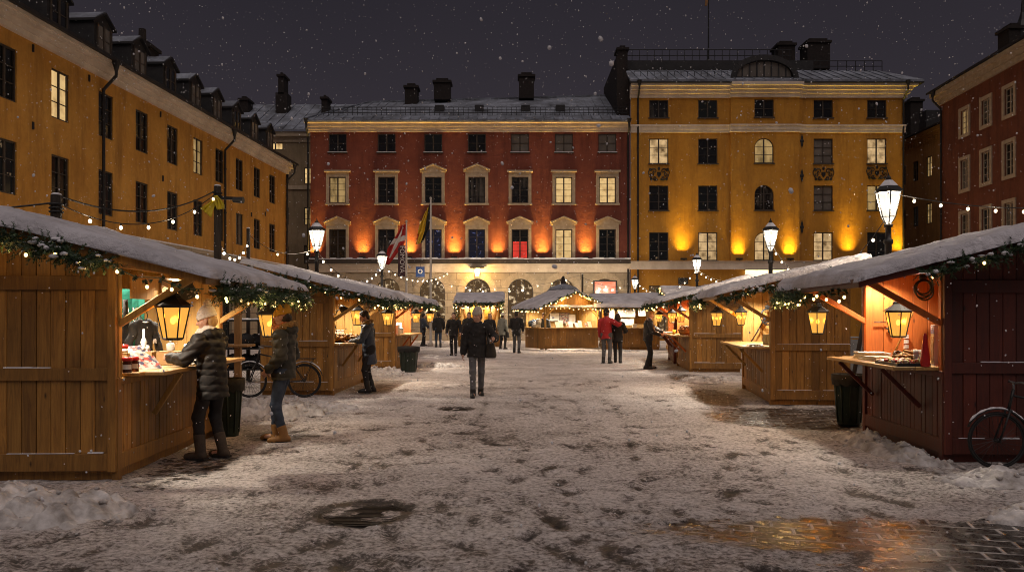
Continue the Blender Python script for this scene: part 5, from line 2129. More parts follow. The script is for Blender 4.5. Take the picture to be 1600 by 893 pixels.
garland('pine garland with bulbs under the left eave of the gabled middle stall', [B1.w(-.57, y, B1.zr(-.57) - .04) for y in np.linspace(-.4, B1.depth + .3, 6)], 18, .07, .2, .028, 15, 0, nl=.08)
garland('bulb string under the little pent roof of the gabled middle stall', [B1.w(x, -.46, 1.99) for x in np.linspace(.1, B1.width - .1, 8)], 4, .03, .24, .026, 16, 0, lights=3, gw=22)
garland('pine garland with bulbs on the eave of the stall with pale blue notices', eave_path(B2, -.4, B2.L + .4), 20, .08, .2, .028, 17, 0, nl=.08)
garland('heavy pine garland on the eave of the small far stall below the door', eave_path(B3, -.2, B3.L + .2, n=8), 34, .15, .17, .034, 19, .4, nl=.11, lights=2, drop=.22)
for k, t in enumerate((-.12, B3.L + .12)):
    garland('pine garland hanging down the %s post of the small far stall below the door' % ('left', 'right')[k], [B3.w(.12, t, 2.3), B3.w(.12, t, 1.75), B3.w(.12, t, 1.25)], 34, .13, .16, .03, 40 + k, 0, nl=.10, drop=0)
garland('bulb-wound pine garland on the roof edge of the far right stall', [B4.w(B4.xk, -.35, B4.zr(B4.xk)), B4.w(0, -.35, B4.zr(0)), B4.w(.7, -.35, B4.zr(.7))], 26, .12, .13, .028, 44, 0, nl=.09, drop=0)

# ---------------------------------------------------------------- hanging lanterns
lantern('large lit amber lantern hanging in front of the green banner', L1.w(.50, .14, 1.95), 1.06, .10, LANTERN_W * .42)
lantern('lit amber lantern hanging in front of the face of the man in the mustard hat', L1.w(.66, 3.12, 1.85), 1.0, .08, LANTERN_W * .6, rot=.1)
lantern('amber lantern hanging over the pastry counter of the second left stall', L2.w(.30, 1.0, 1.98), 1.0, .12)
lantern('amber lantern glowing against the side wall of the third left stall', L2.w(.55, 3.45, 1.92), 1.0, .10)
lantern('left of the two small lanterns on the far red-lined left stall', L3.w(.40, 1.6, 1.92), .95, .10)
lantern('right of the two small lanterns on the far red-lined left stall', L3.w(.62, 3.3, 1.90), .95, .08)
lantern('large amber lantern hanging inside the orange-red stall opening', R1.w(.12, .92, 1.86), 1.0, .06)
lantern('amber lantern glowing against the brown side wall of the second right stall', R1.w(.55, 2.62, 1.86), 1.0, .06, rot=.1)
lantern('amber lantern in the opening of the second right stall', R2.w(.08, 3.05, 1.94), .92, .12)
lantern('amber lantern glowing on the side wall of the third right stall', R2.w(.52, 3.7, 1.9), 1.0, .08)
lantern('right lantern of the pair in the third right stall with red boards', R3.w(.15, .9, 1.98), 1.05, .08)
lantern('left lantern of the pair in the third right stall with red boards', R3.w(.25, 2.3, 1.94), 1.0, .10)
lantern('small lantern farthest along the right row of stalls', R4.w(.35, 2.6, 1.88), .95, .08)

# ---------------------------------------------------------------- street lamps
def street_lamp(label, x, y, ztop, power=STREET_W, sc=.87):
    g = empty('street_lamp', (x, y, 0), .26, label, 'street lamp', 'street lamps')
    H = ztop - .98 * sc
    mb = MB()
    mb.lathe([(.16, 0), (.16, .25), (.12, .32), (.10, .9), (.075, .95), (.062, 1.1), (.055, H - .35), (.075, H - .33), (.075, H - .27), (.05, H - .25), (.045, H - .06), (.07, H - .05), (.07, H)], 12)
    mb.build('post', M['dark_metal'], g, True)
    z0, z1 = H + .14 * sc, H + .62 * sc
    ra, rb = .135 * sc, .245 * sc
    mb = MB()
    for i in range(6):
        t, q = i * math.pi / 3, (i + 1) * math.pi / 3
        a, b = (ra * math.cos(t), ra * math.sin(t), z0), (rb * math.cos(t), rb * math.sin(t), z1)
        mb.cyl(a, b, .011 * sc, None, 5)
        mb.tube([(.05 * sc * math.cos(t), .05 * sc * math.sin(t), H), (ra * .7 * math.cos(t), ra * .7 * math.sin(t), H + .06 * sc), a], .010 * sc, 5)
        for r, z in ((ra, z0), (rb, z1)):
            mb.cyl((r * math.cos(t), r * math.sin(t), z), (r * math.cos(q), r * math.sin(q), z), .012 * sc, None, 5)
    mb.build('frame', M['dark_metal'], g)
    mb = MB()
    mb.lathe([(rb + .03 * sc, z1 + .01), (rb + .035 * sc, z1 + .03 * sc), (.14 * sc, z1 + .15 * sc), (.07 * sc, z1 + .24 * sc), (.05 * sc, z1 + .25 * sc), (.055 * sc, z1 + .28 * sc), (.02 * sc, z1 + .33 * sc), (.012 * sc, z1 + .38 * sc)], 6)
    c = mb.build('cap', M['dark_metal'], g)
    mb = MB()
    mb.lathe([(rb * .95, z1 + .045 * sc), (.16 * sc, z1 + .145 * sc), (.08 * sc, z1 + .232 * sc)], 6)
    mb.lathe([(.10 * sc, z1 + .2 * sc), (.03 * sc, z1 + .26 * sc)], 6)
    mb.build('snow_cap', M['snow_line'], c)
    mb = MB()
    for i in range(6):
        t, q = i * math.pi / 3, (i + 1) * math.pi / 3
        k = .985
        mb.quad((ra * k * math.cos(t), ra * k * math.sin(t), z0), (ra * k * math.cos(q), ra * k * math.sin(q), z0), (rb * k * math.cos(q), rb * k * math.sin(q), z1), (rb * k * math.cos(t), rb * k * math.sin(t), z1))
        mb.quad((.055 * sc * math.cos(t), .055 * sc * math.sin(t), H + .02), (.055 * sc * math.cos(q), .055 * sc * math.sin(q), H + .02), (ra * k * math.cos(q), ra * k * math.sin(q), z0), (ra * k * math.cos(t), ra * k * math.sin(t), z0))
    mb.build('panes', M['pane_white'], g)
    mb = MB()
    mb.ball((0, 0, (z0 + z1) / 2 + .02), (.05 * sc, .05 * sc, .09 * sc), 2)
    mb.build('bulb', M['lamp_core_white'], g, True)
    lamp('street_light', 'POINT', (x, y, (z0 + z1) / 2 + .06), power, (1.0, .85, .70), g, .07)
    return g


street_lamp('street lamp with white panes rising behind the left stalls, beside the ochre facade', PX(495, 21.6), 21.6, 4.22)
street_lamp('street lamp with white panes beside the red and white flag', PX(597, 33), 33, 4.38)
street_lamp('large close street lamp towering over the two nearest right stalls', PX(1388, 13.6), 13.6, 4.02, STREET_W * .8)
street_lamp('street lamp in front of the yellow building above the second right stall', PX(1204, 21.4), 21.4, 4.2)
street_lamp('street lamp left of the lit shop sign on the yellow building', PX(1089, 33), 33, 4.22)
street_lamp('small distant street lamp at the joint of the red and yellow buildings', PX(992, 45), 45, 3.95, STREET_W * .6)


# ---------------------------------------------------------------- poles and light strings
def pole(label, x, y, h, r=.06, arm=True):
    mb = MB()
    mb.cyl((0, 0, 0), (0, 0, h), r * 1.15, r, 10)
    mb.ball((0, 0, h + .01), (r * .95, r * .95, .025), 1, 1)
    if arm:
        for k in range(3):
            mb.torus((0, 0, h - .12 - k * .05), r + .012, .012, (0, 0, 1), 14, 5, 2)
    o = mb.build('light_pole', [M['pole_wood'], M['snow_line'], M['cable']])
    o.location = (x, y, 0)
    tag(o, label, 'pole', 'poles carrying the light strings')
    return o


pole('short pole tied with black cable rising just behind the left foreground roof', PX(88, 10.6), 10.6, PZ(305, 10.6), .07)
pole('tall dark pole with a yellow bag tied near its top', PX(340, 14.2), 14.2, PZ(291, 14.2), .062)
pole('slim pole with a snow cap behind the second left stall', PX(388, 20), 20, PZ(357, 20), .045, False)
pole('thin black pole with a light string behind the gabled middle stall', PX(910, 43.5), 43.5, PZ(428, 43.5), .05, False)


def catenary(a, b, sag, n=24):
    a, b = Vector(a), Vector(b)
    return [a.lerp(b, i / n) - ZV * (sag * 4 * (i / n) * (1 - i / n)) for i in range(n + 1)]


def light_string(label, runs, step, r=.03, col='bulb_white', lights=0, wire=.008, lw=8.0):
    a = runs[0][0]
    g = empty('light_string', a, 0, label, 'light string', 'festoon light strings')
    mb = MB()
    n = 0
    allp = []
    for p, q, sag in runs:
        c = catenary(p, q, sag)
        mb.tube(c, wire, 5)
        allp += resample(c, step)[1:]
    mb.build('cable', M['cable'], g, world=True)
    for p in allp[:98]:
        add_bulb(g, p - ZV * r * 2.2, col, r)
    if lights:
        for p in allp[::max(1, len(allp) // lights)]:
            lamp('string_glow', 'POINT', p - ZV * r * 2.2, lw, (1.0, .80, .56), g, .04)
    return g


pA = (PX(88, 10.6), 10.6, PZ(316, 10.6))
pB = (PX(340, 14.2), 14.2, PZ(300, 14.2))
pC = (PX(388, 20), 20, PZ(366, 20))
l1 = (PX(495, 21.6) - .05, 21.6, PZ(388, 21.6))
l2 = (PX(597, 33), 33, PZ(415, 33))
l3 = (PX(1388, 13.6), 13.6, PZ(335, 13.6))
l4 = (PX(1204, 21.4), 21.4, PZ(378, 21.4))
l5 = (PX(1089, 33), 33, PZ(420, 33))
light_string('string of round bulbs slung from the short pole to the pole with the yellow bag', [(pA, pB, .42)], .62, .028, lights=2)
mbx = MB()
mbx.tube(catenary((pA[0], pA[1], pA[2] + .1), (pB[0], pB[1], pB[2] + .05), .3), .012, 5)
mbx.tube(catenary((-9.5, 8.5, 3.0), (pA[0], pA[1], pA[2]), .2), .012, 5)
tag(mbx.build('power_cable', M['cable']), 'bare black cable running over the left foreground roof to the tall pole', 'cable')
light_string('string of bulbs low along the stone ground floor of the ochre building', [((pB[0], pB[1], pB[2] - .85), (pC[0], pC[1], pC[2] - .15), .35), (pC, l1, .3)], .95, .03, lights=2)
light_string('bulb string from the left street lamp across the red facade to the flag lamp', [(l1, l2, .75), (l2, (PX(700, 46), 46, PZ(425, 46)), .5)], 1.0, .036, lights=3)
light_string('string of bulbs on the stone arches behind the small far stall', [((PX(640, 50), 50, PZ(430, 50)), (PX(905, 50), 50, PZ(430, 50)), .8), ((PX(905, 50), 50, PZ(430, 50)), (PX(990, 50), 50, PZ(445, 50)), .35)], .9, .036, lights=8, lw=95)
light_string('string of bulbs sagging between the two right street lamps before the yellow facade', [(l4, l3, 1.05)], .62, .030, lights=3)
light_string('string of bulbs running off to the right edge from the large lamp', [((l3[0], l3[1], l3[2] + .38), (PX(1680, 13.0), 13.0, PZ(322, 13.0)), .12)], .42, .028, lights=2)
light_string('string of bulbs from the lamp by the shop sign down to the third right stall', [(l5, (PX(1155, 26.5), 26.5, PZ(436, 26.5)), .22), ((PX(995, 45), 45, PZ(440, 45)), l5, .8)], .85, .032, lights=2)
# ================================================================ PEOPLE
def ik(a, b, l1, l2, hint):
    """middle joint between a and b for two bones, bending towards hint"""
    a, b, hint = Vector(a), Vector(b), Vector(hint)
    d = b - a
    D = min(d.length, (l1 + l2) * .995)
    d.normalize()
    b = a + d * D
    x = (l1 * l1 - l2 * l2 + D * D) / (2 * D)
    h = math.sqrt(max(1e-6, l1 * l1 - x * x))
    n = hint - d * hint.dot(d)
    n.normalize()
    return a + d * x + n * h, b


def rotz(p, a):
    return (p[0] * math.cos(a) - p[1] * math.sin(a), p[0] * math.sin(a) + p[1] * math.cos(a), p[2])


def person(label, loc, yaw, h=1.75, vox=.012, group=None, jacket='puffer_black', hem=.80, bulk=.03, quilt=.0, qstep=.085, trousers='trousers_black', boots='boot_black',
           boot_h=.16, hat=None, hatmat='knit_grey', pom=False, hair='hair_dark', long_hair=False, scarf=None, hood=None, hands=None, feet=None, lean=0.0, head_yaw=0.0, head_pitch=0.0,
           bag=None, female=False, curl=.6, gloves=None, phone=False, slim=1.0, pocket=(False, False)):
    """local frame: x to the person's right, y forwards; all joints for a 1.75 m body"""
    s = h / 1.75
    v = vox / s
    pr = random.Random(int(abs(loc[0]) * 977 + loc[1] * 131))
    hd = dict(hands or {})
    for k, sg in (('l', -1), ('r', 1)):
        hd.setdefault(k, (sg * pr.uniform(.24, .31), pr.uniform(-.04, .24), pr.uniform(.80, .98)))
    w_ = pr.uniform(-.14, .14)
    ft = feet or {'l': (-pr.uniform(.08, .15), w_, 0), 'r': (pr.uniform(.08, .15), -w_, 0)}
    sw = (.175 if female else .19)
    chest = Vector((0, lean * .6, 1.28))
    neck = Vector((0, lean + .005, 1.475))
    J = {}
    for k, sg in (('l', -1), ('r', 1)):
        sh = Vector((sg * sw, lean * .9, 1.405))
        tgt = Vector(hd.get(k, (sg * .27, .06, .80)))
        el, wr = ik(sh, tgt, .285, .255, (sg * .45, -.8, -.35))
        hip = Vector((sg * .088, 0, .92))
        f = Vector(ft[k])
        an = Vector((f.x, f.y, .085 + f.z))
        kn, an = ik(hip, an, .435, .42, (sg * .10, 1, 0))
        J[k] = (sh, el, wr, hip, kn, an, f)
    # ---- body: one continuous skin surface
    B = SDF((-.75, -.55, -.02), (.75, .75, 1.86), v)
    hc = neck + Vector((0, .035, .165))

    def hp(x, y, z):
        y2, z2 = y * math.cos(head_pitch) - z * math.sin(head_pitch), y * math.sin(head_pitch) + z * math.cos(head_pitch)
        q = rotz((x, y2, z2), head_yaw)
        return hc + Vector(q)
    Rm = Matrix.Rotation(head_yaw, 3, 'Z') @ Matrix.Rotation(head_pitch, 3, 'X')
    Rl = [list(r) for r in Rm]
    B.cap(neck - Vector((0, .01, .08)), hp(0, -.02, -.06), .062, .056, .03)
    B.ell(hp(0, -.012, .02), (.076, .098, .105), .03, Rl)
    B.ell(hp(0, .032, -.055), (.056, .062, .065), .03, Rl)
    B.ell(hp(0, .062, -.088), (.026, .026, .024), .025, Rl)          # chin
    B.cap(hp(0, .088, .012), hp(0, .108, -.026), .011, .017, .014)   # nose
    B.cap(hp(-.032, .076, .032), hp(.032, .076, .032), .014, None, .02)   # brow
    for sg in (-1, 1):
        B.ell(hp(sg * .034, .094, .008), (.019, .012, .011), 0, Rl, True)
        B.ell(hp(sg * .046, .055, -.030), (.024, .026, .026), .02, Rl)    # cheeks
        B.ell(hp(sg * .079, -.008, -.01), (.012, .022, .034), .008, Rl)   # ears
    B.cap(hp(-.018, .086, -.056), hp(.018, .086, -.056), .009, None, .008)
    B.cap(hp(-.015, .084, -.068), hp(.015, .084, -.068), .009, None, .008)
    B.cap(chest + Vector((0, 0, .12)), (0, 0, 1.02), .145, .125, .05, 1.3)
    B.cap(neck - Vector((0, .0, .07)), chest + Vector((0, 0, .06)), .075, .13, .05)
    for k, sg in (('l', -1), ('r', 1)):
        sh, el, wr, hip, kn, an, f = J[k]
        B.cap(sh, el, .052, .042, .03)
        B.cap(el, wr, .042, .029, .02)
        B.cap(sh, chest + Vector((sg * .05, 0, .1)), .055, .08, .04)
        # hand: palm, four bent fingers, thumb off its side
        fw = (wr - el).normalized()
        side = Vector((-sg, 0, 0))
        side = (side - fw * side.dot(fw)).normalized()
        up = fw.cross(side)
        if up.y < 0 and abs(fw.z) > .7:
            up = -up
        pal = wr + fw * .085
        mr = max(.0085, v * .8)
        B.cap(wr, wr + fw * .03, .028, .034, .015)
        for q in (-1, 0, 1):
            B.cap(wr + fw * .02 + up * .016 * q, pal + up * .022 * q, .018, .016, .012)
        gripd = side * curl
        for q, ln in zip((-1.5, -.5, .5, 1.5), (.062, .078, .082, .070)):
            k0 = pal + up * (.021 * q)
            k1 = k0 + (fw + gripd * .45).normalized() * ln * .52
            k2 = k1 + (fw * (1 - curl * .6) + gripd * 1.2).normalized() * ln * .52
            B.cap(k0, k1, mr * 1.1, mr, .006)
            B.cap(k1, k2, mr, mr * .85, .004)
        t0 = wr + fw * .03 + up * .030
        t1 = t0 + (fw * .6 + up * .7 + side * .35).normalized() * .045
        t2 = t1 + (fw * .9 + up * .15 + side * .4).normalized() * .035
        B.cap(t0, t1, mr * 1.35, mr * 1.1, .01)
        B.cap(t1, t2, mr * 1.1, mr * .9, .004)
        B.cap(hip, kn, .075, .05, .03)
        B.cap(kn, an, .05, .036, .02)
        B.cap(an - Vector((0, .03, .02)), f + Vector((0, .13, .045)), .035, .03, .02)
    B.cap((-.07, 0, .95), (.07, 0, .95), .11, None, .05, 1.2)
    o = B.obj('person', M['skin'], None, s)
    o.location = (*loc, 0)
    o.rotation_euler = (0, 0, yaw)
    o.matrix_basis = Matrix.Translation((*loc, 0)) @ Matrix.Rotation(yaw, 4, 'Z')
    tag(o, label, 'person', group)
    vg = v * 1.15
    # ---- trousers
    T = SDF((-.42, -.45, .0), (.42, .5, 1.12), vg)
    T.cap((-.06, -.005, .95), (.06, -.005, .95), .135 * slim, None, .05, 1.15)
    for k, sg in (('l', -1), ('r', 1)):
        sh, el, wr, hip, kn, an, f = J[k]
        T.cap(hip, kn, .096 * slim, .070 * slim, .045)
        T.cap(kn, an + Vector((0, 0, -.01)), .070 * slim, .056 * slim, .03)
    T.disp(lambda X, Y, Z: .003 * np.sin(Z * 95 + 30 * X + 8 * np.sin(Y * 40)) * np.exp(-((Z - .16) / .16) ** 2) + .002 * np.sin(Z * 55 + X * 40 + Y * 30) + .0025 * np.sin(Z * 70 + Y * 35) * np.exp(-((Z - .5) / .09) ** 2))
    tz = .055 if boot_h < .17 else boot_h - .045
    T.cut(lambda X, Y, Z: tz - Z + 0 * X + 0 * Y)
    T.obj('trousers', M[trousers], o, s)
    # ---- boots, one each
    for k, sg in (('l', -1), ('r', 1)):
        sh, el, wr, hip, kn, an, f = J[k]
        toe = Vector((sg * .02, .165, 0))
        S_ = SDF((f.x - .16, f.y - .2, f.z - .01), (f.x + .16, f.y + .3, f.z + boot_h + .12), vg)
        S_.cap(f + Vector((0, -.045, .048)), f + toe + Vector((0, -.03, .040)), .046, .042, .02)
        S_.cap(f + toe + Vector((0, -.06, .035)), f + toe + Vector((0, .015, .030)), .046, .036, .02)
        S_.cap(an + Vector((0, -.01, -.03)), an + (kn - an).normalized() * max(.03, boot_h - .05), .058, .062 if boot_h < .17 else .067, .025)
        S_.cut(lambda X, Y, Z: (f.z + .003) - Z + 0 * X + 0 * Y)
        bo = S_.obj('boot', M[boots], o, s)
        mb = MB()
        pts = [(f.x + x + sg * (.02 * (y + .09) / .26), f.y + y, f.z) for x, y in ((-.045, -.09), (.045, -.09), (.05, .04), (.046, .14), (.02, .19), (-.02, .19), (-.046, .14), (-.05, .04))]
        mb.prism([(p[0] * s, p[1] * s) for p in pts], lambda a, b, w: (a, b, f.z * s + w), .001, .022)
        mb.build('sole', M['rubber'], bo)
    # ---- jacket
    A = SDF((-.80, -.42, hem - .12), (.80, .78, 1.66), vg)
    b = bulk
    A.cap(chest + Vector((0, .0, .07)), (0, lean * .3, 1.08), .150 + b * .75, .142 + b * .75, .05, 1.28)
    A.cap((0, lean * .3, 1.08), (0, 0, hem - .05), .144 + b * .75, (.172 if female else .158) + b * .8, .05, 1.22)
    A.cap(neck - Vector((0, .0, .055)), chest + Vector((0, 0, .06)), .085, .135 + b * .7, .04, 1.15)
    A.cap(neck - Vector((0, .005, .04)), neck + Vector((0, .0, .025)), .088, .086, .03)          # collar
    for k, sg in (('l', -1), ('r', 1)):
        sh, el, wr, hip, kn, an, f = J[k]
        A.cap(sh + Vector((-sg * .09, 0, .02)), sh + Vector((sg * .005, 0, -.015)), .062 + b * .4, .070 + b * .5, .03)
        A.cap(sh + Vector((sg * .005, 0, -.015)), el, .070 + b * .6, .058 + b * .5, .018)
        A.cap(el, wr - (wr - el).normalized() * .012, .058 + b * .5, .046 + b * .3, .018)
    if quilt:
        if hood == 'fur' or True:
            A.disp(lambda X, Y, Z: quilt * (np.abs(np.sin(math.pi * (Z + .015 * np.sin(X * 9) + .25 * np.clip(np.abs(X) - .2, 0, 1)) / qstep)) ** .55 - .5))
    A.disp(lambda X, Y, Z: .0035 * np.sin(X * 42 + Z * 31 + 3 * np.sin(Y * 21)) + .003 * np.sin(Z * 63 - X * 25 + Y * 40))
    A.cut(lambda X, Y, Z: hem - Z + .012 * np.sin(X * 13 + 1) + 0 * Y)
    if hood or scarf:
        pass
    else:
        A.ell(neck + Vector((0, .015, .075)), (.070, .078, .06), 0, None, True)
    jo = A.obj('jacket', M[jacket], o, s)
    if hood:
        H = SDF((-.27, -.32, 1.33), (.27, .22, 1.68), vg)
        a0 = neck + Vector((0, -.085, .005))
        H.ell(a0, (.150, .095, .075), .03)
        for sg in (-1, 1):
            H.cap(a0 + Vector((sg * .10, .02, .0)), neck + Vector((sg * .075, .075, -.035)), .055, .035, .03)
        H.disp(lambda X, Y, Z: .006 * np.sin(X * 60 + Z * 40) * np.sin(Y * 50))
        H.obj('hood', M[jacket], o, s)
        if hood == 'fur':
            mb = MB()
            rr = random.Random(int(h * 1000))
            for k in range(26):
                t = -2.45 + 4.9 * k / 25
                c = neck + Vector((.135 * math.sin(t), -.055 - .095 * math.cos(t) + .02, .035 + .035 * math.cos(t)))
                for q in range(4):
                    mb.ball([x * s for x in (c + Vector((rr.uniform(-.02, .02), rr.uniform(-.02, .02), rr.uniform(-.02, .02))))], (.034 * s, .034 * s, .03 * s), 1, 0, .35)
            mb.build('fur_trim', M['fur_tan'], o, False)
    if scarf:
        K = SDF((-.22, -.22, 1.38), (.22, .24, 1.70), vg)
        n0 = neck + Vector((0, .01, .03))
        for i in range(14):
            t0, t1 = 2 * math.pi * i / 14, 2 * math.pi * (i + 1) / 14
            K.cap(n0 + Vector((.082 * math.cos(t0), .085 * math.sin(t0), .018 * math.sin(t0 * 2))), n0 + Vector((.082 * math.cos(t1), .085 * math.sin(t1), .018 * math.sin(t1 * 2))), .052, None, .02)
        K.cap(n0 + Vector((.02, .09, 0)), n0 + Vector((.0, .11, .075)), .045, .045, .03) if scarf[1] else None
        K.disp(lambda X, Y, Z: .005 * np.sin(Z * 170 + 20 * X) + .004 * np.sin(X * 80) * np.sin(Y * 90))
        K.obj('scarf', M[scarf[0]], o, s)
    if hat:
        H = SDF((hc.x - .2, hc.y - .2, hc.z - .12), (hc.x + .2, hc.y + .2, hc.z + .34), vg * .8)
        H.ell(hp(0, -.014, .055), (.091, .112, .110), .02, Rl)
        H.ell(hp(0, -.035, .125), (.066, .080, .062), .035, Rl)
        n = Rm @ Vector((0, .16, 1))
        p0 = hp(0, 0, .030)
        H.disp(lambda X, Y, Z: .003 * np.sin(np.arctan2(Y - hc.y, X - hc.x) * 34) + 0 * Z)
        H.cut(lambda X, Y, Z: -((X - p0.x) * n.x + (Y - p0.y) * n.y + (Z - p0.z) * n.z))
        ho = H.obj('hat', M[hatmat], o, s)
        C = SDF((hc.x - .2, hc.y - .2, hc.z - .12), (hc.x + .2, hc.y + .2, hc.z + .2), vg * .8)       # turned-up brim
        C.ell(hp(0, -.014, .05), (.099, .120, .115), .02, Rl)
        C.cut(lambda X, Y, Z: np.abs((X - p0.x) * n.x + (Y - p0.y) * n.y + (Z - p0.z) * n.z - .024) - .03)
        C.disp(lambda X, Y, Z: .0025 * np.sin(np.arctan2(Y - hc.y, X - hc.x) * 40) + 0 * Z)
        C.obj('brim', M[hatmat], ho, s)
        if pom:
            mb = MB()
            c = hp(0, -.05, .205)
            rr = random.Random(4)
            for k in range(40):
                d = Vector((rr.gauss(0, 1), rr.gauss(0, 1), rr.gauss(0, 1))).normalized() * .030
                mb.ball([x * s for x in c + d], .020 * s, 1, 0, .3)
            mb.build('pompom', M[hatmat], ho, False)
    # hair
    Hh = SDF((hc.x - .2, hc.y - .24, hc.z - .34), (hc.x + .2, hc.y + .2, hc.z + .2), vg)
    if not hat:
        Hh.ell(hp(0, -.022, .045), (.088, .108, .098), .02, Rl)
    Hh.ell(hp(0, -.050, -.015), (.080, .075, .085), .03, Rl)
    if long_hair:
        for sg in (-1, 1):
            Hh.cap(hp(sg * .065, -.02, .0), hp(sg * .085, .03, -.20), .040, .045, .03)
        Hh.cap(hp(0, -.08, -.02), hp(0, -.08, -.18), .07, .06, .03)
    Hh.disp(lambda X, Y, Z: .004 * np.sin(X * 120 + Z * 30) + .004 * np.sin(Y * 110 + Z * 20))
    nf = Rm @ Vector((0, 1, -.35))
    pf = hp(0, .052, .04)
    Hh.cut(lambda X, Y, Z: np.where(Z > hc.z - .09, (X - pf.x) * nf.x + (Y - pf.y) * nf.y + (Z - pf.z) * nf.z, -1) if not long_hair else (X - pf.x) * nf.x + (Y - pf.y) * nf.y + (Z - pf.z) * nf.z - .01)
    Hh.obj('hair', M[hair], o, s)
    # eyes
    for sg in (-1, 1):
        mb = MB()
        mb.ball([x * s for x in hp(sg * .033, .080, .008)], (.010 * s, .009 * s, .007 * s), 1)
        mb.build('eye', M['boot_black'], o, True)
    if gloves:
        pass
    if bag:
        Bg = SDF((bag[0] - .25, bag[1] - .2, bag[2] - .3), (bag[0] + .25, bag[1] + .2, bag[2] + .3), vg)
        Bg.cap((bag[0], bag[1], bag[2] - .08), (bag[0], bag[1], bag[2] + .07), .125, .10, .03, 1.5)
        Bg.cut(lambda X, Y, Z: np.abs(Z - bag[2]) - .15 + 0 * X + 0 * Y)
        bo = Bg.obj('bag', M['leather'], o, s)
        mb = MB()
        sx = 1 if bag[0] > 0 else -1
        pts = [(bag[0], bag[1] - .04, bag[2] + .1), (bag[0] * .95 - sx * .02, bag[1] - .08, 1.05), (sx * .19, -.10, 1.36), (sx * .15, -.02, 1.49), (sx * .18, .10, 1.36), (bag[0] * .95 - sx * .02, bag[1] + .07, 1.05), (bag[0], bag[1] + .04, bag[2] + .1)]
        mb.tube([[x * s for x in p] for p in pts], .014 * s, 6)
        mb.build('strap', M['leather'], bo)
    return o


# ---- woman with pompom hat choosing goods at the first stall
person('woman in cream pompom hat and long black puffer coat reaching over the left foreground counter', (-3.38, 9.05), R(72), 1.66, .0095, jacket='puffer_black', hem=.72, bulk=.045, quilt=.016,
       qstep=.088, trousers='trousers_black', boots='boot_brown', boot_h=.24, hat=True, hatmat='knit_cream', pom=True, hair='hair_blond', scarf=('knit_cream', False), hood='plain',
       hands={'l': (-.26, .40, 1.20), 'r': (.12, .38, 1.14)}, feet={'l': (-.13, .08, 0), 'r': (.10, -.06, 0)}, lean=.06, head_yaw=R(28), head_pitch=R(-10), female=True, curl=.35)
# ---- man in the mustard hat
person('man in mustard hat, fur-hooded dark puffer, jeans and tan boots standing behind a lantern', (-2.93, 10.25), R(88), 1.70, .0095, jacket='puffer_green', hem=.83, bulk=.042, quilt=.014, qstep=.105,
       trousers='jeans_blue', boots='boot_tan', boot_h=.165, hat=True, hatmat='knit_mustard', hair='hair_dark', scarf=('scarf_orange', True), hood='fur',
       hands={'l': (-.20, .13, .96), 'r': (.215, .12, .95)}, feet={'l': (-.10, -.04, 0), 'r': (.11, .14, 0)}, lean=-.02, head_yaw=R(4), head_pitch=R(-4), slim=.96)
# ---- person in the slate coat at the second stall
person('person in slate-blue coat with a brown fur collar buying at the second left stall', (-3.0, 16.9), R(100), 1.69, .012, jacket='coat_blue', hem=.62, bulk=.03, quilt=.006, qstep=.12,
       trousers='trousers_black', boots='boot_black', boot_h=.2, hair='hair_dark', hood='fur', hands={'l': (-.12, .42, 1.10), 'r': (.16, .36, 1.08)}, feet={'l': (-.12, .05, 0), 'r': (.1, -.05, 0)},
       lean=.09, head_yaw=R(15), head_pitch=R(-25), bag=(.24, -.02, .80), female=True)
# ---- man walking towards the camera
person('man in pale beanie, black jacket and grey jeans walking alone in mid square', (-.70, 15.97), R(186), 1.72, .0105, jacket='wool_black', hem=.80, bulk=.05, quilt=.004, qstep=.2, trousers='jeans_grey', boots='boot_black',
       boot_h=.10, hat=True, hatmat='knit_grey', hair='hair_dark', hands={'l': (-.32, .26, 1.18), 'r': (.30, .04, .78)}, feet={'l': (-.09, -.20, 0), 'r': (.09, .20, 0)}, lean=.02,
       head_yaw=R(-42), head_pitch=R(-6), bag=(-.27, .06, .93), curl=.8, slim=.95)
# ---- couple near the middle
person('person in crimson jacket and grey jeans with an arm round their companion', (3.21, 27.2), R(-22), 1.80, .018, jacket='coat_red', hem=.80, bulk=.03, quilt=.006, qstep=.12, trousers='jeans_grey', boots='boot_black',
       hat=True, hatmat='wool_black', hands={'l': (-.25, .08, .82), 'r': (.44, .16, 1.30)}, feet={'l': (-.12, .05, 0), 'r': (.12, -.04, 0)}, head_yaw=R(-20))
person('person in dark clothes standing close at the right of the crimson jacket', (3.62, 27.45), R(-12), 1.66, .018, jacket='wool_black', hem=.74, bulk=.035, trousers='trousers_black', boots='boot_black', hat=None, hair='hair_dark', long_hair=True,
       hands={'l': (-.25, .16, .95), 'r': (.24, .25, 1.1)}, bag=(-.22, -.05, .95), female=True, head_yaw=R(10))
# ---- person reaching to the third right stall
person('bareheaded person in shiny black jacket reaching to the counter of the third right stall', (4.12, 24.25), R(-84), 1.74, .016, jacket='leather_jacket', hem=.86, bulk=.035, quilt=.008, qstep=.1, trousers='trousers_black', boots='boot_black', hair='hair_blond',
       hands={'l': (-.12, .52, 1.10), 'r': (.24, .30, 1.05)}, feet={'l': (-.12, .10, 0), 'r': (.10, -.08, 0)}, lean=.03, head_pitch=R(-12))
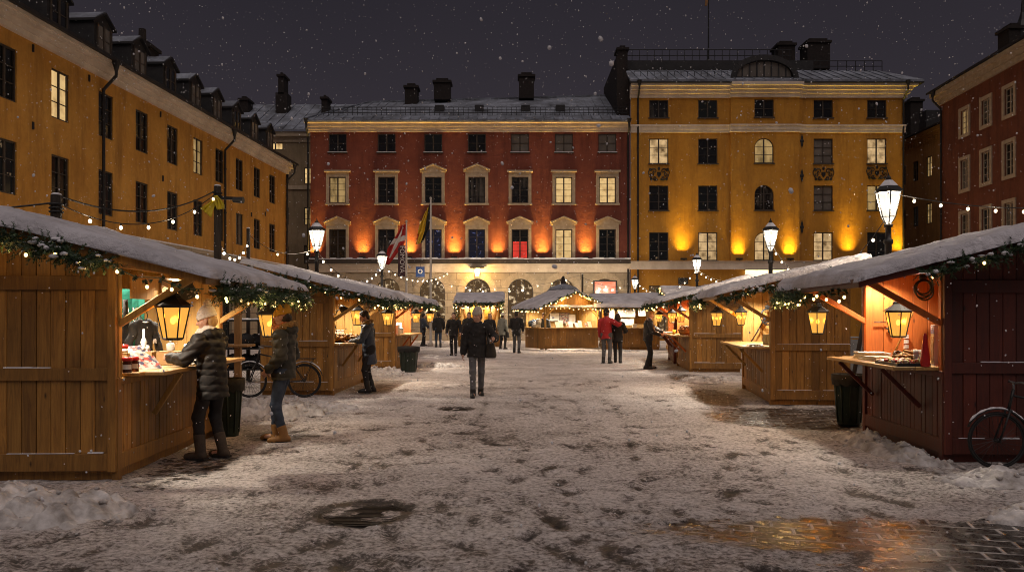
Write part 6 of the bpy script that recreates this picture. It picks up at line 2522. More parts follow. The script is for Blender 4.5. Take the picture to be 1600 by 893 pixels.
# ---- people at the back
BG = 'people strolling at the back of the square'
person('person in black with hands in pockets walking left behind the man with the beanie', (PX(709, 32.4), 32.4), R(175), 1.72, .02, BG, jacket='wool_black', hem=.78, bulk=.04, trousers='trousers_black', hood='fur', hair='hair_dark', feet={'l': (-.1, .12, 0), 'r': (.1, -.12, 0)})
person('person in black coat standing by the pale flagpole', (PX(685, 41), 41, ), R(10), 1.76, .022, BG, jacket='wool_black', hem=.74, bulk=.04, trousers='jeans_blue', hair='hair_dark', feet={'l': (-.1, .08, 0), 'r': (.1, -.08, 0)})
person('dim figure farthest left among the people behind the green bin', (PX(661, 42.5), 42.5), R(-60), 1.72, .022, BG, jacket='coat_blue', hem=.74, bulk=.03, trousers='trousers_black', hair='hair_dark', hands={'l': (-.1, .35, 1.0), 'r': (.2, .3, 1.0)})
person('dark figure half hidden at the left shoulder of the man with the beanie', (PX(733, 34.5), 34.5), R(170), 1.74, .022, BG, jacket='puffer_black', hem=.8, bulk=.05, trousers='trousers_black', hair='hair_dark', hood='plain')
person('figure in dark coat half hidden at the right shoulder of the man with the beanie', (PX(765, 35.5), 35.5), R(200), 1.70, .022, BG, jacket='wool_black', hem=.7, bulk=.03, trousers='jeans_grey', hair='hair_blond', long_hair=True, female=True)
person('person in pale grey-green coat and light hat standing before the small far stall', (PX(785, 38.6), 38.6), R(-35), 1.70, .02, BG, jacket='coat_grey', hem=.70, bulk=.04, quilt=.006, trousers='trousers_black', hat=True, hatmat='knit_cream', bag=(.26, .05, .72), female=True)
person('person in short black coat and grey jeans seen from behind at the gabled stall', (PX(807, 34.7), 34.7), R(-12), 1.78, .018, BG, jacket='wool_black', hem=.72, bulk=.035, trousers='jeans_grey', hair='hair_dark', hands={'l': (-.22, .25, 1.0), 'r': (.24, .22, .95)})
person('blue-grey clad vendor standing inside the gabled stall beside its corner post', tuple(B1.w(.35, .75, 0))[:2], R(160), 1.72, .02, None, jacket='coat_blue', hem=.8, bulk=.03, trousers='trousers_black', hair='hair_dark')
# ================================================================ BICYCLES, BINS, FLAGS, GOODS
def bicycle(label, M4, handle_turn=0.0, rack=True):
    """side-on bicycle: x forwards (front wheel at +), y to its left, z up"""
    b = empty('bicycle', M4.translation, M4.to_euler().z, label, 'bicycle')
    r = .335
    for wx, nm in ((-.53, 'wheel'), (.53, 'wheel')):
        mb = MB()
        mb.torus((wx, 0, r), r - .018, .017, (0, 1, 0), 36, 8)
        w = mb.build(nm, M['rubber'], b, True)
        mb = MB()
        mb.torus((wx, 0, r), r - .042, .010, (0, 1, 0), 36, 6)
        mb.cyl((wx, -.05, r), (wx, .05, r), .022, None, 10)
        mb.build('rim', M['dark_metal'], w, True)
        mb = MB()
        for k in range(28):
            t = 2 * math.pi * k / 28
            y = .03 if k % 2 else -.03
            mb.cyl((wx + .02 * math.cos(t + .6), y, r + .02 * math.sin(t + .6)), (wx + (r - .045) * math.cos(t), 0, r + (r - .045) * math.sin(t)), .0022, None, 4)
        mb.build('spokes', M['dark_metal'], w)
        mb = MB()
        a0, a1 = (R(10), R(165)) if wx < 0 else (R(25), R(170))
        n = 16
        for y in (0,):
            vs, fs = [], []
            for i in range(n + 1):
                t = a0 + (a1 - a0) * i / n
                for dy, dr in ((-.028, .028), (0, .04), (.028, .028)):
                    vs.append((wx + (r + dr) * math.cos(t), dy, r + (r + dr) * math.sin(t)))
            for i in range(n):
                for j in range(2):
                    fs.append((i * 3 + j, i * 3 + j + 1, (i + 1) * 3 + j + 1, (i + 1) * 3 + j))
            mb.add(vs, fs)
            vs2 = [(x, y_ * .8, z + .0) for x, y_, z in vs]
        md = mb.build('mudguard', M['dark_metal'], b, True)
        mb = MB()
        sp_ = [(wx + (r + .043) * math.cos(t), 0, r + (r + .043) * math.sin(t)) for t in np.linspace(max(a0, R(35)), min(a1, R(150)), 22)]
        mb.tube(sp_, [.006] + [.013 + .004 * math.sin(i * 1.9) for i in range(20)] + [.006], 6)
        mb.build('snow', M['snow_line'], md, True)
    mb = MB()
    bb, st, hd_, hb = (-.10, 0, .30), (-.24, 0, .80), (.36, 0, .86), (.40, 0, .70)
    for p, q, w in ((bb, (-.26, 0, .86), .016), (bb, hb, .017), ((-.22, 0, .74), hd_, .014), (hb, (.345, 0, .93), .018)):
        mb.cyl(p, q, w, None, 8)
    for y in (-.06, .06):
        mb.cyl((bb[0], y * .4, bb[2]), (-.53, y, r), .010, None, 6)
        mb.cyl((-.23, y * .3, .74), (-.53, y, r), .008, None, 6)
        mb.cyl((.405, y * .8, .69), (.53, y, r), .011, None, 6)
    mb.build('frame', M['dark_metal'], b, True)
    mb = MB()
    mb.ball((-.28, 0, .90), (.14, .075, .035), 2)
    mb.ball((-.37, 0, .905), (.07, .10, .04), 2)
    mb.build('saddle', M['leather'], b, True)
    mb = MB()
    mb.tube([(.18, .29, .99), (.26, .26, 1.0), (.33, .12, 1.02), (.345, 0, 1.0), (.33, -.12, 1.02), (.26, -.26, 1.0), (.18, -.29, .99)], .012, 8)
    mb.cyl((.345, 0, .92), (.345, 0, 1.0), .014, None, 8)
    mb.build('handlebar', M['grey_metal'], b, True)
    mb = MB()
    mb.torus((bb[0], -.05, bb[2]), .09, .007, (0, 1, 0), 20, 5)
    mb.bar((bb[0], -.07, bb[2]), (bb[0] + .08, -.07, bb[2] - .15), .02, .015)
    mb.box(bb[0] + .03, bb[0] + .13, -.16, -.07, bb[2] - .17, bb[2] - .15)
    mb.bar((bb[0], .07, bb[2]), (bb[0] - .08, .07, bb[2] + .15), .02, .015)
    mb.build('crank', M['grey_metal'], b)
    if rack:
        mb = MB()
        mb.box(-.75, -.32, -.06, .06, .76, .775)
        for y in (-.06, .06):
            mb.cyl((-.70, y, .76), (-.54, y, r), .006, None, 5)
        mb.build('luggage_rack', M['dark_metal'], b)
    b.rotation_euler = M4.to_euler()
    b.scale = M4.to_scale()
    return b


bicycle('dark bicycle with snowy mudguards leaning on the second left stall behind the man', Matrix.Translation((PX(432, 15.7), 15.75, 0)) @ Matrix.Rotation(R(182), 4, 'Z'))
bicycle('black bicycle in shadow leaning on the dark side wall of the red stall', Matrix.Translation((PX(1557, 8.3) + .55, 8.38, 0)) @ Matrix.Rotation(R(176), 4, 'Z') @ Matrix.Scale(.9, 4))


def bin_(label, x, y, h=.74, r=.27, bag=True, snow=False):
    b = empty('trash_bin', (x, y, 0), 0, label, 'trash bin', 'dark plastic bins')
    mb = MB()
    mb.lathe([(r * .70, 0), (r * .72, .03), (r * .95, h * .93), (r * 1.06, h * .94), (r * 1.06, h), (r * .96, h), (r * .9, h * .8), (.01, h * .8)], 20)
    for k in range(10):
        t = k * .628
        mb.bar((r * .73 * math.cos(t), r * .73 * math.sin(t), .05), (r * .95 * math.cos(t), r * .95 * math.sin(t), h * .9), .02, .02)
    mb.build('tub', M['bin_green'], b, True)
    mb = MB()
    pr = [(r * 1.08, h * .80), (r * 1.11, h * .9), (r * 1.10, h + .012), (r * .97, h + .014), (r * .9, h * .86)]
    n = 28
    vs, fs = [], []
    for q, (rad, z) in enumerate(pr):
        for i in range(n):
            t = 2 * math.pi * i / n
            rr = rad * (1 + .015 * math.sin(i * 4.1 + q))
            vs.append((rr * math.cos(t), rr * math.sin(t), z + (.025 * math.sin(i * 2.3) if q == 0 else 0)))
    for q in range(len(pr) - 1):
        for i in range(n):
            fs.append((q * n + i, q * n + (i + 1) % n, (q + 1) * n + (i + 1) % n, (q + 1) * n + i))
    mb.add(vs, fs)
    mb.build('liner', M['black_cloth'], b, True)
    return b


bin_('green bin at the far end of the left foreground counter', -3.82, 10.75, .76, .20)
bin_('dark green bin standing alone by the third left stall', -2.97, 23.0, .72, .29)
bin_('dark bin at the left end of the red stall', 4.97, 11.8, .74, .22)


# ---------------------------------------------------------------- flags
def flagpole(label, px, D, ytop, mats, stripes, banner=False):
    x = PX(px, D)
    H = PZ(ytop, D)
    b = empty('flagpole', (x, D, 0), 0, label, 'flagpole', 'pale flagpoles before the red building')
    mb = MB()
    mb.lathe([(.14, 0), (.12, .2), (.075, .22), (.07, 1.0), (.045, H), (.02, H + .02)], 12)
    mb.ball((0, 0, H + .05), .07, 1)
    mb.build('pole', M['pole_pale'], b, True)
    return b, H


def cloth(par, name, poly, mats, n=26, seed=0, amp=.12):
    """limp hanging cloth: poly = left edge and right edge polylines top to bottom, local x/z"""
    left, right = poly
    mb = MB()
    m = 14

    def at(pl, t):
        k = t * (len(pl) - 1)
        i = min(int(k), len(pl) - 2)
        return Vector((pl[i][0], 0, pl[i][1])).lerp(Vector((pl[i + 1][0], 0, pl[i + 1][1])), k - i)
    vs = []
    for i in range(n + 1):
        for j in range(m + 1):
            p = at(left, i / n).lerp(at(right, i / n), j / m)
            p.y = amp * math.sin(j * 1.15 + i * .25 + seed) * (.4 + .6 * (1 - j / m)) + .03 * math.sin(j * 2.9 + seed)
            vs.append(p)
    for i in range(n):
        for j in range(m):
            a = i * (m + 1) + j
            mb.f.append((a, a + 1, a + m + 2, a + m + 1))
            mb.m.append(mats[1](i / n, j / m))
    mb.v = [tuple(p) for p in vs]
    o = mb.build(name, mats[0], par, True)
    sd = o.modifiers.new('Solid', 'SOLIDIFY')
    sd.thickness = .012
    return o


D = 44.0
kk = D / FPX
fp, H = flagpole('pale flagpole with a red and white flag and a dark vertical banner', 635, D, 347, None, None)
Zp = lambda y: PZ(y, D)
Xp = lambda px: (px - 635) * kk
cloth(fp, 'flag', ([(Xp(626), Zp(352)), (Xp(619), Zp(368)), (Xp(606), Zp(388)), (Xp(600), Zp(412))], [(Xp(634.4), Zp(350)), (Xp(634.2), Zp(362)), (Xp(632), Zp(380)), (Xp(608), Zp(414))]),
      ([M['flag_red'], M['flag_white']], lambda t, s: 1 if (.42 < t < .56 or (.34 < s < .52 and t < .86)) else 0), seed=1)
bn = MB()
bn.box(Xp(622), Xp(633), -.03, .0, Zp(432), Zp(384))
bn.bar((Xp(621.5), -.015, Zp(383.6)), (0, -.015, Zp(383.6)), .03, .03)
bn = bn.build('banner', M['banner_dark'], fp)


def letters(par, txt, pos, size, mat, rot, depth=.006, name='lettering'):
    c = bpy.data.curves.new(name, 'FONT')
    c.body = txt
    c.size = size
    c.extrude = depth
    c.align_x = 'CENTER'
    c.align_y = 'CENTER'
    o = bpy.data.objects.new(name, c)
    COL.objects.link(o)
    dg = bpy.context.evaluated_depsgraph_get()
    me = bpy.data.meshes.new_from_object(o.evaluated_get(dg))
    bpy.data.objects.remove(o)
    bpy.data.curves.remove(c)
    me.materials.clear()
    me.materials.append(mat)
    q = bpy.data.objects.new(name, me)
    COL.objects.link(q)
    q.parent = par
    q.location = pos
    q.rotation_euler = rot
    return q


letters(bn, 'FÖMOVÅ', (Xp(628.3), -.036, Zp(405)), .36, M['flag_white'], (R(90), R(90), 0))
letters(bn, 'nobel', (Xp(627.5), -.036, Zp(429.5)), .10, M['flag_white'], (R(90), 0, 0)) if False else None

D = 42.0
kk = D / FPX
fp2, H = flagpole('tall pale flagpole with a yellow and black flag hanging limp', 673, D, 311, None, None)
Zp = lambda y: PZ(y, D)
Xp = lambda px: (px - 673) * kk
cloth(fp2, 'flag', ([(Xp(664), Zp(333)), (Xp(656), Zp(352)), (Xp(652), Zp(368)), (Xp(649.5), Zp(382))], [(Xp(672.4), Zp(318)), (Xp(672.2), Zp(335)), (Xp(671), Zp(356)), (Xp(661), Zp(378))]),
      ([M['black_cloth'], M['flag_yellow'], M['flag_red']], lambda t, s: 0 if s > .62 else (2 if s < .12 and t > .6 else 1)), seed=2, amp=.16)

# yellow bag tied to the pole
px_, py_, pz_ = PX(340, 14.2), 14.2, PZ(318, 14.2)
bagp = empty('plastic_bag', (px_, py_ - .08, pz_), 0, 'crumpled yellow bag tied round the top of the tall pole', 'bag')
cloth(bagp, 'bag_body', ([(-.02, .12), (-.10, .0), (-.20, -.06), (-.26, -.10)], [(.03, .12), (.02, .02), (-.04, -.12), (-.08, -.26)]), ([M['bag_yellow']], lambda t, s_: 0), 14, 1, .05)
cloth(bagp, 'bag_flap', ([(-.02, .12), (.0, .02), (.02, -.08), (.04, -.12)], [(.03, .13), (.10, .06), (.15, -.02), (.14, -.10)]), ([M['bag_yellow']], lambda t, s_: 0), 12, 2, .05)
mb = MB()
mb.bar((px_, py_ - .02, pz_ + .10), (px_ + .42, py_ - .06, pz_ + .08), .05, .05)
mb.cyl((px_ + .30, py_ - .055, pz_ + .06), (px_ + .48, py_ - .07, pz_ + .05), .05, .06, 10)
tag(mb.build('floodlight', M['dark_metal']), 'black floodlight arm fixed to the pole beside the yellow bag', 'floodlight')


# ---------------------------------------------------------------- goods
def place(o, S, x, t, z, rz=0.0, label=None, cat=None, group=None):
    p = S.w(x, t, z)
    o.location = p
    o.rotation_euler = (0, 0, S.rz + rz)
    return tag(o, label, cat, group)


def solid(name, mat, fn, smooth=False, bevel=0.0):
    mb = MB()
    fn(mb)
    return mb.build(name, mat, None, smooth, bevel)


def box_obj(name, mat, w, d, h, bevel=.004):
    return solid(name, mat, lambda m: (m.box(-w / 2, w / 2, -d / 2, d / 2, 0, h), m.box(-w / 2 - .003, w / 2 + .003, -d / 2 - .003, d / 2 + .003, h, h + .006)), bevel=bevel)


def jar(S, x, t, z, label, sc=1.0):
    j = empty('jar', S.w(x, t, z), S.rz, label, 'jar', 'preserve jars with red lids')
    mb = MB()
    mb.lathe([(.036 * sc, 0), (.040 * sc, .006), (.040 * sc, .085 * sc), (.034 * sc, .097 * sc), (.034 * sc, .102 * sc)], 18)
    mb.build('glass', M['jam_glass'], j, True)
    mb = MB()
    mb.lathe([(.041 * sc, .100 * sc), (.042 * sc, .104 * sc), (.042 * sc, .128 * sc), (.038 * sc, .132 * sc)], 20)
    mb.build('lid', M['lid_red'], j, True)
    mb = MB()
    for k in range(7):
        t0 = -1.0 + k * .28
        mb.quad(*[(.0412 * sc * math.cos(a - 1.2), .0412 * sc * math.sin(a - 1.2), zz * sc) for a, zz in ((t0, .03), (t0 + .28, .03), (t0 + .28, .07), (t0, .07))])
    mb.build('paper_label', M['ceramic'], j)
    return j


CT = 1.046
jar(L1, .06, .12, CT, 'front left preserve jar with red lid at the corner of the left foreground counter', 1.15)
jar(L1, .07, .25, CT, 'preserve jar with red lid just right of the corner jar', 1.15)
jar(L1, -.10, .24, CT, 'preserve jar behind the two front jars on the left foreground counter', 1.3)
# tilted display board with printed cards
o = solid('card_display', [M['print_cards'], M['cardboard']], lambda m: (m.hexa([(-.20, 0, 0), (.20, 0, 0), (.20, .012, 0), (-.20, .012, 0), (-.20, .26, .24), (.20, .26, .24), (.20, .272, .235), (-.20, .272, .235)]),
                                                                       m.box(-.18, .18, .23, .25, 0, .21, 1)))
place(o, L1, .06, .58, CT, R(60), 'tilted board of small printed cards on the left foreground counter', 'card display')
box_specs = [(-.08, .86, .20, .16, .17, 'cardboard', 'open tan box under the figurine on the left foreground counter'), (-.02, 1.42, .26, .18, .15, 'cardboard', 'tan drawer box right of the dark jacket on the counter'),
             (-.14, .50, .09, .09, .17, 'cardboard', 'small upright tan box under the red-topped tin')]
for (x, t, w, d, h, m_, lb) in box_specs:
    place(box_obj('cardboard_box', M[m_], w, d, h), L1, x, t, CT, .1, lb, 'box')
o = solid('tin', [M['lid_red'], M['ceramic']], lambda m: (m.lathe([(.038, 0), (.038, .05)], 16, mi=1), m.lathe([(.04, .05), (.04, .085), (.02, .09)], 16)), True)
place(o, L1, -.14, .50, CT + .177, 0, 'small red-topped tin on the upright tan box', 'tin')


def figurine(m):
    m.lathe([(.05, 0), (.05, .015), (.03, .02), (.02, .06), (.035, .10), (.02, .14), (.012, .15), (.012, .24), (.006, .245)], 12)
    for k in range(5):
        t = k * 1.256
        m.ball((.045 * math.cos(t), .045 * math.sin(t), .04), (.02, .02, .03), 1)


place(solid('candle_holder', M['ceramic'], figurine, True), L1, -.08, .84, CT + .177, 0, 'white figurine candle holder on the open tan box', 'candle holder')
place(solid('candle_holder', M['ceramic'], lambda m: (m.lathe([(.04, 0), (.045, .01), (.045, .08), (.03, .09)], 14), m.cyl((0, 0, .09), (0, 0, .13), .012)), True), L1, -.04, 1.48, CT + .157, 0, 'short white candle jar on the tan drawer box', 'candle holder')


def patterned_vase(m):
    m.lathe([(.05, 0), (.06, .02), (.062, .20), (.055, .215), (.05, .215)], 18)


place(solid('vase', M['book_cover'], patterned_vase, True), L1, -.06, 2.12, CT, 0, 'tall patterned tin just left of the reaching woman', 'tin')
for k, (x, t, r_) in enumerate(((.20, 1.22, .2), (.26, 1.38, -.4), (.10, 1.36, .7), (.28, 1.12, 1.0), (.24, 1.56, .1), (.17, 1.52, -.2))):
    pl = ('nearest', 'second', 'third', 'fourth', 'fifth', 'last')[k]
    place(solid('cookie', M[('pastry', 'ceramic')[k % 2]], lambda m: [m.ball((random.uniform(-.05, .05), random.uniform(-.05, .05), .012 + .01 * q), (.03, .03, .012), 1, 0, .1) for q in range(5)], True), L1, x, t, CT, r_,
          None, None)
for i, ob in enumerate([q for q in bpy.data.objects if q.name.startswith('cookie')]):
    tag(ob, 'small heap of cookies lying on the left foreground counter near the woman\'s hand', 'cookies', 'cookie heaps')


# green banner, jacket on a hanger, chalkboard, valance shelf
def banner_cloth(m):
    n = 10
    for i in range(n):
        for j in range(6):
            f = lambda a, b: (-.24 + .48 * b / 6 + .03 * a / n * (1 if b > 3 else -.4), .02 * math.sin(b * 1.4 + a * .2), .95 * a / n)
            m.quad(f(i, j), f(i, j + 1), f(i + 1, j + 1), f(i + 1, j))


g = solid('teal_banner', M['teal_cloth'], banner_cloth)
place(g, L1, -.72, 1.77, .98, 0, 'teal green banner with white lettering hanging inside the left foreground stall', 'banner')
sd = g.modifiers.new('Solid', 'SOLIDIFY')
sd.thickness = .006
letters(g, 'FOLK\nARKIVE', (.06, -.032, .63), .115, M['flag_white'], (R(90), 0, 0))
letters(g, 'OST', (-.12, -.032, .25), .10, M['flag_white'], (R(90), 0, 0))
jk = empty('jacket_on_hanger', L1.w(-.36, 1.52, 1.06), L1.rz + R(60), 'black jacket with a small white emblem hanging on a hanger inside the left foreground stall', 'jacket')
J_ = SDF((-.5, -.2, -.02), (.5, .2, .62), .012)
J_.cap((0, 0, .40), (0, 0, .0), .125, .135, .03, 2.0).cap((-.15, 0, .44), (-.31, .02, .02), .062, .052, .012, 1.3).cap((.15, 0, .44), (.31, .02, .02), .062, .052, .012, 1.3).cap((-.16, 0, .46), (.16, 0, .46), .055, None, .03, 1.4)
J_.cap((-.06, -.01, .50), (.06, -.01, .50), .04, None, .015).ell((0, -.03, .545), (.045, .06, .03), 0, None, True)
J_.cut(lambda X, Y, Z: .012 - np.sqrt(X * X + (Y + .075) ** 2) + 0 * Z)
J_.disp(lambda X, Y, Z: .006 * np.sin(X * 40 + Z * 22) + .005 * np.sin(Z * 45 - X * 30))
J_.obj('cloth', M['black_cloth'], jk)
jk.scale = (.84, .84, .95)
mb = MB()
mb.torus((0, 0, .58), .055, .006, (0, 1, 0), 18, 6)
mb.build('hanger', M['dark_metal'], jk)
mb = MB()
for q in (-1, 1):
    mb.ball((.115 + q * .012, -.075, .27), (.014, .006, .026), 1)
    mb.ball((.115 + q * .020, -.075, .245), (.010, .006, .012), 1)
mb.ball((-.03, -.07, .50), (.05, .01, .008), 1)
mb.build('emblem', M['flag_white'], jk)
o = solid('chalkboard', [M['chalkboard'], M['frame_dark']], lambda m: (m.box(-.17, .17, 0, .012, 0, .23), m.box(-.18, .18, .002, .016, -.012, -.0), m.box(-.18, .18, .002, .016, .23, .242)))
place(o, L1, .0, 2.0, 1.83, R(74), 'dark slate menu board tilted under the roof of the left foreground stall', 'menu board')
o.rotation_euler = (R(-18), R(-14), L1.rz + R(78))
o = solid('valance_shelf', M['wood_inner'], lambda m: [m.box(-.80 + k * .2, -.604 + k * .2, 0, .02, 0, .24) for k in range(8)] + [m.box(-.82, .82, -.10, .0, .24, .262)])
place(o, L1, -.30, 1.85, 1.80, R(90), 'carved pale wooden valance shelf under the roof of the left foreground stall', 'shelf')
o = solid('round_board', M['pole_lumber'], lambda m: (m.cyl((0, 0, .1), (0, .02, .1), .10, None, 20),))
place(o, L1, -.27, 1.9, 1.86, R(90), 'round wooden plaque hanging at the valance of the left foreground stall', 'plaque')
o = solid('strap', M['black_cloth'], lambda m: m.tube([(0, 0, .75), (.01, 0, .5), (.0, .01, .3), (.03, 0, .0)], [.03, .035, .05, .06], 8), True)
place(o, L1, -.62, 1.62, 1.05, 0, 'black folded umbrella hanging before the green banner', 'umbrella')

# ---- second left stall: pastries, clip lamp, white box
o = solid('pastry_heap', M['pastry'], lambda m: [m.ball((random.uniform(-.22, .22), random.uniform(-.16, .16), random.uniform(.02, .15)), (random.uniform(.04, .07),) * 3, 1, 0, .25) for _ in range(40)], True)
place(o, L2, .10, .75, CT, 0, 'brown heap of pastries on the counter of the second left stall', 'pastries')
o = solid('pastry_heap', M['sweets'], lambda m: [m.ball((random.uniform(-.15, .15), random.uniform(-.22, .22), random.uniform(.02, .09)), (random.uniform(.03, .06),) * 3, 1, 0, .25) for _ in range(30)], True)
place(o, L2, .12, 1.4, CT, 0, 'mixed heap of wrapped sweets right of the brown pastries', 'sweets')
place(box_obj('white_box', M['paper'], .26, .22, .24), L2, -.18, 1.25, CT, .2, 'white cardboard box behind the pastries of the second left stall', 'box')
cl = empty('clip_lamp', L2.w(-.10, .55, CT), 0, 'black bendy clip lamp standing at the left of the pastry counter', 'lamp')
mb = MB()
mb.tube([(0, 0, 0), (.05, 0, .25), (-.02, 0, .5), (.08, -.02, .68), (.16, -.03, .70)], .012, 6)
mb.lathe([(.05, 0), (.05, .02)], 12)
mb.build('arm', M['dark_metal'], cl, True)
mb = MB()
mb.cyl((.14, -.03, .76), (.26, -.05, .64), .05, .10, 14)
mb.build('head', M['dark_metal'], cl, True)

# ---- third left stall: crates and cups
for k, (x, t, h, lb) in enumerate(((-.1, .5, .28, 'tall white paper box at the near end of the red-lined left counter'), (-.05, 1.0, .18, 'low white paper box in the middle of the red-lined left counter'), (-.2, 1.6, .34, 'high stacked paper box at the far end of the red-lined left counter'))):
    place(box_obj('paper_box', M[('paper', 'book_cover', 'paper_blue')[k]], .28, .3, h), L3, x, t, CT, .1 * k, lb, 'box')
o = solid('wall_poster', M['book_cover'], lambda m: m.box(-.3, .3, 0, .012, 0, .55))
place(o, L3, -1.36, 1.5, 1.25, R(90), 'printed poster on the red back wall of the third left stall', 'poster')

# ---- red stall: paper stacks, tray of sweets, pretzels, brochures, red bottle, wall hooks
for k, (t, x, n, lb) in enumerate(((1.75, .12, 5, 'tall stack of white papers on the far half of the red stall counter'), (1.35, .18, 3, 'low stack of pale papers beside the tall paper stack'))):
    o = solid('paper_stack', M['paper'], lambda m: [m.box(-.15 + random.uniform(-.02, .02), .15 + random.uniform(-.02, .02), -.21 + random.uniform(-.03, .03), .21 + random.uniform(-.03, .03), q * .018, q * .018 + .014) for q in range(n)])
    place(o, R1, x, t, CT, .06 * k, lb, 'paper stack')
tr = empty('sweet_tray', R1.w(.28, .42, CT), R1.rz, 'black tray of mixed sweets at the near end of the red stall counter', 'tray')
mb = MB()
mb.box(-.18, .18, -.32, .32, 0, .015)
for a in ((-.18, -.165, -.32, .32), (.165, .18, -.32, .32), (-.165, .165, -.32, -.305), (-.165, .165, .305, .32)):
    mb.box(*a, .015, .035)
mb.build('tray', M['tray_black'], tr)
mb = MB()
for _ in range(46):
    mb.ball((random.uniform(-.14, .14), random.uniform(-.28, .28), random.uniform(.03, .055)), (random.uniform(.018, .032),) * 3, 1, 0, .2)
mb.build('sweets', M['sweets'], tr, True)
o = solid('pretzel_heap', M['pastry'], lambda m: [m.torus((random.uniform(-.14, .14), random.uniform(-.2, .2), random.uniform(.03, .16)), .045, .017, (random.uniform(-.6, .6), random.uniform(-.6, .6), 1), 14, 6) for _ in range(26)], True)
place(o, R1, .0, .78, CT, 0, 'golden brown pile of pretzel rings in the middle of the red stall counter', 'pretzels')
o = solid('cookie_row', M['sweets'], lambda m: [m.ball((random.uniform(-.1, .1), -.25 + k * .045, .02), (.04, .03, .02), 1, 0, .15) for k in range(12)], True)
place(o, R1, .25, 1.0, CT, 0, 'loose row of small cakes between the papers and the sweets tray', 'cakes')
br = empty('brochure_stand', R1.w(-.02, .28, CT), R1.rz + R(80), 'upright white and blue brochure stand at the right end of the red stall counter', 'brochure stand')
mb = MB()
mb.box(-.07, .07, -.02, .03, 0, .46)
mb.build('panel', M['paper'], br)
mb = MB()
mb.box(-.066, .066, -.024, -.0205, .36, .455)
mb.build('header', M['bottle_blue'], br)
mb = MB()
mb.box(-.062, .062, -.026, -.0205, .06, .33)
mb.build('photo', M['pastry'], br)
letters(br, 'S:T', (0, -.026, .42), .045, M['paper'], (R(90), 0, 0), .001)
o = solid('red_bottle', M['red_plastic'], lambda m: (m.lathe([(.045, 0), (.05, .01), (.05, .10), (.046, .12), (.02, .34), (.014, .36), (.012, .37)], 16),), True)
place(o, R1, .16, .10, CT, 0, 'tall red cone-shaped bottle beside the corner post of the red stall', 'bottle')
o = solid('cup_stack', M['ceramic'], lambda m: [m.lathe([(.03, q * .05), (.036, q * .05 + .075), (.03, q * .05 + .075)], 14, (a, b, 0)) for q in range(3) for a, b in ((0, 0), (.08, .03))], True)
place(o, R1, .06, .40, CT, 0, 'stacked white cups in front of the brochure stand', 'cups')
o = solid('wall_hook', M['dark_metal'], lambda m: (m.tube([(0, 0, .30), (.0, .05, .2), (.0, .10, .10), (0, .06, .02), (0, .0, .04)], .012, 6), m.tube([(0, -.16, .12), (0, .0, .12)], .008, 6), m.ball((0, .04, .0), .022, 1)), True)
place(o, R1, -.25, 2.23, 1.40, R(90), 'black iron hook on the orange-red boards inside the red stall', 'hook')
o = solid('broom_stick', M['wood_brown'], lambda m: m.tube([(0, -.12, 0), (0, .16, .62)], .012, 8), True)
place(o, R1, -.42, 2.16, 1.04, R(90), 'thin wooden stick leaning inside the red stall', 'stick')


def coil(m, r=.13, n=4):
    for k in range(n):
        m.torus((.01 * k, .015 * math.sin(k * 2.1), -r * (1 + .12 * k)), r * (.75 + .10 * k), .011, (1, .12 * k - .15, .06), 26, 6)
    m.ball((-.01, 0, .0), (.03, .05, .05), 1)


o = solid('cable_coil', [M['cable']], lambda m: coil(m, .12, 4), True)
place(o, R1, -.45, 1.55, 2.10, R(90), 'coil of black cable hanging right behind the lantern in the red stall', 'cable coil')
o = solid('socket_strip', M['ceramic'], lambda m: [m.box(-.02, .02, -.025, .025, .07 * k, .07 * k + .05) for k in range(3)])
place(o, R1, -.52, 2.235, 1.16, R(90), 'white socket strip on the boarded wall of the red stall', 'socket strip')

# ---- second right stall: coil, broom, tin
o = solid('cable_coil', [M['cable']], lambda m: coil(m, .15, 5), True)
place(o, R2, -.46, 2.95, 1.80, R(90), 'coiled black cable hanging on the inner wall of the second right stall', 'cable coil')
o = solid('broom_stick', M['pole_wood'], lambda m: m.tube([(0, 0, 0), (0, .32, .55)], .014, 8), True)
place(o, R2, -.14, 3.05, CT, R(90), 'dark broom stick slanting inside the second right stall', 'stick')
o = solid('paint_tin', M['grey_metal'], lambda m: (m.lathe([(.07, 0), (.075, .02), (.075, .2), (.078, .205), (.06, .205)], 18), m.torus((0, 0, .21), .07, .004, (0, 1, .3), 16, 5, 0, 0, math.pi)), True)
place(o, R2, -.1, 1.0, CT, 0, 'grey metal tin standing on the counter of the second right stall', 'tin')
o = solid('tool_tray', M['tray_black'], lambda m: (m.box(-.12, .12, -.25, .25, 0, .012), [m.cyl((-.08 + .05 * k, -.2, .02), (-.06 + .05 * k, .15, .025), .009, None, 6) for k in range(4)]))
place(o, R2, .22, .35, CT, 0, 'flat tray of tools at the near end of the second right counter', 'tray')

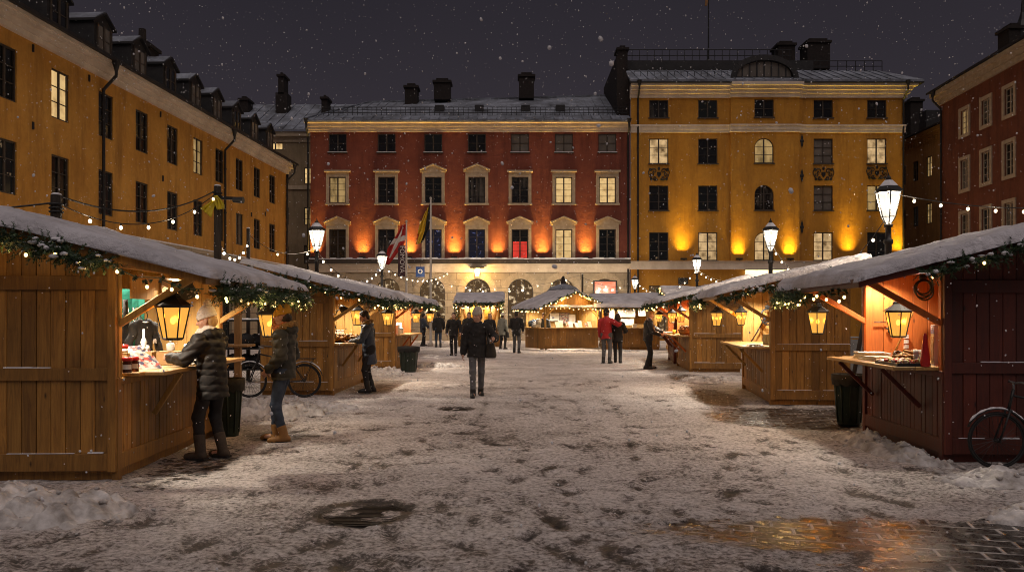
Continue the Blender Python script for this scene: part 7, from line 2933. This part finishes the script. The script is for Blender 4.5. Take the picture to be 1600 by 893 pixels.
# ---- third right stall: basket, mug
o = solid('woven_basket', M['pastry'], lambda m: (m.lathe([(.16, 0), (.24, .16), (.22, .16), (.15, .03)], 18), [m.torus((random.uniform(-.12, .12), random.uniform(-.12, .12), .2), .08, .014, (random.uniform(-1, 1), random.uniform(-1, 1), .6), 12, 5) for _ in range(9)]), True)
place(o, R3, .05, .55, CT, 0, 'woven basket heaped with rings on the third right counter', 'basket')
o = solid('wreath_heap', M['sweets'], lambda m: [m.torus((random.uniform(-.1, .1), random.uniform(-.3, .3), random.uniform(.03, .2)), .07, .02, (random.uniform(-.8, .8), random.uniform(-.8, .8), 1), 14, 6) for _ in range(16)], True)
place(o, R3, -.05, 1.25, CT, 0, 'heap of small wreaths behind the yellow cup on the third right counter', 'wreaths')
o = solid('cup', M['flag_yellow'], lambda m: (m.lathe([(.04, 0), (.05, .13), (.046, .13), (.038, .01)], 14), m.torus((0, .06, .07), .03, .008, (1, 0, 0), 12, 5)), True)
place(o, R3, .28, 1.5, CT, 0, 'yellow cup at the front edge of the third right counter', 'cup')
o = solid('counter_cloth', M['paper'], lambda m: m.box(-.3, .3, -.5, .5, 0, .006))
place(o, R4, .1, 1.3, CT, 0, 'pale cloth on the counter of the small dark red stall', 'cloth')

# ---- gabled stall: pictures, books, pile of clothes
pics = [(1.45, 1.85, 1.55, .50, .38, 'paper', 'large framed white picture on the back wall of the gabled stall'), (2.0, 1.86, 1.50, .55, .5, 'print_cards', 'collage of small prints right of the white picture'), (2.42, 1.86, 1.45, .4, .45, 'book_cover', 'board of prints at the right end of the gabled stall back wall')]
for (x, y, z, w, h_, m_, lb) in pics:
    o = solid('picture', [M[m_], M['frame_dark']], lambda m: (m.box(-w / 2, w / 2, -.012, 0, -h_ / 2, h_ / 2), m.box(-w / 2 - .02, w / 2 + .02, 0, .015, -h_ / 2 - .02, h_ / 2 + .02, 1)))
    o.location = B1.w(x, y, z)
    o.rotation_euler = (0, 0, R(24))
    tag(o, lb, 'picture')
names = ['first', 'second', 'third', 'fourth', 'fifth', 'sixth', 'seventh', 'eighth']
for k in range(8):
    x = .72 + k * .26
    w, h_ = random.uniform(.15, .24), random.uniform(.18, .34)
    o = solid('picture_book', [M[('book_cover', 'paper', 'print_cards', 'paper')[k % 4]]], lambda m: m.hexa([(-w / 2, 0, 0), (w / 2, 0, 0), (w / 2, .03, 0), (-w / 2, .03, 0), (-w / 2, .12, h_), (w / 2, .12, h_), (w / 2, .15, h_), (-w / 2, .15, h_)]))
    o.location = B1.w(x, .05 + .15 * (k % 2), 1.062)
    o.rotation_euler = (0, 0, R(24) + random.uniform(-.2, .2))
    tag(o, '%s picture book from the left propped on the gabled stall counter' % names[k], 'book', 'books propped on the gabled stall')
for (x, y, m_, sc, lb) in ((.1, 1.0, 'paper', 1.0, 'pile of white knitwear on the left flank of the gabled stall'), (.15, 1.6, 'coat_blue', .9, 'pile of blue-white cloth at the far left flank of the gabled stall')):
    o = solid('cloth_pile', M[m_], lambda m: [m.ball((random.uniform(-.14, .14), random.uniform(-.2, .2), random.uniform(.05, .32)), (random.uniform(.08, .14) * sc,) * 3, 2, 0, .12) for _ in range(12)], True)
    o.location = B1.w(x, y, 1.062)
    tag(o, lb, 'cloth pile')

# ---- notices stall
for k, (t, m_, w, h_, z, lb) in enumerate(((.45, 'paper_blue', .42, .75, 1.25, 'tall pale blue poster at the left of the notices stall'), (1.25, 'paper', .85, .45, 1.55, 'wide white notice in the middle of the notices stall'), (2.0, 'book_cover', .35, .4, 1.6, 'small framed notice at the right of the notices stall'),
                                           (1.2, 'paper_blue', .8, .3, 1.15, 'row of blue-grey leaflets under the wide white notice'))):
    o = solid('notice', [M[m_]], lambda m: m.box(-w / 2, w / 2, -.01, .01, 0, h_))
    o.location = B2.w(-.95 + .02 * k, t, z)
    tag(o, lb, 'notice')
for k, (t, lb) in enumerate(((.7, 'white candle lantern on the left of the notices counter'), (1.5, 'stack of white cups on the notices counter'), (2.1, 'low white box on the right of the notices counter'))):
    o = box_obj('white_box', M['ceramic'], .2, .2, .22 - .05 * k)
    o.location = B2.w(.05, t, CT)
    tag(o, lb, 'box')
# ---- far stall: hanging stockings
for k in range(5):
    o = solid('hanging_cloth', M[('fur_tan', 'knit_mustard')[k % 2]], lambda m: m.ball((0, 0, 0), (.15, .06, .42), 2, 0, .1), True)
    o.location = B3.w(-.5, .35 + k * .36, 1.75)
    tag(o, '%s tan cloth from the left hung in the small far stall' % names[k], 'cloth', 'tan cloths hung in the far stall')

# ---------------------------------------------------------------- between the left stalls: rough bar table, dark cart
t = empty('bar_table', (PX(372, 13.2), 13.2, 0), 0, 'rough lumber bar table with a tall post between the two left stalls', 'table')
mb = MB()
mb.box(-.05, .05, -.05, .05, 0, 2.1)
mb.build('post', M['pole_lumber'], t, bevel=.006)
mb = MB()
mb.box(-.30, .22, -.22, .22, 1.10, 1.14)
mb.build('tabletop', M['pole_lumber'], t, bevel=.006)
mb = MB()
mb.box(-.3, .3, -.06, .06, 0, .05)
mb.box(-.06, .06, -.3, .3, .051, .09)
mb.build('foot', M['pole_lumber'], t, bevel=.006)
c = empty('hand_cart', (PX(385, 19.5), 19.5, 0), .1, 'dark metal rack loaded with black bags behind the bicycle', 'cart')
mb = MB()
for x in (-.5, .5):
    for y in (-.3, .3):
        mb.cyl((x, y, 0), (x, y, 1.5), .025, None, 8)
for z in (.3, .8, 1.48):
    mb.box(-.5, .5, -.3, .3, z, z + .03)
mb.build('rack', M['dark_metal'], c)
mb = MB()
for k in range(12):
    mb.ball((random.uniform(-.4, .4), random.uniform(-.2, .2), random.choice((.5, 1.0))), (.2, .18, .18), 2, 0, .12)
mb.build('bags', M['black_cloth'], c, True)
mb = MB()
for k in range(8):
    mb.ball((random.uniform(-.4, .4), random.uniform(-.2, .2), 1.52), (.14, .12, .03), 1, 0, .1)
mb.build('snow', M['snow_line'], c, True)
# leaning dark pole and boards in the gap beside the red stall
o = solid('leaning_pole', M['pole_wood'], lambda m: m.tube([(0, 0, 0), (.42, .1, 2.0)], .035, 8), True)
o.location = (PX(1322, 12.9), 12.9, 0)
tag(o, 'black pole leaning in the gap between the red and the brown right stalls', 'pole')
o = solid('metal_barrier', M['grey_metal'], lambda m: [m.cyl((-.7 + .2 * k, 0, .15), (-.7 + .2 * k, 0, 1.1), .012, None, 6) for k in range(8)] + [m.cyl((-.75, 0, z), (.75, 0, z), .02, None, 8) for z in (.15, 1.1)] + [m.box(-.7, .7, -.01, .0, .2, 1.05)])
o.location = (PX(1350, 19.0), 19.0, 0)
tag(o, 'grey metal barrier seen in the gap between the two nearest right stalls', 'barrier')

# well with a domed top behind the gabled stall
wl = empty('stone_well', (PX(880, 45), 45, 0), 0, 'old stone well with snow-dusted domed top behind the gabled stall', 'well')
mb = MB()
mb.lathe([(1.0, 0), (1.0, .4), (.8, .5), (.75, 2.3), (.95, 2.4), (1.02, 2.75), (.95, 2.8)], 8)
mb.build('shaft', M['stone'], wl)
mb = MB()
mb.lathe([(1.0, 2.8), (.95, 2.95), (.7, 3.2), (.3, 3.33), (.14, 3.38), (.16, 3.55), (.08, 3.6), (.12, 3.72), (.02, 3.85)], 16)
dm = mb.build('dome', M['brick_dark'], wl, True)
mb = MB()
mb.lathe([(.955, 2.98), (.71, 3.22), (.3, 3.35), (.15, 3.39)], 16)
mb.build('snow_cap', M['roof_snowy'], dm, True)
# small hanging shop sign by the flag, crates behind the stalls
o = solid('hanging_sign', [M['bottle_blue'], M['dark_metal'], M['paper']], lambda m: (m.box(-.28, .28, -.03, .03, -.35, .30), m.bar((-.9, 0, .62), (.2, 0, .62), .04, .04, 1), m.bar((0, 0, .3), (0, 0, .62), .03, .03, 1), m.torus((0, -.04, 0), .12, .03, (0, 1, 0), 16, 5, 2)))
o.location = (PX(606, 33) + .0, 32.9, PZ(420, 33))
o.location = (PX(654, 50), 50.9, PZ(424, 51))
tag(o, 'small blue hanging shop sign below the lamp by the red flag', 'sign')


# ================================================================ FALLING SNOW
def flakes():
    rg = np.random.default_rng(77)
    mb = MB()
    V0, F0 = ICO[0]
    V0 = np.array([tuple(p) for p in V0])
    VS, FS = [], []
    o = 0
    N = 16000
    P = np.stack([rg.uniform(-10, 10, N), 1.1 + 17 * rg.random(N), rg.uniform(.02, 8.5, N)], 1)
    for p in P:
        r = rg.uniform(.0020, .0060) if rg.random() < .93 else rg.uniform(.006, .010)
        sc = np.array([r * rg.uniform(.8, 1.3), r * rg.uniform(.8, 1.3), r * rg.uniform(.8, 1.7)])
        a = rg.uniform(-.6, .6)
        v = V0 * sc
        v = np.stack([v[:, 0] * math.cos(a) - v[:, 2] * math.sin(a), v[:, 1], v[:, 0] * math.sin(a) + v[:, 2] * math.cos(a)], 1) + p
        VS.append(v)
        FS.append(np.array(F0) + o)
        o += len(V0)
    me = bpy.data.meshes.new('falling_snow')
    me.from_pydata(np.concatenate(VS).tolist(), [], np.concatenate(FS).tolist())
    me.polygons.foreach_set('use_smooth', [True] * len(me.polygons))
    me.materials.append(M['snowflake'])
    ob = bpy.data.objects.new('falling_snow', me)
    COL.objects.link(ob)
    tag(ob, 'light snow falling through the whole square', kind='stuff')


flakes()
